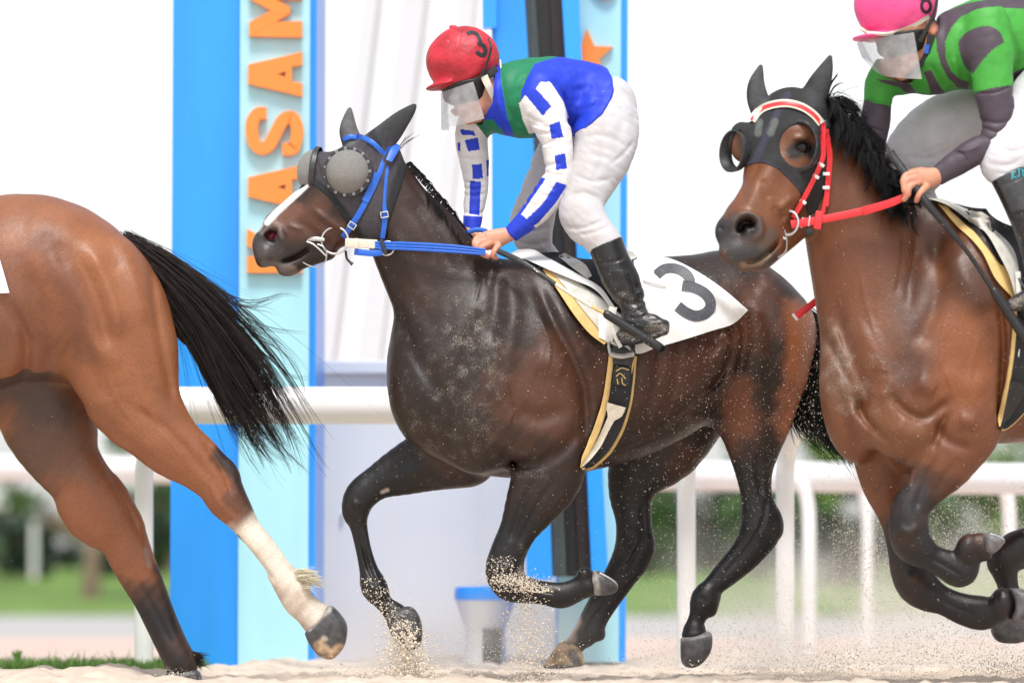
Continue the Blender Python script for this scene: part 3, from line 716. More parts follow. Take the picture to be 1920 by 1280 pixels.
# ---- second tower: star panel and dark channel
t = empty('sign_tower', at(1110, 1230, 3.4), 'azure and cyan sign tower with orange star and dark vertical channel', 'sign')
mb = MB(); quadbox(mb, [(1060, -700), (1180, -700), (1173, 1240), (1043, 1240)], 3.5, 4.5); mb.build('body', MG['blu'], t)
mb = MB(); quadbox(mb, [(1066, -690), (1167, -690), (1160, 1240), (1046, 1240)], 3.44, 3.5); mb.build('front_panel', MG['cyan'], t)
mb = MB(); P = []
for i in range(10):
    a = math.pi*2*i/10-.03; r = 50 if i % 2 == 0 else 22; P.append((1102+r*math.sin(a), 106-r*math.cos(a)))
for i in range(10): glyph(mb, [(1102, 106), P[i], P[(i+1) % 10]], 3.44, .03)
mb.build('star', MG['orange'], t)
mb = MB(); stroke_glyph(mb, [(1108, -90), (1108, -60), (1118, -30), (1138, -12), (1150, -40)], 26, 3.44, .03); mb.build('letter', MG['orange'], t)
mb = MB(); quadbox(mb, [(922, -700), (984, -700), (984, 0), (1014, 500), (1036, 1086), (988, 1086), (972, 720), (922, 560)], 3.10, 3.4); mb.build('side_board', MG['blu'], t)['label'] = 'azure board left of the dark channel'
mb = MB(); quadbox(mb, [(903, -700), (931, -700), (931, 52), (905, 52)], 2.98, 3.08); mb.build('bracket', MG['blu'], t)
mb = MB(); quadbox(mb, [(1054, -700), (1086, -700), (1086, 0), (1108, 480), (1141, 1086), (1110, 1086), (1082, 480), (1054, 0)], 3.10, 3.38); mb.build('side_board', MG['blu'], t)['label'] = 'azure board right of the dark channel'
for (a0, a1, b0, b1, c0, c1), k in (((984, 1004, 1014, 1035, 1036, 1062), 'blk2'), ((1004, 1031, 1035, 1060, 1062, 1086), 'blk'), ((1031, 1054, 1060, 1082, 1086, 1110), 'blk3')):
    mb = MB(); quadbox(mb, [(a0, -700), (a1, -700), (a1, 0), (b1, 480), (c1, 1080), (c0, 1080), (b0, 480), (a0, 0)], 3.2 if k != 'blk' else 3.24, 3.36); mb.build('channel', MG[k], t)
# ---- white booth and ribbed white sheet wall between the towers
t = empty('booth', at(820, 1240, 5.2), 'pale blue white panelled booth between the two sign towers', 'booth')
mb = MB(); a, b = at(592, 1252, 5.2), at(1050, 702, 5.2); mb.box((a.x, 5.2, a.z), (b.x, 6.4, b.z), .01); mb.build('wall', MG['panel'], t)
a, b = at(592, 702, 5.15), at(1056, 676, 5.15); mb = MB(); mb.box((a.x, 5.12, a.z+.002), (b.x, 6.5, b.z), .01); mb.build('roof', MG['wallw'], t)
for px in (735, 905): q = at(px, 1250, 5.18); mb = MB(); mb.box((q.x-.012, 5.185, q.z), (q.x+.012, 5.199, at(px, 706, 5.18).z), .003); mb.build('seam_strip', MG['panel'], t)
for px, py in ((602, 966), (640, 967), (985, 900)): q = at(px, py, 5.18); MB().tube([(q.x, 5.2, q.z), (q.x, 5.17, q.z)], .012, n=12).build('bolt', MG['lampg'], t)
t = empty('sheet_wall', at(760, 700, 9), 'tall white sheeted wall with slanting grey ribs above the booth', 'wall')
a, b = at(560, 1180, 9.5), at(1010, -500, 9.5); mb = MB(); mb.box((a.x, 9.5, 0), (b.x, 9.7, b.z)); mb.build('sheet', MG['wallw'], t)
for u0, u1, w in ((705, 610, 13), (788, 690, 20), (880, 800, 14)):
    mb = MB(); quadbox(mb, [(u0-w+40, -400), (u0+w+40, -400), (u1+w, 680), (u1-w, 680)], 9.40, 9.49); mb.build('rib', MG['rib'], t)
# ---- blue topped stand
q = at(910, 1240, 3.9); k = 23.9/9600
t = empty('bollard', (q.x, 3.9, 0), 'squat white bollard with blue rimmed top and dark slot, half hidden in flying sand', 'bollard')
def lathe(prof, cx, cy, n=36):
    V = []; F = []
    for r, z in prof:
        for i in range(n): an = 2*math.pi*i/n; V.append((cx+r*math.cos(an), cy+r*math.sin(an), z))
    for j in range(len(prof)-1):
        for i in range(n): F.append((j*n+i, j*n+(i+1) % n, (j+1)*n+(i+1) % n, (j+1)*n+i))
    return V, F
zz = lambda py: CAMZ+(HOR-py)*k
mb = MB(); mb.add(*lathe([(.0, -.05), (.10, -.05), (.092, zz(1186)), (.098, zz(1174)), (.128, zz(1140)), (.14, zz(1124)), (.0, zz(1124.5))], q.x, 3.9)); autosmooth(mb.build('body', MG['pvc'], t))
a, b = at(905, 1250, 3.79), at(940, 1177, 3.79); mb = MB(); mb.box((a.x, 3.785, -.03), (b.x, 3.9, b.z), .004); mb.build('dark_slot', MG['blk'], t)
mb = MB(); mb.add(*lathe([(.0, zz(1124)), (.143, zz(1124)), (.146, zz(1112)), (.14, zz(1100)), (.0, zz(1097))], q.x, 3.9)); autosmooth(mb.build('rim', MG['blu'], t))
# ================================================================== HORSE with number cloth 3 (middle)
F3 = Frame(0.0)
def wc3(u): return float(np.interp(u, [480, 700, 860, 1100, 1450, 1600], [-95, -80, -78, -10, 80, 110]))
def head3(g, gr=0, ears=True):
    g.chain([(700, 318, -72, 50, .72), (672, 356, -76, 76, .60), (638, 390, -80, 72, .60), (600, 424, -84, 60, .56), (562, 448, -88, 51, .54), (530, 462, -90, 43, .58), (509, 465, -92, 32, .72)], k=10, n=4, grow=gr)
    g.ell((692, 408, -76), (44, 50, 48), k=26, rot=30, grow=gr)          # jaw
    g.ell((655, 333, -118), (40, 38, 18), k=20, grow=gr)                # brow, near
    g.ell((600, 322, -60), (26, 30, 40), k=24, grow=gr)                # brow, far
    g.ell((545, 508, -88), (22, 15, 22), k=12, rot=-12, grow=gr)         # chin
    g.chain([(618, 478, -86, 16, 1.2), (575, 495, -88, 13, 1.3), (548, 505, -88, 13, 1.3)], k=10, n=2, grow=gr)
    g.ell((502, 485, -92), (17, 24, 28), k=12, rot=25, grow=gr)          # upper lip
    g.chain([(565, 388, -84, 22, .8), (520, 424, -90, 20, .8)], k=18, n=2, grow=gr)  # nose bone
    if ears:
        g.chain([(706, 284, -92, 27, .8), (728, 262, -96, 22, .7), (752, 236, -100, 15, .7), (770, 218, -100, 8, .7), (779, 208, -100, 2.5, .8)], k=12, n=4, grow=gr)
        g.chain([(662, 272, -46, 17, .8), (655, 250, -44, 15, .7), (655, 228, -42, 9, .7), (657, 209, -42, 2.5, .8)], k=10, n=4, grow=gr)
    return g
def torso3(g):
    T = [(1432, 622, 104, .95), (1385, 600, 118, .98), (1330, 606, 132, .96), (1255, 642, 163, .84), (1170, 668, 188, .74), (1085, 686, 197, .68), (1005, 692, 205, .62), (930, 697, 196, .58), (882, 722, 150, .72)]
    g.chain([(u, v, wc3(u), r, s) for u, v, r, s in T], k=20, n=4)
    g.chain([(716, 352, -76, 62, .62), (747, 409, -76, 71, .58), (789, 472, -76, 88, .56), (836, 556, -74, 103, .56), (878, 630, -70, 132, .60), (905, 680, -66, 160, .66)], k=40, n=4)  # neck
    return g
g3 = Grid((455, 185, -260), (1640, 1275, 300), 2.7); g3.da = 1.9
torso3(g3); g3.blur(6); head3(g3, 0)
# breast muscles and shoulders
g3.ell((806, 760, -96), (60, 92, 62), k=34, rot=-14)
g3.ell((900, 800, -118), (66, 92, 62), k=34, rot=12)
g3.ell((1000, 730, -132), (92, 150, 52), k=44, rot=14)
g3.ell((1052, 806, -118), (58, 78, 46), k=34, rot=10)
# hindquarter
g3.ell((1432, 640, 44), (84, 120, 78), k=30, rot=-12)
g3.ell((1380, 560, 66), (70, 92, 88), k=36, rot=-30)
g3.ell((1368, 742, 40), (42, 62, 50), k=34, rot=8)          # stifle
LEGS3 = {
 'nf': [(984, 800, 1112, 800, -112, .62), (966, 905, 1092, 868, -116, .60), (952, 955, 1052, 922, -114, .66), (938, 1000, 1008, 984, -112, .74), (920, 1042, 986, 1030, -110, .82), (911, 1076, 982, 1062, -108, .88), (926, 1108, 984, 1078, -108, .86), (962, 1124, 996, 1084, -106, .85), (1006, 1130, 1024, 1090, -104, .80), (1048, 1140, 1052, 1091, -102, .84), (1076, 1131, 1070, 1086, -100, .85), (1100, 1118, 1082, 1078, -98, .9), (1112, 1108, 1090, 1072, -96, .9)],
 'ff': [(840, 795, 905, 905, 8, .9), (785, 808, 842, 912, 12, .78), (738, 838, 782, 922, 14, .70), (690, 876, 728, 930, 12, .76), (652, 910, 702, 946, 10, .85), (642, 948, 691, 966, 10, .9), (655, 985, 689, 985, 8, .85), (667, 1034, 696, 1026, 8, .8), (674, 1074, 709, 1064, 8, .8), (677, 1106, 727, 1096, 6, .92), (704, 1136, 734, 1122, 6, .8), (723, 1160, 761, 1140, 5, .92)],
 'nh': [(1334, 720, 1510, 700, 44, .62), (1346, 780, 1488, 780, 42, .56), (1366, 835, 1464, 842, 42, .56), (1380, 880, 1451, 885, 42, .60), (1391, 925, 1450, 932, 42, .62), (1391, 962, 1462, 962, 42, .62), (1388, 992, 1467, 992, 42, .66), (1382, 1018, 1452, 1012, 42, .66), (1364, 1046, 1424, 1044, 42, .68), (1338, 1074, 1388, 1076, 40, .74), (1317, 1096, 1357, 1106, 38, .8), (1297, 1116, 1351, 1130, 38, .95), (1294, 1148, 1330, 1153, 38, .82), (1287, 1170, 1321, 1172, 38, .85), (1279, 1190, 1328, 1184, 38, 1.0)],
 'fh': [(1210, 770, 1380, 720, 130, .6), (1160, 830, 1330, 806, 134, .58), (1144, 880, 1264, 860, 136, .56), (1144, 925, 1229, 918, 138, .56), (1155, 965, 1226, 962, 138, .6), (1158, 1000, 1227, 992, 138, .64), (1154, 1046, 1227, 1026, 138, .64), (1136, 1088, 1196, 1070, 138, .66), (1112, 1122, 1168, 1116, 136, .7), (1094, 1152, 1147, 1150, 136, .82), (1078, 1182, 1130, 1186, 134, .9), (1066, 1198, 1104, 1208, 134, .85), (1056, 1212, 1094, 1222, 132, .9)],
}
for kx, L in LEGS3.items(): g3.chain(pairs(L), k=22 if kx[1] == 'f' else 26, n=3)
g3.ell((1459, 980, 42), (12, 26, 16), k=10, rot=-8)           # point of hock
g3.ell((1220, 1014, 138), (11, 24, 16), k=10, rot=-10)
g3.ell((1336, 1142, 38), (10, 14, 16), k=8); g3.ell((1128, 1190, 134), (10, 12, 15), k=8)
g3.ell((1094, 1078, -104), (14, 15, 17), k=8); g3.ell((1102, 1100, -98), (20, 18, 24), k=8); g3.blur(1)
# muscle relief on the near side
D = g3.dent
D([(738, 560), (770, 650), (812, 720), (838, 770)], 14, 4, -60)
D([(752, 540), (800, 640), (840, 700)], 16, -2, -60)
D([(846, 690), (852, 740), (838, 790), (850, 840), (890, 890)], 15, 5, -60)
D([(905, 590), (880, 660), (864, 720)], 16, 6, -60)
D([(935, 520), (930, 590), (915, 650)], 14, 5, -60)
D([(955, 520), (960, 600), (945, 700), (930, 780)], 20, -6, -60)
D([(1005, 540), (1040, 620), (1080, 700), (1094, 760), (1092, 850)], 12, 8, -60)
D([(930, 850), (990, 876), (1050, 850), (1090, 800)], 12, 6, -60)
D([(970, 770), (1010, 790), (1060, 770)], 16, 4, -60)
D([(1000, 680), (1060, 700)], 22, -4, -60)
D([(1330, 560), (1362, 610), (1368, 660), (1345, 712), (1310, 752)], 9, 9, 60)
D([(1342, 630), (1360, 650), (1330, 690)], 12, -5, 60)
D([(1388, 580), (1392, 640), (1375, 720)], 14, 7, 70)
D([(1440, 540), (1470, 620), (1462, 720), (1440, 800)], 16, 5, 70)
D([(1420, 560), (1430, 640), (1420, 740)], 24, -5, 70)
D([(1395, 480), (1420, 520), (1400, 560)], 14, 4, 70)
for x in (1165, 1200, 1236, 1272): D([(x, 640), (x-10, 720), (x-34, 800)], 9, 1.6, 0)
D([(1130, 850), (1220, 815), (1320, 735)], 7, 3, 60)
D([(668, 985), (690, 1060), (708, 1100)], 3.2, 3.2, 20); D([(660, 940), (676, 950)], 6, -2.5, 20); D([(930, 1070), (950, 1060), (965, 1075)], 7, -2, -90); D([(990, 1104), (1040, 1112)], 3.2, 3, -90); D([(1090, 1196), (1106, 1160), (1140, 1120)], 3.5, 3, 150); D([(1186, 980), (1196, 1010), (1180, 1040)], 5, -2, 150); D([(1416, 985), (1430, 1010)], 6, -2, 50); D([(1308, 1118), (1330, 1128)], 6, 2, 50); D([(1000, 900), (975, 960), (955, 1020)], 7, 5, -90); D([(1040, 900), (1000, 960), (965, 1030)], 6, 3, -90)
D([(1420, 850), (1428, 930)], 6, 4, 60); D([(1440, 930), (1430, 980), (1400, 1030), (1350, 1085)], 4, 3.5, 50)
for q in ([(930, 700), (960, 760), (950, 820)], [(1010, 600), (1030, 660), (1020, 720)], [(1130, 800), (1200, 815), (1270, 790)], [(1240, 760), (1290, 740), (1310, 700)], [(1060, 920), (1030, 960)], [(1440, 700), (1430, 760), (1440, 830)]): D(q, 2.6, -1.4, 0)
D([(800, 850), (730, 885)], 12, 4, 30); D([(676, 990), (692, 1070)], 4, 3, 20); D([(1205, 940), (1206, 1010), (1160, 1090)], 4, 3.5, 160)
D([(905, 500), (900, 540), (890, 580)], 2.6, 1.5, -60); D([(918, 500), (914, 545)], 2.6, 1.5, -60); D([(770, 380), (810, 440), (850, 520)], 14, 5, -60); D([(735, 440), (775, 510), (800, 580)], 14, -4, -60)
D([(760, 330), (840, 450)], 8, 2, -60)
# face relief: nostril, mouth, cheek bone, veins
D([(496, 456), (504, 440), (520, 434), (532, 444), (532, 458)], 8, -6, -90); D([(508, 458), (516, 448), (522, 450)], 11, 17, -90, soft=6)
D([(588, 470), (560, 488), (530, 498)], 3.6, 8, -85, soft=5)
D([(590, 400), (630, 430), (660, 446)], 6, -5, -85); D([(560, 420), (600, 450), (630, 464)], 9, 4, -85)
D([(545, 430), (575, 440)], 4, -3, -85); D([(600, 442), (640, 470)], 10, -3, -85)
K = (.010, .009, .010); DK = (.026, .015, .012); RED = (.16, .055, .026); BR = (.060, .028, .018); GREY = (.075, .068, .066)
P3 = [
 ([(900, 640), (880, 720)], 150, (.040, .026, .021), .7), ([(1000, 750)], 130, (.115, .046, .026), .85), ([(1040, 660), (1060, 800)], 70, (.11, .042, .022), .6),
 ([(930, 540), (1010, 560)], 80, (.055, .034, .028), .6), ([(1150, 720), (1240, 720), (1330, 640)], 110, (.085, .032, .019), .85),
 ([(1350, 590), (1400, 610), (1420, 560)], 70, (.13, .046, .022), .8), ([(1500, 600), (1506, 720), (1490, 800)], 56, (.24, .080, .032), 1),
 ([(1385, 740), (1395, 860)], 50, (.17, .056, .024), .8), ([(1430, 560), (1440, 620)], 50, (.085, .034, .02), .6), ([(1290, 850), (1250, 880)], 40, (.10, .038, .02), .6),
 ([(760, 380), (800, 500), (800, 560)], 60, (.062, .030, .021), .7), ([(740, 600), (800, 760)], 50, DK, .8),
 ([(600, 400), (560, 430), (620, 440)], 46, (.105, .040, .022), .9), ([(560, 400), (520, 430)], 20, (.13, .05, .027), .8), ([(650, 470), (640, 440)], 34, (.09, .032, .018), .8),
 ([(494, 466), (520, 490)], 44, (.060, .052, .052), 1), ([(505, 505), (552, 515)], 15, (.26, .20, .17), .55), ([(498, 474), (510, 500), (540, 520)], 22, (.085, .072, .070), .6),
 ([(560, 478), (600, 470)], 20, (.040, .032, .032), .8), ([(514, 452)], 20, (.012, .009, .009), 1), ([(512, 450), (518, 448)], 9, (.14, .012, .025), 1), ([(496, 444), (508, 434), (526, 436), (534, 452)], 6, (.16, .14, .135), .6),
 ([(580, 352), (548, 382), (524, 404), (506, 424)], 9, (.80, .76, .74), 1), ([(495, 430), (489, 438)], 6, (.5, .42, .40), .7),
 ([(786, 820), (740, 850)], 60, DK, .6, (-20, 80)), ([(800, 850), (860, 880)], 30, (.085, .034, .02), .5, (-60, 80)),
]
legk = [([(p[0]+p[2])/2, (p[1]+p[3])/2, p[4]] for p in L[a:]) for L, a in ((LEGS3['nf'], 3), (LEGS3['ff'], 2), (LEGS3['nh'], 3), (LEGS3['fh'], 2))]
P3 += [(list(q), 96, K, 1) for q in legk]
P3 += [([(1062, 1192, 134), (1086, 1170, 134)], 22, (.55, .44, .36), 1), ([(1076, 1200, 134)], 26, (.50, .40, .33), .9), ([(1120, 1120, 110), (1108, 1140, 110)], 10, (.30, .25, .21), .6), ([(718, 924, -10), (726, 920, -10)], 7, (.45, .36, .30), 1)]
U3 = [([(1000, 700), (1450, 700)], 420, .10), ([(700, 1000, 0), (1450, 1000, 60)], 400, .12), ([(770, 590), (800, 720), (850, 810)], 120, .24), ([(895, 640), (912, 730)], 90, .42), ([(800, 830), (950, 870)], 90, .24), ([(950, 540), (900, 640)], 90, .22),
 ([(985, 1085, -110), (955, 1080, -110)], 42, .95), ([(975, 1040, -110)], 42, .6), ([(1000, 890)], 40, .4), ([(690, 1095, 5), (700, 1120, 5)], 36, .75), ([(735, 1170, 5), (745, 1200, 5)], 44, .85),
 ([(520, 500)], 50, .35), ([(1180, 860), (1290, 780)], 34, .3), ([(1170, 1010, 120)], 40, .3)]
H3 = empty('horse', (F3.W((1100, 1273, 0))), 'dark bay racehorse with white face stripe and grey eye cups galloping in the middle', 'horse')
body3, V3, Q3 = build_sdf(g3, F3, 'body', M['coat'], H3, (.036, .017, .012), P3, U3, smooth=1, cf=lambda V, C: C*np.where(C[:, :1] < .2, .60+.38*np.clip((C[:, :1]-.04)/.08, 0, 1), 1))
S3 = Surf((V3, Q3))
# hooves
TAN = (.46, .33, .22)
hoof(F3, [(1110, 1069), (1124, 1071), (1150, 1088), (1157, 1100), (1150, 1111), (1128, 1116), (1110, 1112), (1104, 1090)], -98, 26, M['hoofd'], H3, shoe=[(1122, 1074, -18), (1146, 1088, -16), (1154, 1100, -6), (1146, 1110, 4)], cf=lambda V, C: paint(V, C, [([(1108, 1070), (1116, 1110)], 12, (.30, .27, .24), .8)]))
hoof(F3, [(722, 1160), (744, 1142), (768, 1136), (784, 1150), (792, 1180), (786, 1212), (760, 1219), (736, 1192)], 5, 30, M['hoofd'], H3)
hoof(F3, [(1277, 1196), (1304, 1187), (1333, 1184), (1337, 1204), (1332, 1225), (1316, 1245), (1296, 1252), (1279, 1241)], 38, 30, M['hoofd'], H3, cf=lambda V, C: paint(V, C, [([(1278, 1196), (1333, 1186)], 9, (.17, .16, .155), .9)]))
hoof(F3, [(1046, 1208), (1062, 1202), (1088, 1216), (1097, 1236), (1092, 1250), (1022, 1254), (1030, 1234)], 132, 28, M['hoofd'], H3, k=9, cf=lambda V, C: paint(V, np.tile(np.array(TAN), (len(V), 1)), [([(1074, 1226), (1084, 1244)], 13, (.10, .10, .11), .9), ([(1026, 1252), (1090, 1249)], 5, (.2, .2, .2), .9)]))
# tail and mane
hair(F3, 'tail', M['hair'], H3, [[(1500, 578, 92), (1536, 612, 100), (1534, 690, 105), (1496, 745, 105), (1500, 800, 105), (1590, 856, 100)],
   [(1500, 576, 90), (1542, 612, 100), (1556, 690, 110), (1540, 775, 110), (1580, 835, 100), (1625, 880, 100)],
   [(1502, 576, 90), (1552, 620, 100), (1576, 700, 110), (1590, 790, 110), (1612, 850, 100), (1640, 890, 100)],
   [(1504, 578, 90), (1560, 630, 100), (1600, 720, 110), (1625, 800, 110), (1640, 860, 100), (1665, 900, 100)]], 3200, rad=1.1, spread=10, jit=14, seed=3, lock=12)
hair(F3, 'tail_wisps', M['hair'], H3, [[(1505, 640, 80), (1500, 720, 80), (1480, 760, 84), (1500, 800, 84), (1560, 830, 84)], [(1510, 680, 84), (1490, 740, 84), (1500, 790, 84), (1540, 830, 84), (1600, 850, 84)]], 60, rad=.8, spread=7, jit=9, seed=4, lock=4)
hair(F3, 'mane', M['hair'], H3, [[(u, v+6, -82), (u+5, v-2, -76), (u+12, v+4, -60), (u+16, v+18, -48)] for u, v in ((762, 312), (785, 334), (808, 362), (832, 390), (854, 420), (876, 452))], 1100, rad=.75, segs=9, spread=1.6, jit=2.5, seed=31, lock=5)
hair(F3, 'mane', M['hair'], H3, [[(u+3, v+3, -80), (u+2, v+8, -100), (u+4, v+20, -112), (u+8, v+32, -116)] for u, v in ((800, 362), (826, 392), (848, 424), (872, 458))], 420, rad=.75, segs=9, spread=1.4, jit=1.5, seed=33, lock=5)
hair(F3, 'forelock', M['hair'], H3, [[(748, 285, -80), (758, 268, -82), (766, 254, -82), (770, 240, -82)], [(750, 290, -80), (766, 276, -82), (784, 268, -82), (796, 262, -82)]], 12, rad=.55, segs=9, spread=3, jit=6, seed=32, lock=3)
# ------------------------------------------------------------------ blinker hood of the middle horse
def hood3():
    g = Grid((530, 185, -240), (800, 480, 100), 1.8)
    head3(g, 2.6); g.chain([(716, 352, -76, 62+2.6, .62), (742, 412, -76, 66+2.6, .60)], k=40, n=3)
    g.blur(2)
    g.poly([(565, 361), (540, 350), (550, 290), (600, 240), (636, 240), (636, 195), (690, 195), (740, 200), (795, 190), (795, 225), (742, 280), (752, 288), (764, 320), (756, 358), (741, 400), (727, 447), (717, 457), (672, 450), (648, 419), (624, 384), (600, 362), (582, 350)], k=3)
    g.dent([(590, 300), (604, 330), (596, 352)], 2.5, 1.6, -60); g.dent([(612, 290), (625, 320), (630, 345)], 2, 1.4, -60); g.dent([(608, 345), (650, 400), (680, 440)], 2, 1.2, -60)
    g.dent([(716, 330), (718, 400), (712, 450)], 2, 1.4, -60)
    for i in range(7): g.dent([(604+i*1.4, 296+i*6), (618+i*1.4, 300+i*6)], 1.4, .9, -60)
    V, F = g.mesh(1); C = np.tile(np.array((.060, .053, .064)), (len(V), 1))
    BK = (.014, .016, .020); EAR = (.035, .036, .040)
    paint(V, C, [([(565, 357), (582, 346), (601, 356), (626, 379), (651, 413), (676, 447)], 12, BK, 1), ([(766, 310), (764, 330), (750, 375), (734, 425)], 26, BK, .95), ([(760, 325), (745, 385)], 20, BK, .9),
                 ([(720, 270), (779, 208)], 24, EAR, 1, (-300, -60)), ([(660, 265), (657, 208)], 22, (.12, .12, .125), 1), ([(700, 252), (700, 262), (712, 282)], 9, BK, .9)])
    t = empty('blinker_hood', F3.W((660, 456, -80)), 'charcoal blinker hood with grey mesh eye cups on the middle horse', 'hood')
    mesh_obj('hood', F3.W(V), F[:, ::-1].copy(), M['hoodc'], t, True, C)
    for c, ax, nm in (((657, 333, -128), (-.30, -.06, -1), 1), ((594, 327, -66), (-.93, -.10, .12), 0)):
        pr = [(47, -6), (48, 2), (45, 5), (41, 5), (40, 2)]
        uvw_obj(F3, 'cup_rim', rev(c, ax, pr, 40, .98), M['rubber'], t)
        cup = uvw_obj(F3, 'eye_cup', rev(c, ax, [(41*math.cos(a), 2+33*math.sin(a)) for a in np.linspace(0, 1.5705, 12)], 48), M['cup'], t)
        if nm:
            axv = np.array(ax)/np.linalg.norm(ax); a = np.cross(axv, [0, 1, .01]); a /= np.linalg.norm(a); b = np.cross(axv, a)
            for i in range(15):
                th = 2*math.pi*i/15; p = np.array(c)+axv*5.5+(a*math.cos(th)+b*math.sin(th))*43.5
                uvw_obj(F3, 'eyelet', ringuvw(p, 2.0, .8, ax, 14, 6), M['alu'], t)
            P = [np.array(c)+axv*(14-8*i/10)+(a*math.cos(.9-.25*i)+b*math.sin(.9-.25*i))*(34+8*math.sin(i*.9)*.3) for i in range(9)]
            uvw_obj(F3, 'wire', tubeuvw(P, 1.1, 6), M['steel'], t)
M['hoodc'] = mat('hood_fabric', attr='Col', rough=.8, noise=.22, nscale=60, bump=.5, bscale=900)
hood3()
S3h = Surf((V3, Q3))
def band3(name, pts, w, th, m, parent, off=5, **k): return uvw_obj(F3, name, strap(S3h, pts, w, th, off, **k), m, parent, ang=50)
B3 = empty('bridle', F3.W((650, 500, -130)), 'bright blue webbing bridle and plaited reins on the middle horse', 'bridle')
band3('browband', [(645, 268), (660, 262), (680, 266), (703, 279), (724, 300)], 9, 2.2, M['blue'], B3, 5)
band3('crown_strap', [(747, 279), (741, 293), (732, 312)], [13, 15, 12], 2.4, M['blue'], B3, wfix=[-98, -112, -124])
band3('cheek_strap', [(737, 286), (725, 305), (716, 329), (704, 358), (690, 387), (673, 417), (647, 453)], 11, 2.4, M['blue'], B3, 6, smoothw=10)
band3('cheek_strap', [(712, 335), (703, 358), (688, 388)], 13, 1.6, M['blue'], B3, 8.6)
band3('throat_strap', [(731, 312), (727, 346), (724, 388), (725, 418), (720, 455)], [8, 6, 6, 10, 9], 2.2, M['blue'], B3, 6, smoothw=10)
for c, a, L in (((664, 432), -57, 14), ((724, 412), 80, 11)):
    w = S3h.w(*c, 10); V = joinVF(*[boxuvw((c[0]+dx*math.cos(R(a))-dy*math.sin(R(a)), c[1]+dx*math.sin(R(a))+dy*math.cos(R(a)), w), l, h, 2.2, a, .7) for dx, dy, l, h in ((0, 6.5, 11, 2.2), (0, -6.5, 11, 2.2), (5, 0, 2.2, 15), (-5, 0, 2.2, 15))])
    uvw_obj(F3, 'buckle', V, M['alu'], B3)
wj = S3h.w(632, 458, 8)
t3b = empty('bit', F3.W((625, 470, wj)), 'steel loose ring bit in the mouth of the middle horse', 'bit')
uvw_obj(F3, 'bit_ring', ringuvw((632, 459, wj-3), 25, 2.1, (.15, .1, 1)), M['alu'], t3b)
uvw_obj(F3, 'mouthpiece', joinVF(tubeuvw([(581, 458, wj+2), (592, 456, wj-3), (606, 457, wj-4), (613, 458, wj-4)], [1.5, 4.5, 4.5, 3.2], 10, 3), tubeuvw([(580, 461, wj), (592, 466, wj-4), (606, 478, wj-5), (616, 488, wj-5)], 1.8, 8)), M['alu'], t3b)
uvw_obj(F3, 'curb_ring', joinVF(tubeuvw([(600, 466, wj-4), (612, 472, wj-6), (617, 484, wj-6), (613, 500, wj-5), (598, 508, wj-3), (584, 505, wj), (573, 499, wj+4)], 1.4, 8)), M['steel'], t3b)
RW = [wj-8, -146, -158, -160]
uvw_obj(F3, 'rein_billet', joinVF(boxuvw((681, 465, wj-9), 60, 17, 4, 3, 1.8), boxuvw((672, 465, wj-12.5), 7, 19, 3, 3, 1)), M['cream'], B3)
for k, dv in enumerate((-5.4, 0, 5.4)):
    uvw_obj(F3, 'rein', strap(None, [(706, 468+dv*.9), (780, 472+dv), (850, 477+dv), (911, 483+dv*.8)], [5.2, 5.2, 5.2, 4.2], 3.4, 0, wfix=RW), M['blue'], B3, ang=60)
uvw_obj(F3, 'rein', strap(None, [(872, 455), (876, 443), (892, 436), (910, 438), (920, 447)], [7, 8, 9, 9, 7], 4, 0, wfix=[-62, -70, -72, -70, -64]), M['blue'], B3, ang=60)
uvw_obj(F3, 'rein_stop', strap(None, [(668, 480), (700, 483), (722, 482)], [12, 12, 10], 3, 0, wfix=[wj-5, wj-9, wj-10]), M['blue'], B3)
uvw_obj(F3, 'rein_ring', ringuvw((729, 474, RW[0]-4), 13, 1.7, (.2, .1, 1)), M['alu'], B3)
uvw_obj(F3, 'rein_keeper', tubeuvw([(718, 458, RW[0]-8), (722, 470, RW[0]-9), (726, 484, RW[0]-8)], [4, 3.5, 4], 8), M['rubber'], B3)
uvw_obj(F3, 'tongue_strap', tubeuvw([(652, 478, wj-2), (654, 492, wj-3), (660, 499, wj-3), (665, 503, wj-3)], [2.4, 2.2, 2.2, 4], 8), M['black'], B3)
# ------------------------------------------------------------------ number cloth
NC3 = empty('number_cloth', F3.W((1290, 640, -60)), 'white number cloth with a large dark numeral 3 on the middle horse', 'number cloth')
cl = patch(S3, [(1120, 492), (1180, 480), (1225, 479), (1262, 488), (1305, 512), (1350, 544), (1398, 584)], [(1120, 640), (1186, 669), (1229, 657), (1280, 642), (1325, 627), (1371, 611), (1399, 586)], 56, 30, 5, 2.2,
           puff=lambda P: 5+3.0*np.sin(P[..., 0]*.035+P[..., 1]*.02)+1.6*np.sin(P[..., 0]*.09-P[..., 1]*.07)+np.clip((P[..., 0]-1340)/30, 0, 2)*3)
uvw_obj(F3, 'cloth', cl, M['white'], NC3, ang=60)
class PolySurf(Surf):
    def __init__(s, *VF): s.b = [BVHTree.FromPolygons([tuple(map(float, v)) for v in V], [tuple(map(int, f)) for f in F]) for V, F in VF]
SC3 = PolySurf(cl)
num = joinVF(strap(SC3, [(1229, 520), (1243, 509), (1262, 507), (1281, 515), (1291, 530), (1289, 545)], 19, .8, .6), strap(SC3, [(1276, 541), (1300, 545), (1321, 558), (1329, 576), (1320, 592), (1301, 598), (1283, 592), (1267, 580)], 20, .8, .9))
uvw_obj(F3, 'numeral', num, M['numb'], NC3, ang=60)
uvw_obj(F3, 'loose_tape', tubeuvw([(1203, 532, SC3.w(1203, 532, 4)), (1222, 538, SC3.w(1222, 538, 5)), (1246, 543, SC3.w(1246, 543, 3))], 1.3, 6), M['flap'], NC3)
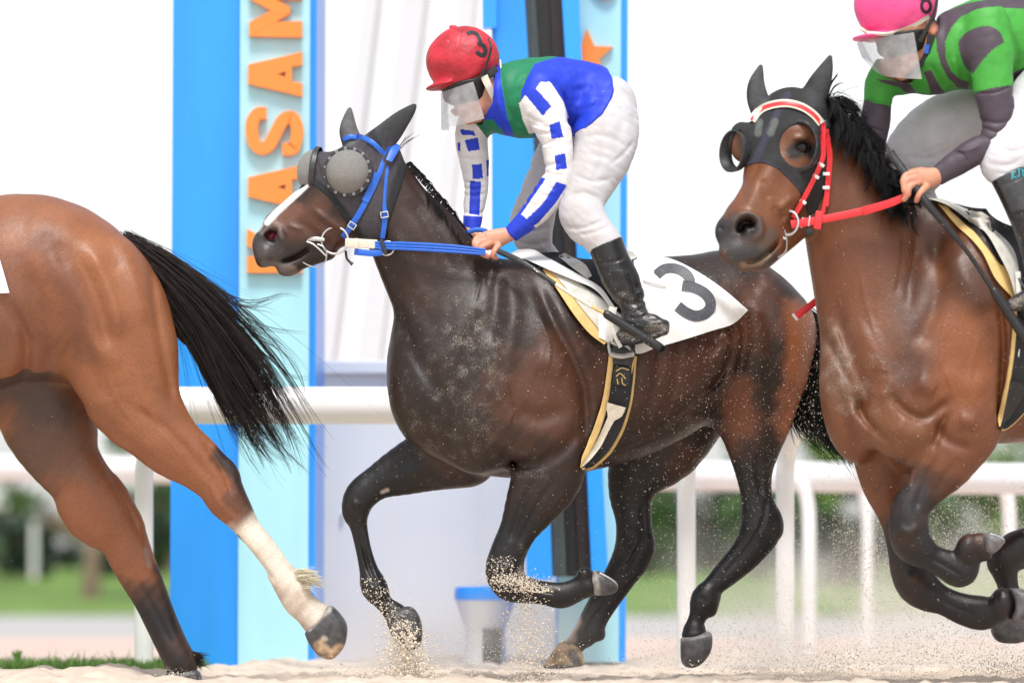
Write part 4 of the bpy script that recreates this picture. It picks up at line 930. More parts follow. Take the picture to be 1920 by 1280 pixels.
# ------------------------------------------------------------------ racing saddle
SD3 = empty('saddle', F3.W((1110, 560, -120)), 'small black racing saddle with white flap and yellow pad on the middle horse', 'saddle')
def p3(name, A, B, nu, nv, off, th, m, parent=None, **k):
    VF = patch(S3, A, B, nu, nv, off, th, **k); uvw_obj(F3, name, VF, m, parent or SD3, ang=60); return VF
p3('pad', [(1016, 511), (1040, 545), (1072, 595), (1102, 632), (1130, 653)], [(1032, 511), (1064, 543), (1100, 580), (1128, 612), (1136, 648)], 30, 8, 3, 9, M['pad'])
p3('under_flap', [(1026, 508), (1058, 545), (1092, 590), (1118, 622), (1137, 652)], [(1040, 505), (1088, 530), (1125, 552), (1146, 580), (1148, 640)], 30, 12, 12, 3, M['flap'])
p3('seat', [(1005, 476), (1045, 474), (1090, 486), (1130, 488), (1185, 478)], [(1060, 520), (1095, 545), (1130, 570), (1165, 600), (1200, 615)], 30, 14, 15, 5, M['girthb'])
p3('white_flap', [(955, 478), (985, 492), (1030, 514), (1075, 533), (1115, 552), (1147, 592)], [(972, 470), (1003, 471), (1040, 496), (1080, 520), (1122, 545), (1149, 582)], 30, 8, 24, 3, M['white'])
p3('fold', [(1046, 482), (1062, 500), (1086, 520), (1100, 530)], [(1058, 476), (1080, 488), (1098, 504), (1108, 524)], 16, 7, 22, 4, M['flap'], puff=lambda P: 3*np.sin(P[..., 0]*.5)+3)
p3('cantle', [(1150, 474), (1170, 470), (1186, 474)], [(1150, 492), (1172, 496), (1194, 484)], 10, 6, 14, 9, M['flap'])
uvw_obj(F3, 'stirrup_leather', strap(None, [(1146, 585), (1142, 615), (1139, 650)], [15, 11, 12], 3, 0, wfix=[-176, -182, -186]), M['flap'], SD3)
uvw_obj(F3, 'stirrup_leather', strap(None, [(1143, 620), (1150, 642), (1160, 660)], [6, 6, 8], 3, 0, wfix=[-184, -188, -192]), M['flap'], SD3)
uvw_obj(F3, 'stirrup_iron', joinVF(tubeuvw([(1140, 672, -192), (1138, 655, -190), (1146, 646, -180), (1160, 650, -170), (1178, 662, -168), (1182, 672, -176)], 3.2, 8), tubeuvw([(1138, 672, -190), (1160, 676, -184), (1184, 672, -178)], [5, 6, 5], 8)), M['steel'], SD3)
G3 = empty('girth', F3.W((1120, 800, -120)), 'black girth with tan edging and a white blade shape on the middle horse', 'girth')
GC = [(1165, 672), (1160, 720), (1154, 760), (1142, 800), (1124, 838), (1102, 868), (1088, 881)]
uvw_obj(F3, 'band', strap(S3, GC, [44, 46, 46, 44, 38, 24, 5], 3.5, 4, n=10), M['girthb'], G3, ang=50)
for sgn in (-1, 1):
    E = []
    Pc = catmull(np.array(GC, float), 3); T = np.gradient(Pc, axis=0); T /= np.linalg.norm(T, axis=1)[:, None]; N = np.stack([-T[:, 1], T[:, 0]], 1)
    W_ = np.interp(np.linspace(0, 1, len(Pc)), np.linspace(0, 1, 7), [44, 46, 46, 44, 38, 24, 5])
    E = [(q[0]+n_[0]*sgn*(w/2-1), q[1]+n_[1]*sgn*(w/2-1)) for q, n_, w in zip(Pc, N, W_)]
    uvw_obj(F3, 'edging', strap(S3, E, [10, 10, 11, 13, 13, 9, 3], 6, 4, n=3), M['pad'], G3, ang=60)
uvw_obj(F3, 'blade_panel', strap(S3, [(1153, 764), (1149, 778), (1143, 790), (1134, 808), (1120, 836), (1104, 860), (1090, 878)], [36, 32, 14, 12, 12, 8, 2], 2.5, 13, n=8, smoothw=8), M['cream'], G3, ang=50)
uvw_obj(F3, 'buckle_guard', strap(S3, [(1167, 652), (1166, 668), (1164, 690)], [40, 44, 34], 5, 9), M['flapd'] if 'flapd' in M else M['rubber'], G3)
uvw_obj(F3, 'maker_patch', strap(S3, [(1164, 694), (1162, 712), (1160, 728)], [30, 32, 30], 1.5, 8.5), M['leather'], G3)
uvw_obj(F3, 'gold_mark', joinVF(*[strap(S3, P, 2, .8, 10.8, n=4, smoothw=0) for P in ([(1152, 702), (1163, 696), (1176, 700)], [(1152, 712), (1160, 706), (1170, 716)], [(1163, 714), (1164, 724), (1170, 728)], [(1154, 716), (1156, 726)])]), M['pad'], G3)
# ------------------------------------------------------------------ whip
WH = empty('whip', F3.W((1085, 572, -200)), 'short black whip with white braided shaft held across the middle horse shoulder', 'whip')
uvw_obj(F3, 'handle', tubeuvw([(936, 481, -150), (985, 507, -186), (1040, 545, -204)], [5.5, 5.5, 4.2], 12), M['rubber'], WH)
uvw_obj(F3, 'shaft', tubeuvw([(1039, 544, -204), (1072, 566, -207), (1106, 587, -210)], [3.6, 3.4, 3.2], 10), M['cream'], WH)
uvw_obj(F3, 'shaft_wrap', tubeuvw([(1105, 586, -210), (1132, 600, -213)], [3.0, 3.4], 10), M['bootb'] if 'bootb' in M else M['pad'], WH)
uvw_obj(F3, 'flap', tubeuvw([(1128, 598, -212), (1136, 602, -213), (1180, 630, -216), (1228, 660, -220), (1234, 664, -221)], [4, 8, 8.5, 8.5, 6.5], 14), M['leather'], WH)
P = [(1000, 517), (1004, 521), (1008, 523), (1012, 527)]
uvw_obj(F3, 'mark', joinVF(*[tubeuvw([(a, b-2.2, -199), (a+2.4, b+1.4, -199.6)], 1.0, 5) for a, b in P]), M['white'], WH)
# ================================================================== RIDER of the middle horse
BLUE = (.014, .045, .56); GRN = (.010, .19, .085); WHT = (.76, .74, .75); SK = (.62, .30, .20)
def j3_torso(g, gr=0):
    g.chain([(1096, 184, -4, 64, .98), (1060, 182, -14, 70, 1.0), (1020, 184, -30, 73, 1.05), (980, 190, -42, 72, 1.1), (950, 192, -46, 62, 1.05), (932, 192, -48, 46, 1.0)], k=20, n=3, grow=gr)
    g.ell((905, 222, 2), (34, 30, 34), k=26, grow=gr)             # far shoulder
    g.ell((1010, 190, -92), (42, 38, 30), k=24, grow=gr)          # near shoulder
    g.ell((1100, 190, -4), (50, 62, 60), k=20, grow=gr)
NA3 = [(976, 180, 1052, 178, -96, .85), (978, 205, 1056, 200, -104, .8), (992, 237, 1065, 230, -108, .8), (1010, 270, 1071, 262, -110, .85), (1019, 305, 1073, 300, -112, .88), (1021, 338, 1072, 336, -113, .9), (1010, 352, 1066, 366, -114, .9), (990, 380, 1044, 396, -116, .9), (971, 408, 1012, 428, -118, .9), (947, 437, 969, 460, -120, .9)]
FA3 = [(862, 215, 925, 222, 8, .9), (853, 250, 914, 254, 12, .9), (859, 287, 916, 287, 14, .9), (866, 322, 917, 324, 14, .9), (869, 352, 916, 354, 12, .9), (869, 385, 910, 386, 6, .9), (868, 414, 902, 420, -6, .9), (871, 432, 899, 434, -12, .9)]
NL3 = [(1088, 190, 1190, 205, -46, .8), (1078, 250, 1197, 250, -72, .62), (1072, 300, 1183, 300, -92, .62), (1062, 346, 1152, 352, -112, .66), (1050, 392, 1128, 396, -128, .72), (1053, 424, 1134, 420, -138, .72), (1078, 456, 1148, 438, -146, .8), (1103, 482, 1163, 456, -152, .85), (1118, 512, 1178, 498, -156, .85)]
FL3 = [(1060, 215, 1150, 240, 40, .8), (1010, 268, 1085, 285, 72, .75), (984, 330, 1062, 345, 88, .75), (962, 388, 1040, 398, 98, .8), (960, 424, 1036, 440, 104, .8), (992, 462, 1040, 460, 112, .85), (1030, 520, 1080, 500, 140, .85)]
NB3 = [(1102, 480, 1163, 455, -152, .88), (1114, 508, 1177, 494, -155, .86), (1128, 538, 1193, 524, -158, .86), (1147, 566, 1203, 554, -161, .86), (1163, 590, 1206, 582, -164, .9), (1166, 608, 1212, 600, -166, .95)]
def j3_legs(g, gr=0):
    g.ell((1132, 214, 0), (64, 60, 74), k=24, rot=20, grow=gr)
    g.ell((1112, 190, 0), (52, 54, 60), k=18, grow=gr)
    g.chain(pairs(NL3), k=22, n=3, grow=gr); g.chain(pairs(FL3), k=22, n=3, grow=gr)
    g.ell((1088, 408, -132), (37, 34, 26), k=16, grow=gr); g.ell((998, 405, 100), (36, 30, 28), k=16, grow=gr)
def finger(g, pts, r, k=2.5): g.chain([(u, v, w, rr, 1) for (u, v, w), rr in zip(pts, np.linspace(r, r*.8, len(pts)))], k=k, n=3)
J3 = empty('person', F3.W((1100, 640, -60)), 'rider in red cap and blue green silks with chequered white sleeves, crouched forward', 'person')
def j3():
    g = Grid((800, 40, -230), (1260, 690, 230), 2.0)
    j3_torso(g, -16); g.chain(pairs(NA3), k=6, n=3, grow=-9); g.chain(pairs(FA3), k=6, n=3, grow=-9); j3_legs(g, -16); g.chain(pairs(NB3), k=6, n=2, grow=-10)
    # head, tilted down to the left
    g.chain([(950, 188, -46, 34, 1), (925, 180, -46, 31, 1), (905, 170, -46, 30, 1)], k=14, n=2)
    g.ell((876, 136, -46), (54, 56, 44), k=10, rot=15); g.ell((878, 178, -46), (34, 48, 37), k=16, rot=-12)
    g.ell((893, 208, -46), (24, 26, 30), k=14, rot=-20); g.ell((878, 228, -46), (12, 10, 13), k=10)
    g.chain([(846, 172, -46, 5, 1), (841, 188, -46, 6.5, 1), (845, 195, -46, 5, 1.5)], k=8, n=2)                       # nose
    g.ell((853, 212, -46), (8, 4, 13), k=5, rot=-15); g.ell((858, 218, -46), (8, 4, 11), k=5, rot=-15)    # lips
    g.dent([(852, 215), (868, 213)], 2, 1.5)
    g.ell((925, 166, -88), (9, 15, 5), k=3, rot=-15); g.dent([(923, 160), (925, 172)], 3, 2, -88)                        # ear
    # near hand, closed on the rein
    g.chain([(960, 447, -120, 12.5, .9), (948, 450, -122, 15, .75), (930, 456, -126, 18, .62), (914, 460, -128, 18, .6), (903, 463, -128, 14, .7)], k=5, n=3)
    for k0, k1, k2, k3 in (((908, 453, -136), (894, 458, -142), (891, 470, -148), (900, 479, -146)), ((912, 460, -138), (897, 467, -147), (896, 478, -152), (907, 485, -146)), ((918, 466, -138), (904, 475, -148), (905, 485, -150), (915, 490, -143)), ((935, 470, -138), (928, 480, -147), (925, 489, -148), (931, 492, -140))):
        finger(g, [k0, k1, k2, k3], 6.2)
    g.chain([(945, 450, -110, 9, 1), (925, 445, -98, 8, 1), (905, 450, -92, 7.2, 1), (893, 460, -96, 6, 1)], k=3, n=3)   # thumb on the inner side
    # far hand
    g.chain([(885, 430, -14, 12, .8), (880, 442, -18, 15, .6), (878, 452, -20, 13, .6)], k=5, n=2)
    for i, (du, dw) in enumerate(((-10, -30), (-4, -34), (3, -34), (10, -30))): finger(g, [(880+du, 448, dw+4), (872+du, 456, dw-6), (874+du, 465, dw-6), (882+du, 467, dw)], 5.2)
    g.chain([(890, 440, -30, 7, 1), (897, 448, -38, 6, 1), (892, 458, -42, 5, 1)], k=3, n=2)
    def cf(V, C):
        rg = np.clip((V[:, 2]+60)/40, 0, 1)
        paint(V, C, [([(925, 166, -88)], 16, (.60, .22, .16), .6), ([(895, 474), (915, 480), (927, 489)], 12, (.55, .20, .14), .5), ([(858, 214)], 9, (.45, .12, .10), .7), ([(905, 130), (930, 150)], 28, (.015, .012, .011), 1)]); return C
    build_sdf(g, F3, 'body', M['skin'], J3, SK, smooth=1, cf=cf)
    # silks
    g = Grid((830, 90, -170), (1170, 480, 100), 1.6); g.da = 1.3
    j3_torso(g, 1); g.ell((1132, 214, 0), (64, 60, 74), k=20, rot=20, grow=3.5); g.ell((1112, 190, 0), (52, 54, 60), k=18, grow=3.5); g.chain(pairs(NL3[:4]), k=20, n=3, grow=3); g.blur(2); g.poly([(800, 60), (1130, 60), (1146, 150), (1151, 176), (1147, 194), (1130, 224), (1098, 250), (1060, 262), (1010, 275), (930, 285), (800, 285)], k=3); g.chain(pairs(NA3), k=9, n=3); g.chain(pairs(FA3), k=12, n=3)
    g.poly([(845, 120), (925, 120), (940, 100), (1130, 100), (1146, 150), (1151, 176), (1145, 196), (1128, 224), (1095, 256), (1085, 300), (1080, 370), (1000, 455), (968, 462), (944, 436), (930, 400), (930, 440), (840, 440)], k=3)
    g.poly([(838, 60), (931, 100), (926, 200), (905, 236), (880, 232), (838, 200)], k=2, op='-', whi=-0)
    D = g.dent
    D([(1000, 120), (960, 160), (955, 210)], 10, 2, -60); D([(990, 150), (975, 190), (975, 240)], 7, 3, -60); D([(1030, 155), (1060, 200), (1068, 250)], 5, 3, -60)
    D([(1080, 150), (1105, 190), (1100, 240)], 10, -2, -30); D([(1060, 130), (1120, 140)], 9, -2, -30); D([(1050, 245), (1100, 220), (1130, 190)], 6, 2.5, -30); D([(1070, 180), (1110, 170)], 8, 2, -30); D([(1075, 210), (1115, 200)], 7, -2, -30)
    D([(940, 150), (950, 210), (985, 250)], 6, 2.4, -60); D([(930, 160), (938, 215), (960, 250)], 6, -2, -60)
    for a, b in (((983, 225), (1020, 245)), ((992, 240), (1030, 252)), ((1000, 258), (1040, 262)), ((1012, 280), (1040, 276)), ((1020, 320), (1050, 316)), ((1018, 335), (1056, 340)), ((1004, 352), (1040, 366)), ((990, 366), (1030, 380)), ((976, 384), (1010, 396))):
        D([a, ((a[0]+b[0])/2, (a[1]+b[1])/2+3), b], 4, 2.2, -60); D([(a[0]+4, a[1]+7), (b[0]-2, b[1]+7)], 3, -1.2, -60)
    for v in (262, 296, 340, 352, 364, 398): D([(866, v), (890, v+4), (912, v-2)], 3.5, 1.6)
    g.wrinkle(.6, 40, 4, dirs=(1, .5, .2)); g.wrinkle(.25, 22, 5)
    g.poly([(945, 436), (975, 410), (1003, 434), (972, 462)], k=.1, op='&') if False else None
    V, F = g.mesh(1); C = np.tile(np.array(BLUE), (len(V), 1))
    def fill(poly, col, lo=-999, hi=999): C[inpoly(V, poly) & (V[:, 2] > lo) & (V[:, 2] < hi)] = col
    fill([(941, 100), (1046, 100), (1046, 111), (1002, 129), (991, 151), (977, 184), (977, 221), (1004, 265), (966, 268), (951, 228), (943, 184), (938, 151)], GRN)
    fill([(880, 232), (925, 232), (948, 256), (960, 270), (900, 262)], GRN); fill([(925, 232), (934, 246), (962, 262), (950, 262)], BLUE)
    fill([(840, 240), (930, 262), (930, 460), (840, 460)], WHT, -40); fill([(838, 205), (890, 232), (915, 262), (880, 270), (838, 262)], WHT, -30)
    fill([(973, 206), (984, 191), (1004, 179), (1013, 166), (1031, 166), (1046, 188), (1057, 203), (1085, 285), (1085, 362), (1000, 470), (925, 470), (925, 420), (1008, 345), (1005, 285), (980, 235)], WHT, -200, -70)
    for P in ([(984, 190), (1004, 179), (1033, 212), (1017, 230)], [(1029, 247), (1048, 240), (1055, 269), (1033, 273)], [(1039, 303), (1058, 299), (1062, 327), (1042, 330)], [(1042, 352), (1062, 358), (1040, 392), (1008, 428), (984, 440), (975, 432), (992, 416), (1020, 388)], [(1010, 340), (1022, 346), (1000, 378), (978, 410), (960, 420), (966, 400)], [(935, 430), (973, 408), (1004, 436), (970, 475)]): fill(P, BLUE, -200, -70)
    for P in ([(885, 310), (903, 308), (906, 335), (886, 337)], [(871, 264), (896, 259), (900, 282), (878, 285)], [(862, 243), (888, 247), (892, 256), (866, 254)], [(881, 340), (902, 341), (899, 405), (880, 402)], [(840, 404), (930, 408), (930, 450), (840, 450)], [(858, 268), (863, 268), (863, 284), (858, 282)], [(912, 300), (920, 300), (920, 330), (913, 330)]): fill(P, BLUE, -40, 200)
    o = mesh_obj('jacket', F3.W(V), F[:, ::-1].copy(), M['silk'], J3, True, C)
    # breeches
    g = Grid((945, 140, -190), (1210, 530, 180), 1.9); g.da = 1.15; j3_legs(g); g.blur(2)
    g.poly([(1150, 130), (1210, 150), (1210, 300), (1165, 460), (1103, 488), (1090, 470), (1060, 530), (1000, 530), (940, 430), (940, 380), (1000, 240), (1060, 256), (1096, 244), (1127, 219), (1143, 192), (1146, 165)], k=2)
    D = g.dent
    for L, r, a in (([(1140, 180), (1165, 230), (1150, 290)], 9, 2), ([(1120, 230), (1130, 290), (1110, 350)], 7, 1.8), ([(1090, 270), (1130, 265), (1185, 290)], 6, 2), ([(1100, 300), (1150, 310)], 6, 2), ([(1075, 340), (1110, 352), (1145, 345)], 5, 2.6), ([(1060, 380), (1095, 374), (1125, 385)], 5, 2.4), ([(1060, 436), (1090, 440), (1130, 425)], 4, 2.6), ([(1078, 452), (1110, 448), (1140, 436)], 4, 2), ([(1160, 170), (1185, 200), (1190, 240)], 5, 2), ([(1150, 200), (1185, 225)], 6, -2), ([(1140, 320), (1165, 300), (1188, 270)], 4, 2.6)): D(L, r, a, -30)
    for v in (300, 350, 390, 420, 445): D([(965, v), (1000, v+8), (1030, v)], 5, 2.5)
    g.wrinkle(.35, 40, 8, dirs=(-.5, 1, .2)); g.wrinkle(.25, 80, 9, dirs=(1, .3, 0)); g.wrinkle(.35, 13, 10, dirs=(-.6, 1, .1))
    shade_dirt = lambda V, C: paint(V, C, [([(1110, 260), (1080, 340)], 60, (.44, .41, .39), .55), ([(1085, 420), (1060, 380)], 50, (.44, .40, .37), .4), ([(980, 400)], 30, (.52, .47, .42), .5), ([(1110, 455)], 30, (.55, .50, .45), .4)])  # near thigh shading painted in grey, plus dirt tones lower down
    build_sdf(g, F3, 'breeches', M['breech'], J3, (.56, .55, .58), smooth=1, cf=shade_dirt)
    # boots
    g = Grid((1090, 440, -230), (1265, 690, -110), 1.8); g.chain(pairs(NB3), k=4, n=3)
    g.chain([(1186, 606, -166, 24, .9), (1200, 615, -172, 23, .9), (1220, 619, -180, 20, .95), (1236, 622, -186, 15, 1)], k=10, n=3)
    g.chain([(1188, 618, -164, 20, .9), (1174, 632, -160, 18, .9), (1160, 643, -158, 12, 1)], k=12, n=2)
    g.chain([(1160, 652, -162, 6, 2.6), (1200, 645, -172, 7, 3), (1240, 631, -184, 7, 2.6)], k=4, n=2)
    g.poly([(1095, 483), (1166, 452), (1215, 560), (1260, 610), (1258, 640), (1160, 690), (1140, 640), (1130, 560)], k=2)
    D = g.dent
    for L, r, a in (([(1160, 575), (1185, 580), (1208, 566)], 4, 3.5), ([(1160, 590), (1185, 596), (1210, 584)], 4, 3), ([(1170, 604), (1195, 606), (1216, 596)], 4, 3), ([(1150, 555), (1180, 560), (1200, 545)], 5, 2.5), ([(1112, 505), (1150, 502), (1172, 490)], 2.5, 1.6), ([(1130, 520), (1145, 550), (1165, 575)], 8, -2.5), ([(1165, 500), (1180, 530), (1190, 560)], 8, 2.5), ([(1185, 630), (1215, 636), (1245, 622)], 3, 1.6), ([(1205, 606), (1230, 608)], 4, 2)): D(L, r, a, -140)
    g.wrinkle(1.0, 24, 3, region=((1110, 520, -230), (1265, 640, -110)))
    build_sdf(g, F3, 'boot', M['boot'], J3, (.016, .016, .018), smooth=1, dusts=[([(1150, 560), (1190, 600), (1220, 620)], 34, .55), ([(1150, 640), (1200, 640), (1245, 625)], 16, .85), ([(1130, 520)], 30, .3)])
    g = Grid((1010, 470, 110), (1190, 690, 260), 3); g.chain([(1050, 500, 146, 27, .9), (1080, 560, 170, 22, .9), (1100, 610, 185, 20, .9), (1080, 640, 190, 16, 1)], k=4, n=3)
    build_sdf(g, F3, 'boot', M['boot'], J3, (.016, .016, .018), dusts=[])
M['boot'] = mat('boot_leather', attr='Col', rough=.3, spec=.5, noise=.25, nscale=50, bump=.25, bscale=90, dust=True)
j3()
def helmet(fr, J, c, r, rot, keep, brim, mshell, num, trim=None):
    g = Grid((c[0]-r[0]-22, c[1]-r[1]-20, c[2]-r[2]-20), (c[0]+r[0]+20, c[1]+r[1]+34, c[2]+r[2]+20), 1.4)
    g.ell(c, r, k=2, rot=rot); g.poly(keep, k=3)
    g.ell(brim[0], brim[1], k=9, rot=brim[2]); g.wrinkle(.5, 30, 6, dirs=(1, .2, .2)); g.wrinkle(.2, 14, 7); g.ell((c[0]-18, c[1]-r[1]+1, c[2]), (8, 3.5, 8), k=2)
    g.dent([(c[0], c[1]-r[1]), (c[0]-8, c[1]-r[1]*.2), (c[0]-14, c[1]+r[1]*.7)], 1.6, .8, c[2])
    V, F = g.mesh(1); o = mesh_obj('helmet', fr.W(V), F[:, ::-1].copy(), mshell, J, True)
    s = PolySurf((V, F)); 
    VF = joinVF(*[strap(s, P, w, .6, .5, n=6, smoothw=1) for P, w in num]); uvw_obj(fr, 'numeral', VF, M['numh'], o, ang=60)
    if trim: uvw_obj(fr, 'piping', strap(s, trim[0], trim[1], .8, .6, n=8), M['offw'], o)
    return o, s
M['numh'] = mat('black_numeral', (.018, .016, .022), rough=.45)
ho, hs3 = helmet(F3, J3, (868, 118, -46), (69, 63, 58), -14, [(780, 20), (960, 20), (950, 126), (934, 134), (905, 149), (870, 162), (840, 172), (805, 178), (785, 178)], ((836, 164, -46), (38, 7, 48), -12), M['helmr'],
   [([(877, 74), (883, 70), (892, 72), (899, 80), (901, 90), (897, 94)], 8), ([(898, 91), (907, 96), (911, 106), (906, 114), (898, 111), (895, 107)], 8)])
def st3(name, pts, w, th, m, par, wf): return uvw_obj(F3, name, strap(None, pts, w, th, 0, wfix=wf), m, par)
st3('goggle_strap', [(916, 82), (921, 100), (915, 125), (905, 148), (888, 165)], [3, 4, 4, 5, 7], 1.6, M['black'], J3, [-92, -101, -99, -97, -92])
uvw_obj(F3, 'chin_strap', joinVF(strap(None, [(908, 152), (917, 172), (929, 197)], [14, 13, 11], 2, 0, wfix=[-93, -92, -84])), M['offw'], J3)
uvw_obj(F3, 'chin_strap', joinVF(strap(None, [(930, 196), (926, 212), (911, 230)], [9, 8, 8], 2, 0, wfix=[-88, -84, -70])), M['black'], J3)
uvw_obj(F3, 'helmet_cord', tubeuvw([(938, 120, -70), (939, 140, -82), (934, 165, -92), (929, 190, -90)], 1.5, 6), M['offw'], J3)
uvw_obj(F3, 'strap_buckle', joinVF(boxuvw((929, 192, -92), 9, 13, 4, 10, 1), boxuvw((931, 204, -90), 7, 8, 4, -10, 1)), M['rubber'], J3)
uvw_obj(F3, 'ear_guard', joinVF(strap(None, [(905, 150), (918, 148), (932, 138)], [20, 14, 18], 3, 0, wfix=[-88, -90, -86])), M['hoodb'], J3)
gg = Grid((815, 140, -120), (925, 235, 30), 1.6); gg.ell((876, 136, -46), (54, 56, 44), k=10, rot=15, grow=5); gg.ell((878, 178, -46), (34, 48, 37), k=16, rot=-12, grow=6); gg.chain([(846, 172, -46, 8, 1), (842, 186, -46, 9, 1)], k=10, n=2); gg.poly([(815, 168), (925, 150), (925, 176), (896, 196), (862, 203), (835, 200), (815, 196)], k=4); build_sdf(gg, F3, 'goggles', M['black'], J3)
def visor(fr, J, top, bot, m):
    A = catmull(np.array(top, float), 5); B = catmull(np.array(bot, float), 5); n = len(A); V = []; F = []
    for j in range(7):
        t = j/6
        for a, b in zip(A, B): p = a*(1-t)+b*t; V.append(tuple(p))
    for j in range(6):
        for i in range(n-1): F.append((j*n+i, j*n+i+1, (j+1)*n+i+1, (j+1)*n+i))
    return uvw_obj(fr, 'visor', (V, F), m, J, ang=80)
visor(F3, J3, [(838, 172, 8), (827, 177, -20), (832, 178, -62), (855, 173, -88), (888, 163, -99)], [(842, 243, 8), (828, 246, -20), (835, 246, -66), (868, 242, -94), (909, 232, -104)], M['visor'])
# ================================================================== HORSE at the right, red bridle
F8 = Frame(-0.9)
def head8(g, gr=0, ears=True):
    g.chain([(1480, 238, -80, 64, .8), (1472, 282, -96, 76, .66), (1462, 330, -114, 72, .62), (1442, 372, -130, 62, .64), (1420, 410, -146, 56, .7), (1402, 440, -156, 58, .74), (1397, 470, -160, 50, .78)], k=10, n=4, grow=gr)
    g.chain([(1530, 345, -70, 44, .8), (1512, 395, -84, 36, .8), (1478, 438, -112, 28, .9), (1446, 470, -140, 24, 1), (1422, 492, -150, 17, 1.1)], k=26, n=3, grow=gr)
    g.ell((1516, 330, -96), (38, 66, 30), k=24, rot=16, grow=gr)
    g.ell((1492, 262, -136), (36, 22, 18), k=18, grow=gr); g.ell((1386, 276, -96), (22, 36, 26), k=18, grow=gr)
    g.chain([(1440, 330, -162, 18, .7), (1412, 380, -178, 18, .7), (1388, 415, -186, 16, .8)], k=22, n=2, grow=gr)
    g.ell((1392, 440, -188), (27, 25, 20), k=14, grow=gr); g.ell((1352, 446, -166), (18, 24, 24), k=14, grow=gr)
    g.ell((1374, 484, -182), (34, 24, 24), k=16, grow=gr)
    if ears:
        g.chain([(1514, 222, -62, 23, .6), (1519, 198, -66, 24, .55), (1531, 168, -70, 20, .55), (1543, 140, -72, 12, .55), (1552, 115, -72, 3, .6)], k=10, n=4, grow=gr)
        g.chain([(1427, 214, -50, 19, .6), (1418, 188, -50, 18, .55), (1416, 162, -50, 13, .55), (1424, 130, -50, 3, .6)], k=10, n=4, grow=gr)
    return g
g8 = Grid((1325, 100, -330), (2480, 1240, 420), 3.4)
g8.chain([(2330, 640, 270, 120, 1), (2240, 590, 225, 140, 1), (2130, 610, 170, 168, .95), (2030, 625, 110, 185, .88), (1935, 632, 60, 195, .8), (1850, 636, 14, 196, .74), (1770, 655, -22, 182, .72), (1700, 690, -48, 150, .8), (1655, 712, -58, 118, .9)], k=20, n=4)
g8.chain([(1510, 268, -56, 60, .75), (1548, 320, -58, 74, .72), (1585, 385, -60, 90, .68), (1614, 460, -60, 106, .66), (1640, 545, -58, 118, .68), (1668, 630, -56, 132, .74), (1700, 690, -50, 150, .8)], k=36, n=4)
g8.blur(6); head8(g8)
g8.ell((1745, 440, -40), (70, 64, 44), k=44)
g8.ell((1808, 650, -112), (90, 210, 62), k=70, rot=6)
g8.ell((1590, 780, -70), (50, 92, 62), k=24, rot=-12)
g8.ell((1700, 780, -128), (92, 92, 58), k=30, rot=10)
g8.ell((1800, 800, -130), (62, 70, 50), k=26); g8.ell((1712, 846, -84), (50, 46, 56), k=20)
g8.ell((2340, 660, 235), (100, 140, 90), k=30)
LEGS8 = {
 'nf': [(1728, 760, 1862, 740, -132, .7), (1728, 815, 1852, 812, -138, .66), (1706, 868, 1818, 862, -142, .66), (1688, 912, 1766, 915, -144, .74), (1662, 950, 1734, 950, -146, .85), (1655, 985, 1730, 985, -148, .9), (1662, 1024, 1734, 1010, -148, .88), (1690, 1051, 1742, 1018, -146, .85), (1718, 1064, 1752, 1028, -142, .85), (1750, 1084, 1776, 1034, -140, .85), (1778, 1100, 1796, 1042, -138, .85), (1806, 1086, 1800, 1044, -138, .85), (1818, 1066, 1794, 1036, -140, .9)],
 'ff': [(1588, 800, 1720, 830, -30, .8), (1602, 850, 1706, 880, -28, .75), (1616, 895, 1704, 920, -26, .75), (1636, 938, 1702, 955, -26, .8), (1652, 980, 1712, 990, -26, .85), (1662, 1030, 1730, 1030, -28, .9), (1667, 1072, 1742, 1058, -30, .9), (1682, 1112, 1752, 1078, -32, .88), (1714, 1134, 1766, 1094, -34, .85), (1752, 1148, 1782, 1104, -36, .85), (1796, 1170, 1808, 1112, -40, .85), (1834, 1181, 1838, 1116, -44, .88), (1862, 1170, 1858, 1124, -50, .85), (1884, 1160, 1876, 1118, -54, .9)],
 'nh': [(2200, 700, 2420, 760, 190, .7), (2130, 800, 2310, 860, 180, .6), (2080, 870, 2210, 930, 170, .62), (2080, 940, 2170, 985, 160, .65), (2040, 985, 2110, 1035, 150, .7), (1980, 1000, 2020, 1055, 130, .8), (1920, 990, 1950, 1060, 110, .85), (1872, 1020, 1915, 1072, 100, .95), (1868, 1060, 1918, 1075, 98, .9), (1880, 1100, 1920, 1100, 96, .85), (1884, 1140, 1930, 1138, 94, .95)],
 'fh': [(2260, 740, 2420, 780, 330, .7), (2220, 860, 2330, 880, 330, .6), (2250, 960, 2330, 980, 330, .65), (2280, 1040, 2340, 1040, 330, .8), (2270, 1120, 2320, 1130, 330, .85), (2262, 1160, 2310, 1170, 330, .9)],
}
for kx, L in LEGS8.items(): g8.chain(pairs(L), k=20, n=3)
g8.ell((1800, 1030, -148), (22, 30, 24), k=7, rot=20); g8.ell((1828, 1026, -144), (20, 28, 24), k=5, rot=-20); g8.ell((1874, 1132, -58), (24, 32, 30), k=7); g8.blur(1); g8.da = 1.9
D = g8.dent
D([(1572, 740), (1578, 800), (1602, 850)], 9, 4, -60); D([(1560, 560), (1580, 660), (1612, 740), (1600, 780)], 12, 7, -60); D([(1590, 600), (1640, 700), (1650, 760)], 18, -5, -60)
D([(1590, 736), (1603, 773), (1630, 809), (1667, 838)], 8, 5, -40); D([(1582, 760), (1594, 790), (1620, 826)], 13, -4, -40); D([(1645, 730), (1680, 774), (1718, 789), (1748, 770), (1776, 754)], 9, 5, -60); D([(1660, 800), (1690, 820), (1730, 822)], 20, -4, -60); D([(1542, 628), (1568, 690), (1590, 732)], 7, 4, -40); D([(1554, 622), (1584, 686)], 9, -3, -40)
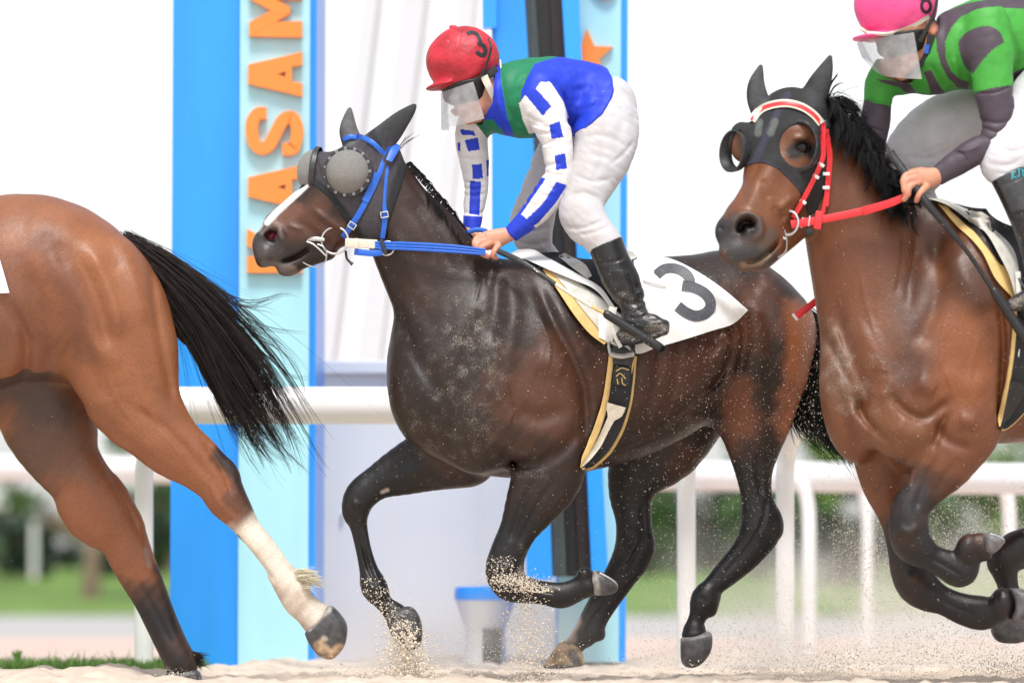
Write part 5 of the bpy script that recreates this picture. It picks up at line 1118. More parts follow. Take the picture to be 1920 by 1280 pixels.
D([(1764, 775), (1748, 812), (1734, 850)], 7, 4.5, -60); D([(1700, 640), (1722, 700), (1716, 750)], 22, -3, -60); D([(1750, 700), (1800, 730), (1840, 720)], 20, -3, -60); D([(1640, 700), (1630, 740)], 14, 4, -60)
D([(1745, 440), (1752, 520), (1735, 600), (1690, 680)], 16, 4, -60); D([(1720, 420), (1706, 500), (1690, 590)], 10, 3, -60)
for k in range(5): D([(1685+k*6, 440), (1680+k*6, 500), (1668+k*5, 560)], 2.6, 2.2, -60)
D([(1600, 500), (1620, 600), (1650, 680)], 3.5, -1.4, -60); D([(1760, 600), (1750, 680), (1780, 760)], 3, -1.3, -60); D([(1820, 640), (1800, 720)], 3, -1.2, -60); D([(1856, 560), (1866, 640), (1862, 740), (1855, 815)], 7, 9, -60); D([(1740, 790), (1760, 830), (1810, 848)], 9, 4, -60); D([(1780, 790), (1815, 800)], 14, -4, -60)
D([(1760, 480), (1830, 600)], 26, -4, -60); D([(1700, 720), (1740, 740)], 20, -4, -60)
D([(1668, 990), (1690, 1000), (1712, 985)], 8, -2.5, -120); D([(1720, 1040), (1760, 1062), (1790, 1080)], 3.4, 3.2, -120); D([(1740, 1110), (1790, 1140), (1830, 1150)], 3.6, 3.2, -30); D([(1690, 1080), (1716, 1086)], 8, -2.5, -30); D([(1700, 880), (1690, 920)], 3, -1.5, -120); D([(1740, 860), (1716, 920), (1700, 960)], 7, 4, -120); D([(1775, 870), (1735, 930)], 6, 3, -120)
D([(1380, 452), (1382, 436), (1394, 430), (1402, 442)], 8.5, 15, -130, soft=5); D([(1345, 446), (1349, 438)], 6, 3.5, -130, soft=5)
D([(1366, 450), (1370, 426), (1390, 414), (1412, 424), (1418, 450), (1404, 466)], 5, -4, -130)
D([(1452, 462), (1436, 482), (1410, 500), (1384, 504)], 3.2, 7, -120, soft=5)
D([(1440, 400), (1462, 425)], 8, 4, -120); D([(1420, 350), (1430, 390)], 8, 3, -120); D([(1480, 380), (1446, 410)], 6, -3, -110); D([(1390, 340), (1384, 400)], 8, 3, -120)
D([(1476, 276), (1490, 272), (1506, 280)], 5, -4, -110); D([(1484, 300), (1502, 302)], 4, -2, -110); D([(1496, 289)], 11, 5, -110)
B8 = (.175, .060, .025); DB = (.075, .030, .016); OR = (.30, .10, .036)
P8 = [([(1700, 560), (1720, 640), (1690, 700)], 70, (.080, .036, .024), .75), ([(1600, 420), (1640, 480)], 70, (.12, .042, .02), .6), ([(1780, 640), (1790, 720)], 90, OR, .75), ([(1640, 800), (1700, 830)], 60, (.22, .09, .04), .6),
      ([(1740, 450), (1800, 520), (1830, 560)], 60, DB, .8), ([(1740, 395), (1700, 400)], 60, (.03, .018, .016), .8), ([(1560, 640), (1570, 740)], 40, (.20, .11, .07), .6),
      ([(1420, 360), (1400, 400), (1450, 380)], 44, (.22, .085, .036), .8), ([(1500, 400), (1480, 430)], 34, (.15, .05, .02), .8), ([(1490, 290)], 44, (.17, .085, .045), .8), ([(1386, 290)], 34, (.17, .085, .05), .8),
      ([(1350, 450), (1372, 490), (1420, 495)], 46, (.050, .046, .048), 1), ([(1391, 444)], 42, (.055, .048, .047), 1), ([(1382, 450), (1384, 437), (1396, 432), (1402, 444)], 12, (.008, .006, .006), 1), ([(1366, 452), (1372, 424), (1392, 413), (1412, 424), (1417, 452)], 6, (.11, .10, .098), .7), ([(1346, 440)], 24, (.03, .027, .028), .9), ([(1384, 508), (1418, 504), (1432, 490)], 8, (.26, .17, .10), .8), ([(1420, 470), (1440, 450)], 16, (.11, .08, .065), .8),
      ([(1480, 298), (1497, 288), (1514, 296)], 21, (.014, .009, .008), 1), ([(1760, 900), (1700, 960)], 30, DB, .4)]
for kx, a in (('nf', 4), ('ff', 5), ('nh', 4), ('fh', 2)): P8.append(([((p[0]+p[2])/2, (p[1]+p[3])/2, p[4]) for p in LEGS8[kx][a:]], 108, K, 1))
P8 += [([(1720, 925, -150), (1700, 950, -150)], 40, (.045, .038, .040), .6)]
U8 = [([(1550, 620), (1570, 760)], 60, .5), ([(1590, 700), (1620, 770)], 70, .45), ([(1640, 600), (1660, 700)], 70, .3), ([(1700, 900, -140), (1700, 1100, -140)], 120, .14), ([(1360, 480), (1420, 500)], 36, .4), ([(1690, 820)], 60, .2), ([(1870, 1150, -50)], 40, .3)]
H8 = empty('horse', F8.W((1850, 1250, 0)), 'bay racehorse with red bridle and open black eye cups at the right', 'horse')
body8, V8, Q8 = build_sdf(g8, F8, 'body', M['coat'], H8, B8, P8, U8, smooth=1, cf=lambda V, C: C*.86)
S8 = Surf((V8, Q8))
hoof(F8, [(1828, 1000), (1846, 999), (1869, 1011), (1866, 1022), (1852, 1036), (1838, 1040), (1826, 1020)], -146, 30, M['hoofd'], H8, shoe=[(1840, 1002, -22), (1862, 1010, -18), (1866, 1018, -6), (1850, 1034, 6)], cf=lambda V, C: C*2.0)
hoof(F8, [(1886, 1101), (1912, 1104), (1940, 1120), (1944, 1150), (1920, 1168), (1890, 1166), (1896, 1136)], -58, 36, M['hoofd'], H8, cf=lambda V, C: C*1.6)
hoof(F8, [(1866, 1158), (1890, 1150), (1926, 1150), (1944, 1184), (1926, 1204), (1886, 1205), (1869, 1188)], 94, 34, M['hoofd'], H8)
hoof(F8, [(2260, 1156), (2312, 1156), (2316, 1196), (2300, 1206), (2266, 1204), (2250, 1196)], 330, 32, M['hoofd'], H8)
e8 = S8.w(1496, 290, -6)
g = Grid((1470, 265, e8-30), (1522, 315, e8+30), 1.2); g.ell((1497, 290, e8), (17, 15, 14), k=1); build_sdf(g, F8, 'eye', M['eye'], H8)
# mane: long black hair over the crest
mr = [(1546, 196, -46), (1572, 232, -44), (1600, 274, -42), (1628, 318, -40), (1652, 356, -40), (1678, 384, -40)]
MG8 = []
for i, p in enumerate(mr):
    dx = 8+i*1.5
    MG8.append([p, (p[0]+dx, p[1]+2, -100), (p[0]+dx*.6, p[1]+34, -138), (p[0]-2+i*4, p[1]+78-i*6, -146)])
hair(F8, 'mane', M['hair'], H8, MG8, 2400, rad=1.0, spread=8, jit=13, seed=8, flyaway=.06)
hair(F8, 'mane', M['hair'], H8, [[(p[0]-6, p[1]+8, -60), (p[0]+22, p[1]-10, -66), (p[0]+46, p[1]+12, -60), (p[0]+54, p[1]+52, -56)] for p in mr], 1300, rad=.9, spread=8, jit=15, seed=9, flyaway=.12)
hair(F8, 'mane', M['hair'], H8, [[(1628, 330, -90), (1660, 352, -130), (1690, 366, -176), (1712, 370, -184)], [(1640, 345, -90), (1664, 366, -130), (1690, 376, -176), (1708, 378, -184)]], 70, rad=.9, spread=4, jit=6, seed=10)
hair(F8, 'forelock', M['hair'], H8, [[(1545, 190, -50), (1552, 160, -52), (1566, 140, -52), (1572, 124, -52)], [(1548, 196, -50), (1562, 170, -52), (1580, 165, -52), (1590, 172, -52)]], 26, rad=.7, spread=3, jit=6, seed=11)
hair(F8, 'tail', M['hair'], H8, [[(2440, 560, 300), (2500, 640, 310), (2540, 760, 310), (2580, 860, 300)], [(2440, 570, 300), (2480, 680, 310), (2500, 780, 310), (2520, 880, 300)]], 200, rad=1.6, spread=12, jit=20, seed=12)
# ------------------------------------------------------------------ hood with open cups
def hood8():
    g = Grid((1325, 100, -250), (1600, 440, 60), 1.8); head8(g, 2.6)
    g.chain([(1510, 268, -56, 62.6, .75), (1548, 320, -58, 76.6, .72)], k=36, n=4, grow=-2); g.blur(2)
    g.poly([(1355, 352), (1368, 342), (1390, 322), (1420, 318), (1454, 334), (1484, 364), (1500, 386), (1508, 414), (1536, 400), (1546, 340), (1551, 290), (1558, 250), (1556, 205), (1575, 150), (1560, 100), (1400, 100), (1395, 190), (1385, 235), (1340, 250), (1340, 340)], k=3)
    def ellp(c, a, b): return [(c[0]+a*math.cos(t), c[1]+b*math.sin(t)) for t in np.linspace(0, 6.283, 28)[:-1]]
    g.poly(ellp((1488, 287), 34, 40), k=2, op='-'); g.poly(ellp((1381, 290), 15, 34), k=2, op='-')
    V, F = g.mesh(1); C = np.tile(np.array((.020, .020, .022)), (len(V), 1)); NV = (.040, .036, .062)
    paint(V, C, [([(1470, 189), (1440, 245), (1410, 310)], 9, NV, 1), ([(1368, 340), (1392, 322), (1421, 320), (1454, 337), (1484, 366)], 10, NV, .9), ([(1418, 240), (1415, 262)], 9, (.13, .14, .13), .9), ([(1446, 240), (1438, 262)], 9, (.13, .14, .13), .9),
                 ([(1519, 200), (1552, 115)], 26, (.050, .052, .056), 1), ([(1418, 200), (1424, 130)], 24, (.075, .078, .082), 1)])
    t = empty('blinker_hood', F8.W((1470, 400, -100)), 'black blinker hood with open rubber eye cups on the right hand horse', 'hood')
    mesh_obj('hood', F8.W(V), F[:, ::-1].copy(), M['hoodc'], t, True, C)
    def cupring(c, ax, r, sq, tall):
        ax = np.array(ax, float)/np.linalg.norm(ax); V = []; F = []; n = 44; a = np.cross(ax, [0, 1, .01]); a /= np.linalg.norm(a); b = np.cross(ax, a)
        prof = [(r-6, -2), (r+2, -2), (r+5, .25), (r+5, .8), (r+3, 1), (r, 1), (r-1, .6), (r-5, .1)]
        for rr, h in prof:
            for i in range(n):
                th = 2*math.pi*i/n; d = a*math.cos(th)+b*math.sin(th)*sq; wgt = max(0, (d[0])*1.0+.35)*tall+4
                V.append(np.array(c)+d*rr+ax*(h*wgt if h > 0 else h))
        for j in range(len(prof)-1):
            for i in range(n): F.append((j*n+i, j*n+(i+1) % n, (j+1)*n+(i+1) % n, (j+1)*n+i))
        return V, F
    uvw_obj(F8, 'eye_cup', cupring((1489, 288, -144), (-.32, -.05, -1), 40, 1.12, 17), M['rubber'], t, ang=60)
    V, F = cupring((1378, 292, -112), (-1, -.02, -.55), 34, 1.2, 0)
    uvw_obj(F8, 'eye_cup', rev((1378, 294, -110), (-.84, -.05, -.54), [(31, -8), (36, -2), (39, 8), (39.5, 14), (37, 14.5), (35, 8), (31, -1), (29, -8)], 44, 1.0), M['rubber'], t, ang=60)
hood8()
def band8(name, pts, w, th, m, parent, off=5, **k): return uvw_obj(F8, name, strap(S8, pts, w, th, off, **k), m, parent, ang=50)
R8 = empty('bridle', F8.W((1480, 520, -160)), 'bright red racing bridle with white edged browband and red reins', 'bridle')
BB = [(1404, 236), (1418, 218), (1438, 209), (1468, 206), (1496, 213), (1518, 227), (1533, 244)]
band8('browband', BB, 15, 3, M['offw'], R8, 5); band8('browband_inlay', BB, 7, 1.4, M['red'], R8, 8.4)
uvw_obj(F8, 'rosette', rev((1540, 246, S8.w(1540, 246, 6)), (.1, 0, -1), [(10, 0), (10, 3), (7, 5), (0, 5.5)], 24), M['rubber'], R8)
band8('cheek_strap', [(1537, 240), (1535, 275), (1535, 305), (1520, 342), (1498, 385), (1478, 420)], 9, 3, M['red'], R8, 6)
band8('cheek_strap', [(1541, 246), (1545, 280), (1548, 305), (1545, 350), (1541, 396)], 10, 3, M['red'], R8, 6)
band8('throat_strap', [(1541, 380), (1536, 405), (1529, 430)], 8, 3, M['red'], R8, 6)
for c, a in (((1531, 321), -60), ((1521, 343), -60), ((1497, 390), -55), ((1541, 337), 0), ((1541, 362), 0)): uvw_obj(F8, 'keeper', boxuvw((c[0], c[1], S8.w(*c, 9.5)), 13, 6, 2.4, a+90 if a else 0, .8), M['white'], R8)
wj = S8.w(1476, 430, 10)
bt = empty('bit', F8.W((1465, 440, wj)), 'steel ring bit in the mouth of the horse with the red bridle', 'bit')
uvw_obj(F8, 'bit_ring', ringuvw((1470, 430, wj-3), 19, 2.2, (.5, .1, 1), sq=1.15), M['alu'], bt)
uvw_obj(F8, 'mouthpiece', joinVF(tubeuvw([(1434, 446, wj+2), (1448, 440, wj-4), (1460, 438, wj-5)], [2, 5, 4.5], 10, 3), tubeuvw([(1436, 450, wj), (1452, 452, wj-4), (1464, 460, wj-5)], 2.2, 8)), M['alu'], bt)
uvw_obj(F8, 'curb_ring', tubeuvw([(1462, 442, wj-4), (1466, 462, wj-5), (1464, 482, wj-4), (1448, 494, wj), (1430, 496, wj+8)], 1.4, 8), M['steel'], bt)
uvw_obj(F8, 'rein', strap(None, [(1474, 433), (1530, 423), (1609, 407), (1660, 392), (1693, 375)], [15, 14, 14, 13, 8], 4, 0, wfix=[wj-8, -150, -160, -178, -186]), M['red'], R8)
uvw_obj(F8, 'rein', strap(None, [(1607, 408), (1660, 393), (1688, 380)], [16, 14, 10], 3, 0, wfix=[-164, -181, -187]), M['red'], R8)
uvw_obj(F8, 'rein_stop', joinVF(boxuvw((1525, 424, -158), 14, 34, 4, 8, 2), boxuvw((1500, 428, -156), 4, 18, 4, 8, 1)), M['red'], R8)
uvw_obj(F8, 'rein_buckle', joinVF(boxuvw((1495, 429, -160), 3, 20, 4, 8, 1), boxuvw((1508, 426, -160), 3, 20, 4, 8, 1)), M['alu'], R8)
uvw_obj(F8, 'throat_buckle', boxuvw((1508, 446, wj+6), 16, 12, 8, -10, 2), M['black'], R8)
uvw_obj(F8, 'loose_rein_end', strap(None, [(1560, 540), (1528, 566), (1494, 592)], [13, 13, 13], 4, 0, wfix=[30, 24, 20]), M['red'], R8)
uvw_obj(F8, 'end_tip', boxuvw((1492, 593, 19), 5, 15, 5, -38, 1), M['white'], R8)
# ------------------------------------------------------------------ saddle, girth and whip
SD8 = empty('saddle', F8.W((1850, 560, -120)), 'black racing saddle with white flap and yellow pad at the right edge', 'saddle')
def p8(name, A, B, nu, nv, off, th, m, parent=None, **k):
    VF = patch(S8, A, B, nu, nv, off, th, **k); uvw_obj(F8, name, VF, m, parent or SD8, ang=60); return VF
p8('pad', [(1753, 388), (1785, 430), (1826, 482), (1850, 532), (1884, 568)], [(1768, 392), (1802, 420), (1848, 470), (1874, 510), (1890, 560)], 30, 10, 3, 9, M['pad'])
p8('panel', [(1772, 398), (1800, 425), (1835, 470), (1858, 504), (1868, 508)], [(1784, 398), (1820, 425), (1850, 460), (1868, 490), (1870, 506)], 20, 8, 10, 6, M['leather'])
p8('seat', [(1762, 378), (1802, 388), (1850, 404), (1900, 426), (1990, 440), (2080, 430)], [(1850, 440), (1885, 480), (1893, 540), (1900, 600), (1960, 640), (2040, 620)], 30, 16, 14, 5, M['girthb'])
p8('white_flap', [(1734, 378), (1775, 396), (1828, 440), (1856, 488), (1876, 530), (1890, 582)], [(1748, 375), (1792, 388), (1846, 418), (1882, 458), (1894, 500), (1896, 580)], 34, 10, 27, 4, M['flap'])
NC8 = empty('number_cloth', F8.W((2060, 640, 0)), 'white saddle cloth of the right hand horse, almost wholly out of frame', 'number cloth')
p8('cloth', [(1960, 440), (2080, 440), (2180, 470), (2230, 560)], [(1950, 660), (2040, 680), (2160, 650), (2230, 570)], 30, 18, 6, 3, M['white'], NC8)
uvw_obj(F8, 'stirrup_leather', strap(None, [(1891, 520), (1892, 560), (1896, 590)], [10, 9, 8], 3, 0, wfix=[-176, -184, -188]), M['flap'], SD8)
uvw_obj(F8, 'stirrup_leather', strap(None, [(1892, 532), (1900, 548), (1908, 560)], [4, 4, 4], 3, 0, wfix=[-180, -188, -190]), M['rubber'], SD8)
uvw_obj(F8, 'stirrup_iron', tubeuvw([(1888, 590, -200), (1900, 580, -196), (1925, 578, -190), (1944, 590, -184)], 5, 8), M['steel'], SD8)
G8 = empty('girth', F8.W((1890, 800, -130)), 'broad black girth with tan edging at the right edge', 'girth')
GC = [(1920, 585), (1916, 650), (1906, 710), (1892, 758), (1872, 795), (1862, 806)]; GW = [66, 66, 60, 50, 26, 8]
uvw_obj(F8, 'band', strap(S8, GC, GW, 3.5, 5, n=10), M['girthb'], G8, ang=50)
Pc = catmull(np.array(GC, float), 3); T = np.gradient(Pc, axis=0); T /= np.linalg.norm(T, axis=1)[:, None]; N = np.stack([-T[:, 1], T[:, 0]], 1); W_ = np.interp(np.linspace(0, 1, len(Pc)), np.linspace(0, 1, 6), GW)
for sgn in (-1, 1): uvw_obj(F8, 'edging', strap(S8, [(q[0]+n_[0]*sgn*(w/2-1), q[1]+n_[1]*sgn*(w/2-1)) for q, n_, w in zip(Pc, N, W_)], [8, 8, 8, 9, 8, 3], 6, 5, n=3), M['pad'], G8, ang=60)
uvw_obj(F8, 'clear_panel', strap(S8, [(1896, 722), (1888, 750), (1876, 780), (1866, 798)], [38, 28, 16, 4], 1.5, 9.5), M['leather'], G8)
uvw_obj(F8, 'white_emblem', joinVF(*[strap(S8, P, 5, .9, 9.6, n=5, smoothw=0) for P in ([(1898, 662), (1896, 674), (1903, 681), (1916, 680)], [(1908, 652), (1912, 664), (1920, 668)], [(1903, 668), (1912, 672), (1922, 676)])]), M['white'], G8)
WH8 = empty('whip', F8.W((1790, 500, -200)), 'black whip with thick grip held along the right hand horse shoulder', 'whip')
uvw_obj(F8, 'handle', tubeuvw([(1655, 302, -176), (1661, 310, -178), (1690, 350, -190), (1716, 388, -200)], [10, 8.5, 7.5, 6], 14), M['rubber'], WH8)
uvw_obj(F8, 'shaft', tubeuvw([(1712, 382, -200), (1730, 408, -206), (1790, 480, -214), (1842, 558, -218)], [7, 7, 4.2, 4.2], 12), M['leather'], WH8)
for q in range(9): f = q/8; uvw_obj(F8, 'grip_band', ringuvw((1722+f*60, 396+f*76, -203-f*10), 6.6-2*f, .8, (.62, .78, -.1), 14, 5), M['rubber'], WH8)
uvw_obj(F8, 'flap', tubeuvw([(1838, 552, -218), (1846, 562, -219), (1880, 614, -222), (1912, 664, -226), (1916, 670, -226)], [4, 8.5, 9.5, 10, 8], 14), M['leather'], WH8)
# ================================================================== RIDER at the right, pink cap
GR8 = (.055, .33, .045); PU = (.070, .052, .070)
def j8_torso(g, gr=0):
    g.chain([(2030, 120, 50, 66, 1), (1970, 84, 30, 80, 1), (1900, 76, 0, 84, 1), (1840, 84, -24, 82, 1.05), (1790, 100, -44, 72, 1.1), (1758, 112, -54, 56, 1.1)], k=20, n=3, grow=gr)
    g.ell((1686, 138, 0), (44, 40, 36), k=30, grow=gr); g.ell((1838, 92, -98), (50, 50, 34), k=24, grow=gr)
    g.ell((1740, 150, -34), (40, 30, 44), k=24, grow=gr)
NA8 = [(1798, 62, 1882, 56, -104, .85), (1800, 108, 1890, 100, -116, .8), (1808, 150, 1888, 140, -124, .8), (1814, 186, 1886, 174, -130, .82), (1822, 215, 1889, 212, -134, .86), (1829, 246, 1884, 256, -138, .9), (1820, 272, 1868, 290, -142, .9), (1792, 285, 1836, 310, -148, .9), (1764, 303, 1800, 333, -154, .9), (1736, 326, 1757, 357, -160, .9)]
FA8 = [(1640, 118, 1704, 140, 4, .9), (1622, 156, 1680, 164, 4, .9), (1619, 188, 1672, 198, 2, .9), (1612, 230, 1668, 240, 0, .9), (1610, 268, 1658, 282, -4, .9), (1620, 306, 1660, 320, -10, .9), (1640, 338, 1672, 348, -16, .9)]
NL8 = [(1930, 120, 2070, 190, -30, .8), (1880, 180, 2010, 270, -80, .7), (1846, 238, 1950, 318, -120, .7), (1826, 296, 1918, 330, -146, .75), (1832, 330, 1904, 330, -154, .82), (1846, 356, 1904, 330, -160, .85), (1864, 400, 1930, 375, -166, .85)]
FL8 = [(1930, 150, 2010, 240, 60, .8), (1800, 170, 1890, 262, 70, .8), (1730, 190, 1830, 290, 74, .8), (1680, 240, 1786, 326, 78, .8), (1662, 296, 1752, 360, 84, .82), (1690, 350, 1760, 380, 92, .85), (1740, 430, 1800, 430, 110, .85)]
NB8 = [(1843, 354, 1902, 326, -160, .9), (1858, 384, 1922, 356, -164, .88), (1872, 415, 1940, 392, -168, .86), (1886, 450, 1954, 436, -172, .86), (1898, 490, 1958, 488, -176, .86), (1906, 530, 1958, 534, -180, .9), (1908, 556, 1956, 560, -184, .9)]
def j8_legs(g, gr=0):
    g.ell((2030, 150, 30), (74, 76, 80), k=24, grow=gr); g.chain(pairs(NL8), k=22, n=3, grow=gr); g.chain(pairs(FL8), k=22, n=3, grow=gr)
J8 = empty('person', F8.W((1900, 560, -60)), 'rider in pink cap and green silks with grey purple sleeves at the top right', 'person')
def j8():
    g = Grid((1585, -70, -240), (2130, 620, 200), 2.2)
    j8_torso(g, -16); g.chain(pairs(NA8), k=6, n=3, grow=-10); g.chain(pairs(FA8), k=6, n=3, grow=-9); j8_legs(g, -16); g.chain(pairs(NB8), k=6, n=2, grow=-10)
    g.chain([(1775, 98, -56, 36, 1), (1750, 86, -58, 34, 1), (1728, 78, -58, 32, 1)], k=14, n=2)
    g.ell((1690, 46, -58), (58, 60, 48), k=10, rot=15); g.ell((1690, 92, -58), (38, 52, 40), k=16, rot=-14)
    g.ell((1706, 124, -58), (26, 27, 32), k=14, rot=-20); g.ell((1686, 146, -60), (13, 11, 14), k=10)
    g.chain([(1655, 86, -58, 5, 1), (1650, 102, -58, 7, 1), (1655, 110, -58, 5, 1.5)], k=8, n=2); g.ell((1663, 126, -58), (8, 4, 14), k=5, rot=-15); g.ell((1668, 132, -58), (8, 4, 12), k=5, rot=-15)
    g.dent([(1662, 129), (1680, 127)], 2, 1.5)
    g.ell((1739, 62, -102), (10, 17, 6), k=3, rot=-8); g.dent([(1738, 54), (1741, 70)], 3, 2.5, -102)
    g.chain([(1748, 342, -162, 14, .9), (1736, 345, -168, 17, .75), (1718, 350, -174, 20, .62), (1702, 350, -178, 20, .6), (1692, 350, -180, 15, .7)], k=5, n=3)
    for k0, k1, k2, k3 in (((1700, 340, -186), (1684, 344, -192), (1678, 358, -198), (1684, 370, -196)), ((1702, 350, -190), (1684, 356, -198), (1680, 372, -202), (1688, 380, -198)), ((1706, 358, -190), (1690, 366, -200), (1686, 380, -202), (1680, 389, -198)), ((1722, 364, -190), (1712, 374, -200), (1706, 384, -202), (1703, 391, -196))):
        finger(g, [k0, k1, k2, k3], 6.6)
    g.chain([(1735, 338, -150, 9, 1), (1715, 334, -146, 8.5, 1), (1696, 338, -150, 7.5, 1), (1686, 348, -156, 6.5, 1)], k=3, n=3)
    g.chain([(1660, 350, -18, 13, .8), (1668, 366, -24, 15, .6), (1676, 374, -28, 13, .6)], k=5, n=2)
    for du, dw in ((-6, -40), (0, -44), (7, -46), (14, -46)): finger(g, [(1672+du, 368, dw+6), (1680+du, 376, dw-6), (1686+du, 384, dw-6), (1680+du, 390, dw)], 5.5)
    def cf(V, C):
        paint(V, C, [([(1739, 62, -104)], 17, (.60, .20, .15), .6), ([(1682, 380), (1704, 388)], 10, (.55, .20, .14), .5), ([(1668, 128)], 9, (.45, .12, .10), .7), ([(1730, 20), (1745, 44)], 26, (.015, .012, .011), 1), ([(1684, 356), (1700, 352)], 8, (.50, .19, .14), .5)]); return C
    build_sdf(g, F8, 'body', M['skin'], J8, (.60, .28, .18), smooth=1, cf=cf)
    g = Grid((1590, -30, -190), (2120, 380, 110), 1.9); g.da = 1.3; j8_torso(g, 1); g.blur(2); g.chain(pairs(NA8), k=9, n=3); g.chain(pairs(FA8), k=12, n=3)
    g.poly([(1590, 110), (1720, 110), (1752, 56), (1760, -30), (2060, -30), (2060, 60), (2000, 140), (1930, 146), (1885, 190), (1905, 230), (1895, 290), (1760, 375), (1732, 328), (1700, 340), (1600, 350), (1590, 200)], k=3)
    g.poly([(1620, 0), (1745, -10), (1752, 60), (1735, 110), (1705, 160), (1660, 150), (1620, 100)], k=2, op='-', whi=0)
    D = g.dent
    for L, r, a in (([(1772, 40), (1760, 90), (1768, 140)], 8, 2.4), ([(1800, 60), (1790, 110), (1800, 160)], 6, 3), ([(1880, 60), (1898, 110), (1890, 150)], 6, 3), ([(1850, 30), (1900, 30)], 9, -2), ([(1895, 130), (1925, 110)], 6, 2), ([(1775, 120), (1790, 165)], 5, -2), ([(1735, 130), (1760, 175)], 4, 2), ([(1814, 188), (1850, 190), (1886, 174)], 2.2, 2.6), ([(1826, 240), (1855, 246), (1880, 240)], 4, 2.4), ([(1828, 252), (1850, 262), (1876, 266)], 3.5, 2.6), ([(1820, 264), (1840, 276), (1862, 284)], 3.5, 2.2), ([(1772, 300), (1790, 304), (1800, 322)], 3, 2.6), ([(1780, 296), (1800, 296), (1822, 288)], 4, -2.4), ([(1620, 190), (1645, 196), (1672, 198)], 3, 3), ([(1615, 240), (1660, 250)], 4, 2)): D(L, r, a)
    g.wrinkle(.6, 44, 14, dirs=(1, .5, .2)); g.wrinkle(.25, 22, 15)
    V, F = g.mesh(1); C = np.tile(np.array(GR8), (len(V), 1))
    def fill(poly, col, lo=-999, hi=999): C[inpoly(V, poly) & (V[:, 2] > lo) & (V[:, 2] < hi)] = col
    z = lambda L: [(1560+a/3.047, b/3.047) for a, b in L]
    fill(z([(590, 110), (640, 80), (760, 40), (900, 15), (1000, 0), (1200, -10), (1600, 40), (1600, 110), (1097, 75), (950, 75), (800, 95), (710, 130), (650, 200), (615, 280), (620, 370), (650, 440), (700, 480), (765, 495), (765, 525), (700, 520), (640, 480), (595, 410), (570, 330), (565, 220)]), PU)
    fill(z([(560, 40), (640, 25), (800, -10), (900, -30), (700, -60), (560, 0)]), PU)
    fill([tuple(q) for q in catmull(np.array(z([(768, 465), (720, 400), (693, 320), (700, 262), (760, 215), (850, 198), (915, 230), (942, 290)])), 6)]+z([(880, 330), (830, 380), (790, 430)]), PU, -300, -80)
    fill(z([(985, 450), (1097, 400), (1300, 380), (1300, 520), (1000, 520)]), PU)
    fill(z([(500, 440), (540, 430), (590, 510), (650, 560), (560, 575)]), PU); fill(z([(250, 460), (420, 480), (500, 570), (470, 570), (380, 510), (280, 480)]), PU, -999, 999)
    C[inpoly(V, [(1590, 186), (1622, 188), (1640, 196), (1675, 201), (1700, 220), (1700, 400), (1590, 400)]) & (V[:, 2] > -80)] = PU
    C[inpoly(V, [(1790, 196), (1814, 188), (1850, 180), (1890, 173), (1930, 180), (1930, 320), (1760, 400), (1690, 345), (1720, 310), (1790, 270)]) & (V[:, 2] < -60)] = PU
    mesh_obj('jacket', F8.W(V), F[:, ::-1].copy(), M['silk'], J8, True, C)
    g = Grid((1640, 60, -215), (2130, 470, 190), 2.4); g.da = 1.15; j8_legs(g); g.blur(2)
    g.poly([(1640, 470), (1640, 240), (1740, 160), (1880, 140), (2000, 40), (2130, 60), (2130, 260), (1960, 330), (1903, 328), (1846, 356), (1830, 350), (1820, 470)], k=3)
    D = g.dent
    for L, r, a in (([(1750, 200), (1730, 250), (1690, 290)], 8, 2.5), ([(1700, 290), (1740, 296), (1780, 280)], 5, 2.5), ([(1690, 310), (1730, 318)], 5, 2.5), ([(1760, 230), (1790, 260)], 6, 2), ([(1800, 210), (1770, 260), (1730, 280)], 4, -2), ([(1890, 200), (1910, 250), (1890, 300)], 6, 2.5), ([(1850, 290), (1880, 300), (1915, 290)], 4, 2.5), ([(1836, 320), (1870, 326), (1900, 312)], 4, 2.5), ([(1846, 340), (1870, 340), (1896, 326)], 3, 2)): D(L, r, a)
    g.wrinkle(.4, 44, 18, dirs=(-.4, 1, .3)); g.wrinkle(.25, 80, 19, dirs=(1, .3, 0)); g.wrinkle(.35, 14, 20, dirs=(-.6, 1, .1))
    build_sdf(g, F8, 'breeches', M['breech'], J8, (.58, .57, .60), smooth=1, cf=lambda V, C: paint(V, C, [([(1745, 225), (1725, 260)], 40, (.56, .54, .54), .45), ([(1700, 310)], 30, (.60, .57, .56), .35)]))
    g = Grid((1830, 310, -240), (2010, 620, -120), 2.0); g.chain(pairs(NB8), k=4, n=3)
    g.chain([(1930, 566, -186, 26, .9), (1904, 574, -192, 20, .9), (1884, 580, -196, 14, .9), (1872, 582, -198, 8, 1)], k=10, n=3); g.ell((1950, 572, -184), (24, 22, 22), k=10)
    g.poly([(1840, 356), (1904, 322), (2010, 340), (2010, 620), (1860, 620), (1860, 560), (1900, 540), (1880, 460)], k=2)
    for L, r, a in (([(1880, 418), (1910, 412), (1945, 396)], 3, 3), ([(1850, 366), (1880, 356), (1906, 342)], 2, 1.5), ([(1905, 530), (1930, 540), (1956, 530)], 4, 3), ([(1906, 548), (1930, 556), (1955, 548)], 4, 3)): g.dent(L, r, a, -150)
    g.wrinkle(.8, 26, 5, region=((1860, 430, -240), (2010, 620, -120)))
    V, F = g.mesh(1); C = np.tile(np.array((.018, .018, .020)), (len(V), 1)); up = inpoly(V, [(1830, 300), (1930, 300), (1960, 392), (1878, 412)]); C[up] = (.045, .047, .052)
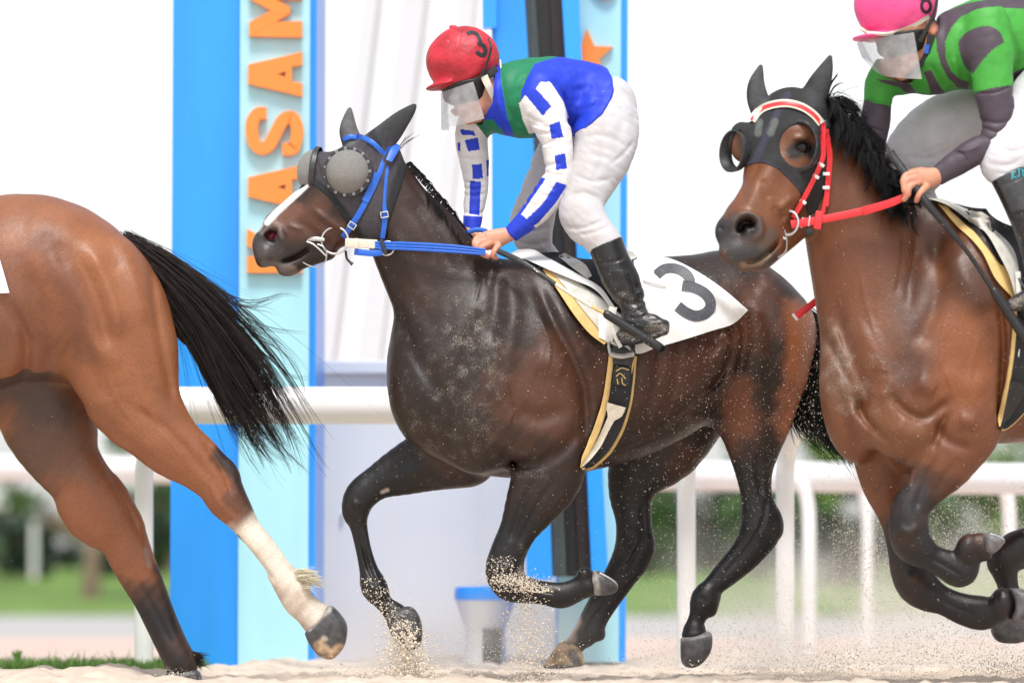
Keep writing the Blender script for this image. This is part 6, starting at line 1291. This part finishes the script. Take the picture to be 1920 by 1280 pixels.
    mesh_obj('boot', F8.W(V), F[:, ::-1].copy(), M['boot'], J8, True, C, paint(V, np.zeros(len(V)), [([(1900, 440), (1930, 480)], 30, .35), ([(1880, 580), (1930, 575)], 18, .8)]))
    s = PolySurf((V, F))
    mk = [([(1879, 338), (1879, 352)], 0), ([(1886, 336), (1880, 344), (1887, 350)], 0), ([(1892, 333), (1892, 346), (1888, 346)], 0), ([(1889, 333), (1896, 332)], 0), ([(1900, 346), (1899, 332), (1904, 340), (1908, 330), (1910, 342)], 0)]
    uvw_obj(F8, 'initials', joinVF(*[strap(s, P, 2.0, .5, .8, n=3, smoothw=0) for P, _ in mk]), M['teal'], J8)
    g = Grid((1740, 400, 90), (1860, 620, 240), 3.2); g.chain([(1770, 430, 130, 30, .9), (1790, 500, 160, 24, .9), (1800, 560, 180, 22, .9), (1770, 590, 185, 17, 1)], k=4, n=3); build_sdf(g, F8, 'boot', M['boot'], J8, (.018, .018, .020), dusts=[])
M['teal'] = mat('teal_thread', (.02, .35, .42), rough=.6)
j8()
ho8, hs8 = helmet(F8, J8, (1676, 14, -58), (79, 72, 66), -12, [(1580, -90), (1780, -90), (1765, 20), (1750, 42), (1724, 58), (1680, 74), (1640, 82), (1595, 86), (1575, 80)], ((1640, 76, -58), (46, 7, 56), -5), M['helmp'],
   [([(1728+9*math.sin(t), 24-11*math.cos(t)) for t in np.linspace(-.2, 6.2, 12)], 6.0), ([(1721+8*math.sin(t), 3-9*math.cos(t)) for t in np.linspace(-.2, 6.2, 12)], 6.0)],
   trim=([(1604, 64), (1630, 74), (1660, 75), (1700, 62), (1735, 42)], 7))
uvw_obj(F8, 'goggle_strap', joinVF(strap(None, [(1744, -30), (1748, 0), (1744, 30), (1732, 60), (1716, 90)], [4, 5, 5, 7, 9], 1.8, 0, wfix=[-100, -112, -114, -112, -108])), M['black'], J8)
uvw_obj(F8, 'chin_strap', joinVF(strap(None, [(1736, 78), (1734, 100), (1726, 120), (1712, 138), (1694, 154)], [12, 14, 12, 10, 8], 2.5, 0, wfix=[-108, -106, -102, -94, -70])), M['hoodb'], J8)
uvw_obj(F8, 'chin_pad', strap(None, [(1730, 96), (1728, 112)], [9, 8], 3, 0, wfix=[-110, -106]), M['navy'] if 'navy' in M else M['blue'], J8)
gg = Grid((1620, 50, -130), (1745, 140, 20), 1.8); gg.ell((1690, 46, -58), (58, 60, 48), k=10, rot=15, grow=5); gg.ell((1690, 92, -58), (38, 52, 40), k=16, rot=-14, grow=6); gg.chain([(1655, 86, -58, 8, 1), (1651, 100, -58, 9, 1)], k=10, n=2); gg.poly([(1620, 78), (1745, 62), (1745, 84), (1712, 108), (1676, 116), (1650, 114), (1620, 108)], k=4); build_sdf(gg, F8, 'goggles', M['black'], J8)
visor(F8, J8, [(1616, 76, 10), (1604, 84, -30), (1620, 84, -80), (1660, 80, -112), (1704, 74, -120)], [(1640, 120, 10), (1614, 112, -30), (1644, 148, -84), (1680, 158, -116), (1719, 161, -122)], M['visor'])
# ================================================================== HORSE leaving the picture at the left
F1 = Frame(0.25)
g1 = Grid((-1000, 330, -260), (660, 1290, 260), 3.4); g1.da = 2.0
g1.chain([(210, 620, 0, 112, .95), (150, 570, 0, 148, .92), (60, 540, 0, 176, .86), (-60, 560, -4, 176, .82), (-200, 590, -10, 190, .76), (-340, 600, -14, 195, .72), (-450, 600, -20, 185, .68), (-540, 620, -24, 140, .75)], k=20, n=4)
g1.chain([(-480, 560, -20, 140, .6), (-560, 470, -24, 105, .55), (-630, 390, -28, 80, .55), (-690, 330, -30, 66, .6)], k=40, n=3)
g1.chain([(-680, 330, -30, 62, .6), (-730, 380, -34, 64, .58), (-790, 440, -36, 48, .56), (-840, 480, -38, 38, .6)], k=16, n=3)
g1.blur(6)
g1.ell((215, 600, -52), (104, 150, 84), k=34, rot=-20); g1.ell((222, 700, -60), (84, 100, 56), k=30, rot=-25)
g1.ell((215, 600, 52), (100, 140, 84), k=30, rot=-20)
LEGS1 = {
 'nh': [(150, 690, 336, 660, -62, .6), (172, 762, 342, 738, -64, .56), (226, 816, 358, 778, -64, .56), (270, 850, 386, 824, -64, .6), (326, 886, 420, 852, -64, .62), (374, 926, 446, 882, -64, .62), (396, 956, 462, 918, -64, .66), (426, 978, 480, 958, -64, .68), (448, 1004, 492, 984, -64, .72), (476, 1040, 520, 1018, -64, .76), (504, 1082, 548, 1058, -64, .8), (524, 1118, 578, 1086, -64, .92), (538, 1142, 588, 1112, -64, .95), (558, 1160, 604, 1128, -64, .88), (576, 1184, 622, 1140, -64, .95)],
 'fh': [(-40, 700, 150, 700, 64, .7), (-6, 790, 176, 780, 66, .6), (40, 850, 180, 850, 68, .56), (84, 893, 204, 905, 68, .58), (108, 944, 244, 958, 68, .58), (172, 998, 268, 1000, 68, .6), (200, 1044, 284, 1052, 68, .64), (222, 1078, 298, 1090, 68, .66), (246, 1116, 312, 1130, 68, .72), (268, 1166, 330, 1172, 68, .8), (290, 1214, 350, 1214, 68, .95), (304, 1246, 366, 1244, 68, .95), (310, 1268, 362, 1264, 68, .9)],
 'nf': [(-520, 760, -380, 760, -60, .6), (-540, 880, -440, 870, -60, .65), (-580, 960, -510, 950, -60, .85), (-600, 1060, -560, 1050, -60, .8), (-640, 1130, -590, 1120, -60, .9)],
 'ff': [(-600, 760, -480, 780, 60, .6), (-680, 860, -600, 880, 60, .65), (-760, 940, -690, 950, 60, .85), (-800, 1040, -760, 1040, 60, .8), (-830, 1110, -790, 1110, 60, .9)]}
for kx, L in LEGS1.items(): g1.chain(pairs(L), k=30 if kx == 'nh' else 22, n=3)
g1.ell((438, 880, -64), (9, 22, 14), k=10, rot=-35); g1.ell((254, 972, 68), (6, 20, 14), k=10, rot=-25)
g1.blur(1); D = g1.dent
D([(20, 560), (60, 640), (40, 720), (-30, 760)], 12, 7, -30); D([(150, 480), (196, 580), (214, 660)], 12, 3.5, -30); D([(180, 470), (220, 560), (236, 640)], 12, -3, -30); D([(60, 640), (110, 660), (140, 640)], 10, 3, -30); D([(270, 700), (290, 780), (350, 860)], 4, -1.6, -30); D([(210, 700), (230, 760), (280, 820)], 3.5, -1.4, -30); D([(60, 500), (90, 580), (110, 660), (80, 700)], 20, 5, -30); D([(110, 480), (150, 560), (180, 640), (230, 700)], 20, -5, -30)
D([(120, 460), (140, 540), (170, 640), (190, 740)], 14, 2.4, -30); D([(285, 500), (300, 600), (318, 700), (330, 760)], 8, 4, -30); D([(230, 440), (262, 520), (285, 620)], 20, -4, -30)
D([(0, 720), (60, 716), (118, 722), (150, 750), (172, 775)], 7, 4, -30); D([(190, 740), (230, 800), (300, 850)], 20, -4, -40); D([(250, 760), (330, 820), (400, 900)], 9, 4, -40)
D([(385, 830), (420, 880), (440, 930)], 6, 5, -50); D([(395, 900), (420, 950), (460, 985)], 6, -3, -50); D([(450, 1010), (520, 1090)], 4, 3.5, -50)
D([(195, 870), (230, 940), (262, 1010)], 6, 4, 60); D([(240, 1060), (290, 1150), (320, 1210)], 5, 3.5, 60); D([(262, 1020), (270, 1070)], 5, -3, 60); D([(120, 900), (190, 1000)], 14, 3, 60)
D([(60, 420), (150, 450), (210, 520)], 30, -3, -30)
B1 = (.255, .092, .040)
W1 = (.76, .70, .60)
P1 = [([(100, 460), (140, 540), (170, 660)], 46, (.13, .050, .030), .6), ([(40, 500), (80, 600), (90, 680)], 50, (.17, .065, .040), .55), ([(180, 480), (230, 560)], 60, (.33, .13, .055), .5), ([(200, 640), (250, 720), (300, 800)], 60, (.30, .115, .050), .5), ([(300, 700), (330, 780)], 36, (.17, .062, .030), .5), ([(30, 560), (0, 640)], 70, (.20, .085, .055), .7), ([(80, 600), (60, 520)], 30, (.20, .075, .03), .6), ([(40, 380), (120, 400)], 50, (.27, .11, .055), .5), ([(0, 700), (60, 730), (100, 790), (60, 850)], 100, (.050, .036, .032), .9, (-55, 300)), ([(60, 850), (140, 850)], 80, (.15, .075, .05), .6, (-55, 300)),  # first strokes paint the shaded flank hollow and lit ridges into the coat
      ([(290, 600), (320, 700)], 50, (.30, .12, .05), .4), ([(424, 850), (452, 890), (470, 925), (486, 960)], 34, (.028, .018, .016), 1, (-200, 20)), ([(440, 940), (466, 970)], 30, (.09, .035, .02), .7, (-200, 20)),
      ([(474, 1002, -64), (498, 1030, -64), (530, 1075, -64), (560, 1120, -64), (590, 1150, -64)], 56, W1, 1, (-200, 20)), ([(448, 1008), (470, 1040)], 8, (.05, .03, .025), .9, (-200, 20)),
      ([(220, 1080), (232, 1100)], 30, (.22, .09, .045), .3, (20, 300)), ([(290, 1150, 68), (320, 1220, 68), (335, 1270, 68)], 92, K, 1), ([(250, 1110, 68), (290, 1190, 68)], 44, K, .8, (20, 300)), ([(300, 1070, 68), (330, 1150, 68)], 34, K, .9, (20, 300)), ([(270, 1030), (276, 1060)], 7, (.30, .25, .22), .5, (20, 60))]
for kx in ('nf', 'ff'): P1.append(([((p[0]+p[2])/2, (p[1]+p[3])/2, p[4]) for p in LEGS1[kx][1:]], 70, K, 1))
H1 = empty('horse', F1.W((100, 1270, 0)), 'light bay racehorse with a white hind sock, its hindquarters filling the left', 'horse')
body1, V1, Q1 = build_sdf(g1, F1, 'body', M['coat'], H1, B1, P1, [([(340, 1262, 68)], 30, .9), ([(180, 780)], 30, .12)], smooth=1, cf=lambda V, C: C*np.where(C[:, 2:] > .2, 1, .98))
S1 = Surf((V1, Q1))
hoof(F1, [(574, 1186), (590, 1168), (606, 1150), (622, 1134), (642, 1152), (653, 1174), (649, 1206), (636, 1226), (620, 1235), (600, 1227), (584, 1208)], -64, 36, M['hoofd'], H1, cf=lambda V, C: paint(V, C, [([(604, 1210), (622, 1228), (640, 1216)], 16, (.50, .34, .22), .9), ([(612, 1196)], 9, (.42, .33, .26), .8), ([(584, 1178), (604, 1156), (622, 1140)], 7, (.30, .28, .26), .8)]))
hoof(F1, [(308, 1260), (364, 1256), (374, 1276), (372, 1290), (304, 1290)], 68, 30, M['hoofd'], H1)
for q in (((-650, 1124), -60), ((-838, 1104), 60)): (a, b), w_ = q; hoof(F1, [(a, b), (a+54, b+2), (a+62, b+50), (a-14, b+46)], w_, 30, M['hoofd'], H1)
hair(F1, 'tail', M['hairbrown'], H1, [[(236, 444, 0), (300, 474, -4), (380, 530, -8), (450, 600, -8), (520, 690, -8), (572, 790, -8), (606, 850, -8)],
   [(242, 452, -4), (304, 500, -8), (370, 565, -12), (430, 640, -12), (490, 730, -12), (540, 820, -12), (560, 866, -10)],
   [(256, 470, -4), (312, 540, -12), (366, 610, -16), (410, 690, -16), (460, 780, -14), (510, 850, -14), (546, 880, -12)],
   [(276, 500, 0), (318, 575, -6), (362, 640, -8), (398, 700, -8), (444, 780, -8), (480, 830, -8), (520, 870, -8)]], 2600, rad=.95, segs=18, spread=10, jit=26, seed=21, flyaway=.09, lock=11, lmin=.38)
hair(F1, 'tail_wisps', M['hairbrown'], H1, [[(380, 530, 0), (460, 560, 4), (540, 550, 6), (600, 560, 8)], [(420, 580, 0), (500, 620, 4), (560, 640, 6), (640, 650, 8)], [(460, 620, 0), (530, 650, 4), (570, 720, 6), (560, 780, 8)], [(500, 680, 0), (560, 740, 4), (620, 730, 6), (650, 760, 4)]], 46, rad=.55, segs=14, spread=7, jit=20, seed=22, lock=4)
g = Grid((230, 430, -40), (420, 720, 30), 2.4); g.chain([(244, 462, 6, 8, .8), (280, 510, 8, 18, .8), (322, 582, 6, 24, .8), (362, 642, 4, 14, .8), (384, 646, 4, 7, .8)], k=4, n=3); build_sdf(g, F1, 'dock', M['coat'], H1, (.07, .035, .025), dusts=[])
hair(F1, 'fetlock_hair', M['hairwhite'], H1, [[(556, 1072, -76), (570, 1068, -84), (584, 1070, -88), (596, 1078, -86)], [(562, 1082, -80), (578, 1080, -88), (594, 1084, -88), (612, 1092, -84)], [(568, 1096, -80), (584, 1094, -86), (598, 1098, -84), (612, 1108, -80)]], 420, rad=.7, segs=8, spread=5, jit=9, seed=23, lock=3)
hair(F1, 'fetlock_hair', M['hairbrown'], H1, [[(352, 1222, 64), (366, 1224, 64), (378, 1222, 64), (388, 1214, 64)], [(354, 1240, 66), (366, 1246, 66), (374, 1252, 66), (380, 1262, 66)]], 260, rad=.7, segs=8, spread=4, jit=6, seed=24, lock=6)
NC1 = empty('number_cloth', F1.W((-60, 560, -100)), 'corner of a white number cloth on the horse at the left edge', 'number cloth')
cl1 = patch(S1, [(-300, 380), (-160, 400), (-60, 420), (0, 462), (16, 500), (33, 557)], [(-300, 560), (-200, 566), (-100, 562), (-30, 560), (10, 559), (33, 558)], 30, 18, 5, 2.4)
uvw_obj(F1, 'cloth', cl1, M['white'], NC1, ang=60)
# ================================================================== flying sand and dust
MSG = mat('sand_grain', (.78, .69, .58), rough=.9)
def grains():
    rg = np.random.default_rng(77); P = []; Rr = []
    def blob(n, c, s, y, ys, r=(1.0, 2.4), tri=False):
        u = rg.normal(c[0], s[0], n); v = rg.normal(c[1], s[1], n); yy = rg.uniform(y-ys, y+ys, n)
        add(u, v, yy, r, n)
    def add(u, v, yy, r, n):
        k = (DIST+yy)/FPX; x = (u-960)*k; z = CAMZ+(HOR-v)*k; ok = z > -.01
        P.append(np.stack([x, yy, z], 1)[ok]); Rr.append((rg.uniform(0, 1, n)**3*(r[1]-r[0])+r[0])[ok]*.001*1.0)
    def col(n, u0, v0, u1, v1, w0, w1, y, ys, r=(1.0, 3.5)):
        t = rg.uniform(0, 1, n)**.8; u = u0+(u1-u0)*t+rg.normal(0, 1, n)*(w0+(w1-w0)*t); v = v0+(v1-v0)*t; add(u, v, rg.uniform(y-ys, y+ys, n), r, n)
    # streams falling off the forelegs of the middle horse
    col(3200, 756, 1160, 765, 1285, 14, 34, -.06, .1, (1.4, 6)); col(260, 745, 1100, 790, 1280, 26, 60, -.06, .2, (1.2, 4)); col(150, 764, 1190, 760, 1270, 14, 26, -.1, .05, (5, 10))
    col(2600, 985, 1085, 1000, 1290, 16, 26, -.25, .1, (1.3, 5)); col(700, 950, 1075, 1010, 1110, 26, 18, -.33, .06, (1.3, 5)); col(1800, 930, 1160, 940, 1290, 50, 90, -.1, .3, (1.1, 3))
    col(600, 930, 1040, 955, 1110, 16, 26, -.34, .05, (1.2, 4.0)); col(420, 690, 1080, 740, 1180, 14, 20, -.08, .05, (1.2, 4.5))
    # low bursts from the track
    for c, s, n in (((660, 1262), (40, 14), 600), ((1450, 1262), (70, 16), 1600), ((1560, 1250), (60, 22), 1200), ((1890, 1258), (40, 18), 1400), ((1760, 1240), (90, 30), 1200), ((330, 1266), (16, 8), 160), ((1240, 1250), (50, 10), 300)): blob(n, c, s, -.1, .5, (1.2, 4))
    # the wide veil behind the middle horse
    n = 42000; u = 1180+rg.beta(1.6, 1.1, n)*800; v = 1245-rg.exponential(130, n); m = v > 780; add(u[m], v[m], rg.uniform(.2, 1.6, m.sum()), (.8, 2.7), m.sum())
    n = 9000; u = rg.uniform(1560, 1960, n); v = rg.normal(1060, 80, n); add(u, v, rg.uniform(-.3, 1.0, n), (1.2, 3.4), n)
    # single grains in front of the horses
    n = 2600; u = rg.normal(1380, 130, n); v = rg.normal(800, 170, n); add(u, v, rg.uniform(-.75, -.4, n), (.9, 2.2), n)
    n = 700; u = rg.normal(1540, 40, n); v = rg.normal(740, 90, n); add(u, v, rg.uniform(-.2, .2, n), (1.1, 3.2), n)
    n = 900; u = rg.uniform(650, 1250, n); v = rg.uniform(420, 1230, n); add(u, v, rg.uniform(-.8, -.35, n), (.8, 1.8), n)
    n = 260; u = rg.uniform(0, 1920, n); v = rg.uniform(30, 1250, n); add(u, v, rg.uniform(-1.2, .6, n), (.8, 2), n)
    n = 500; u = rg.uniform(1560, 1920, n); v = rg.uniform(380, 1200, n); add(u, v, rg.uniform(-1.5, -1.3, n), (.8, 1.7), n)
    P = np.vstack(P); Rr = np.concatenate(Rr); n = len(P)
    O = np.array([(1, 0, 0), (-1, 0, 0), (0, 1, 0), (0, -1, 0), (0, 0, 1), (0, 0, -1)], float)
    S = rg.uniform(.6, 1.3, (n, 6, 1)); V = P[:, None]+O[None]*S*Rr[:, None, None]; V += rg.normal(0, .18, V.shape)*Rr[:, None, None]
    T = np.array([(0, 2, 4), (2, 1, 4), (1, 3, 4), (3, 0, 4), (2, 0, 5), (1, 2, 5), (3, 1, 5), (0, 3, 5)])
    F = (np.arange(n)[:, None, None]*6+T[None]).reshape(-1, 3)
    tag(mesh_obj('flying_sand', V.reshape(-1, 3), F, MSG, None, False, origin=(0, 0, 0)), kind='stuff')
grains()
def dust(name, x0, x1, y0, y1, z1, dens, seed):
    m = bpy.data.materials.new(name); m.use_nodes = True; nt = m.node_tree; nt.nodes.remove(nt.nodes['Principled BSDF']); N = nt.nodes.new; L = nt.links.new
    pv = N('ShaderNodeVolumePrincipled'); pv.inputs['Color'].default_value = (1, .975, .94, 1); L(pv.outputs[0], nt.nodes['Material Output'].inputs['Volume'])
    tc = N('ShaderNodeTexCoord'); n = N('ShaderNodeTexNoise'); n.inputs['Scale'].default_value = 3.2; n.inputs['Detail'].default_value = 3; L(tc.outputs['Object'], n.inputs['Vector'])
    mr = N('ShaderNodeMapRange'); mr.inputs[1].default_value = .42; mr.inputs[2].default_value = .7; L(n.outputs['Fac'], mr.inputs[0])
    sp = N('ShaderNodeSeparateXYZ'); L(tc.outputs['Generated'], sp.inputs[0]); acc = mr.outputs[0]
    def mul(a, b):
        q = N('ShaderNodeMath'); q.operation = 'MULTIPLY'; L(a, q.inputs[0])
        if isinstance(b, float): q.inputs[1].default_value = b
        else: L(b, q.inputs[1])
        return q.outputs[0]
    for ax, a, b in (('X', 0, .35), ('X', 1, .75), ('Z', 1, .05), ('Y', 0, .2), ('Y', 1, .8)):
        q = N('ShaderNodeMapRange'); q.interpolation_type = 'SMOOTHSTEP'; q.inputs[1].default_value = a; q.inputs[2].default_value = b; L(sp.outputs[ax], q.inputs[0]); acc = mul(acc, q.outputs[0])
    L(mul(acc, float(dens)), pv.inputs['Density'])
    mb = MB(); mb.box((x0, y0, 0.03), (x1, y1, z1)); o = mb.build(name, m); tag(o, kind='stuff')
dust('dust_cloud', .35, 3.4, .25, 2.1, .7, 2.6, 1)
dust('dust_puff', -.85, .45, -.1, 1.1, .38, 3.0, 2)
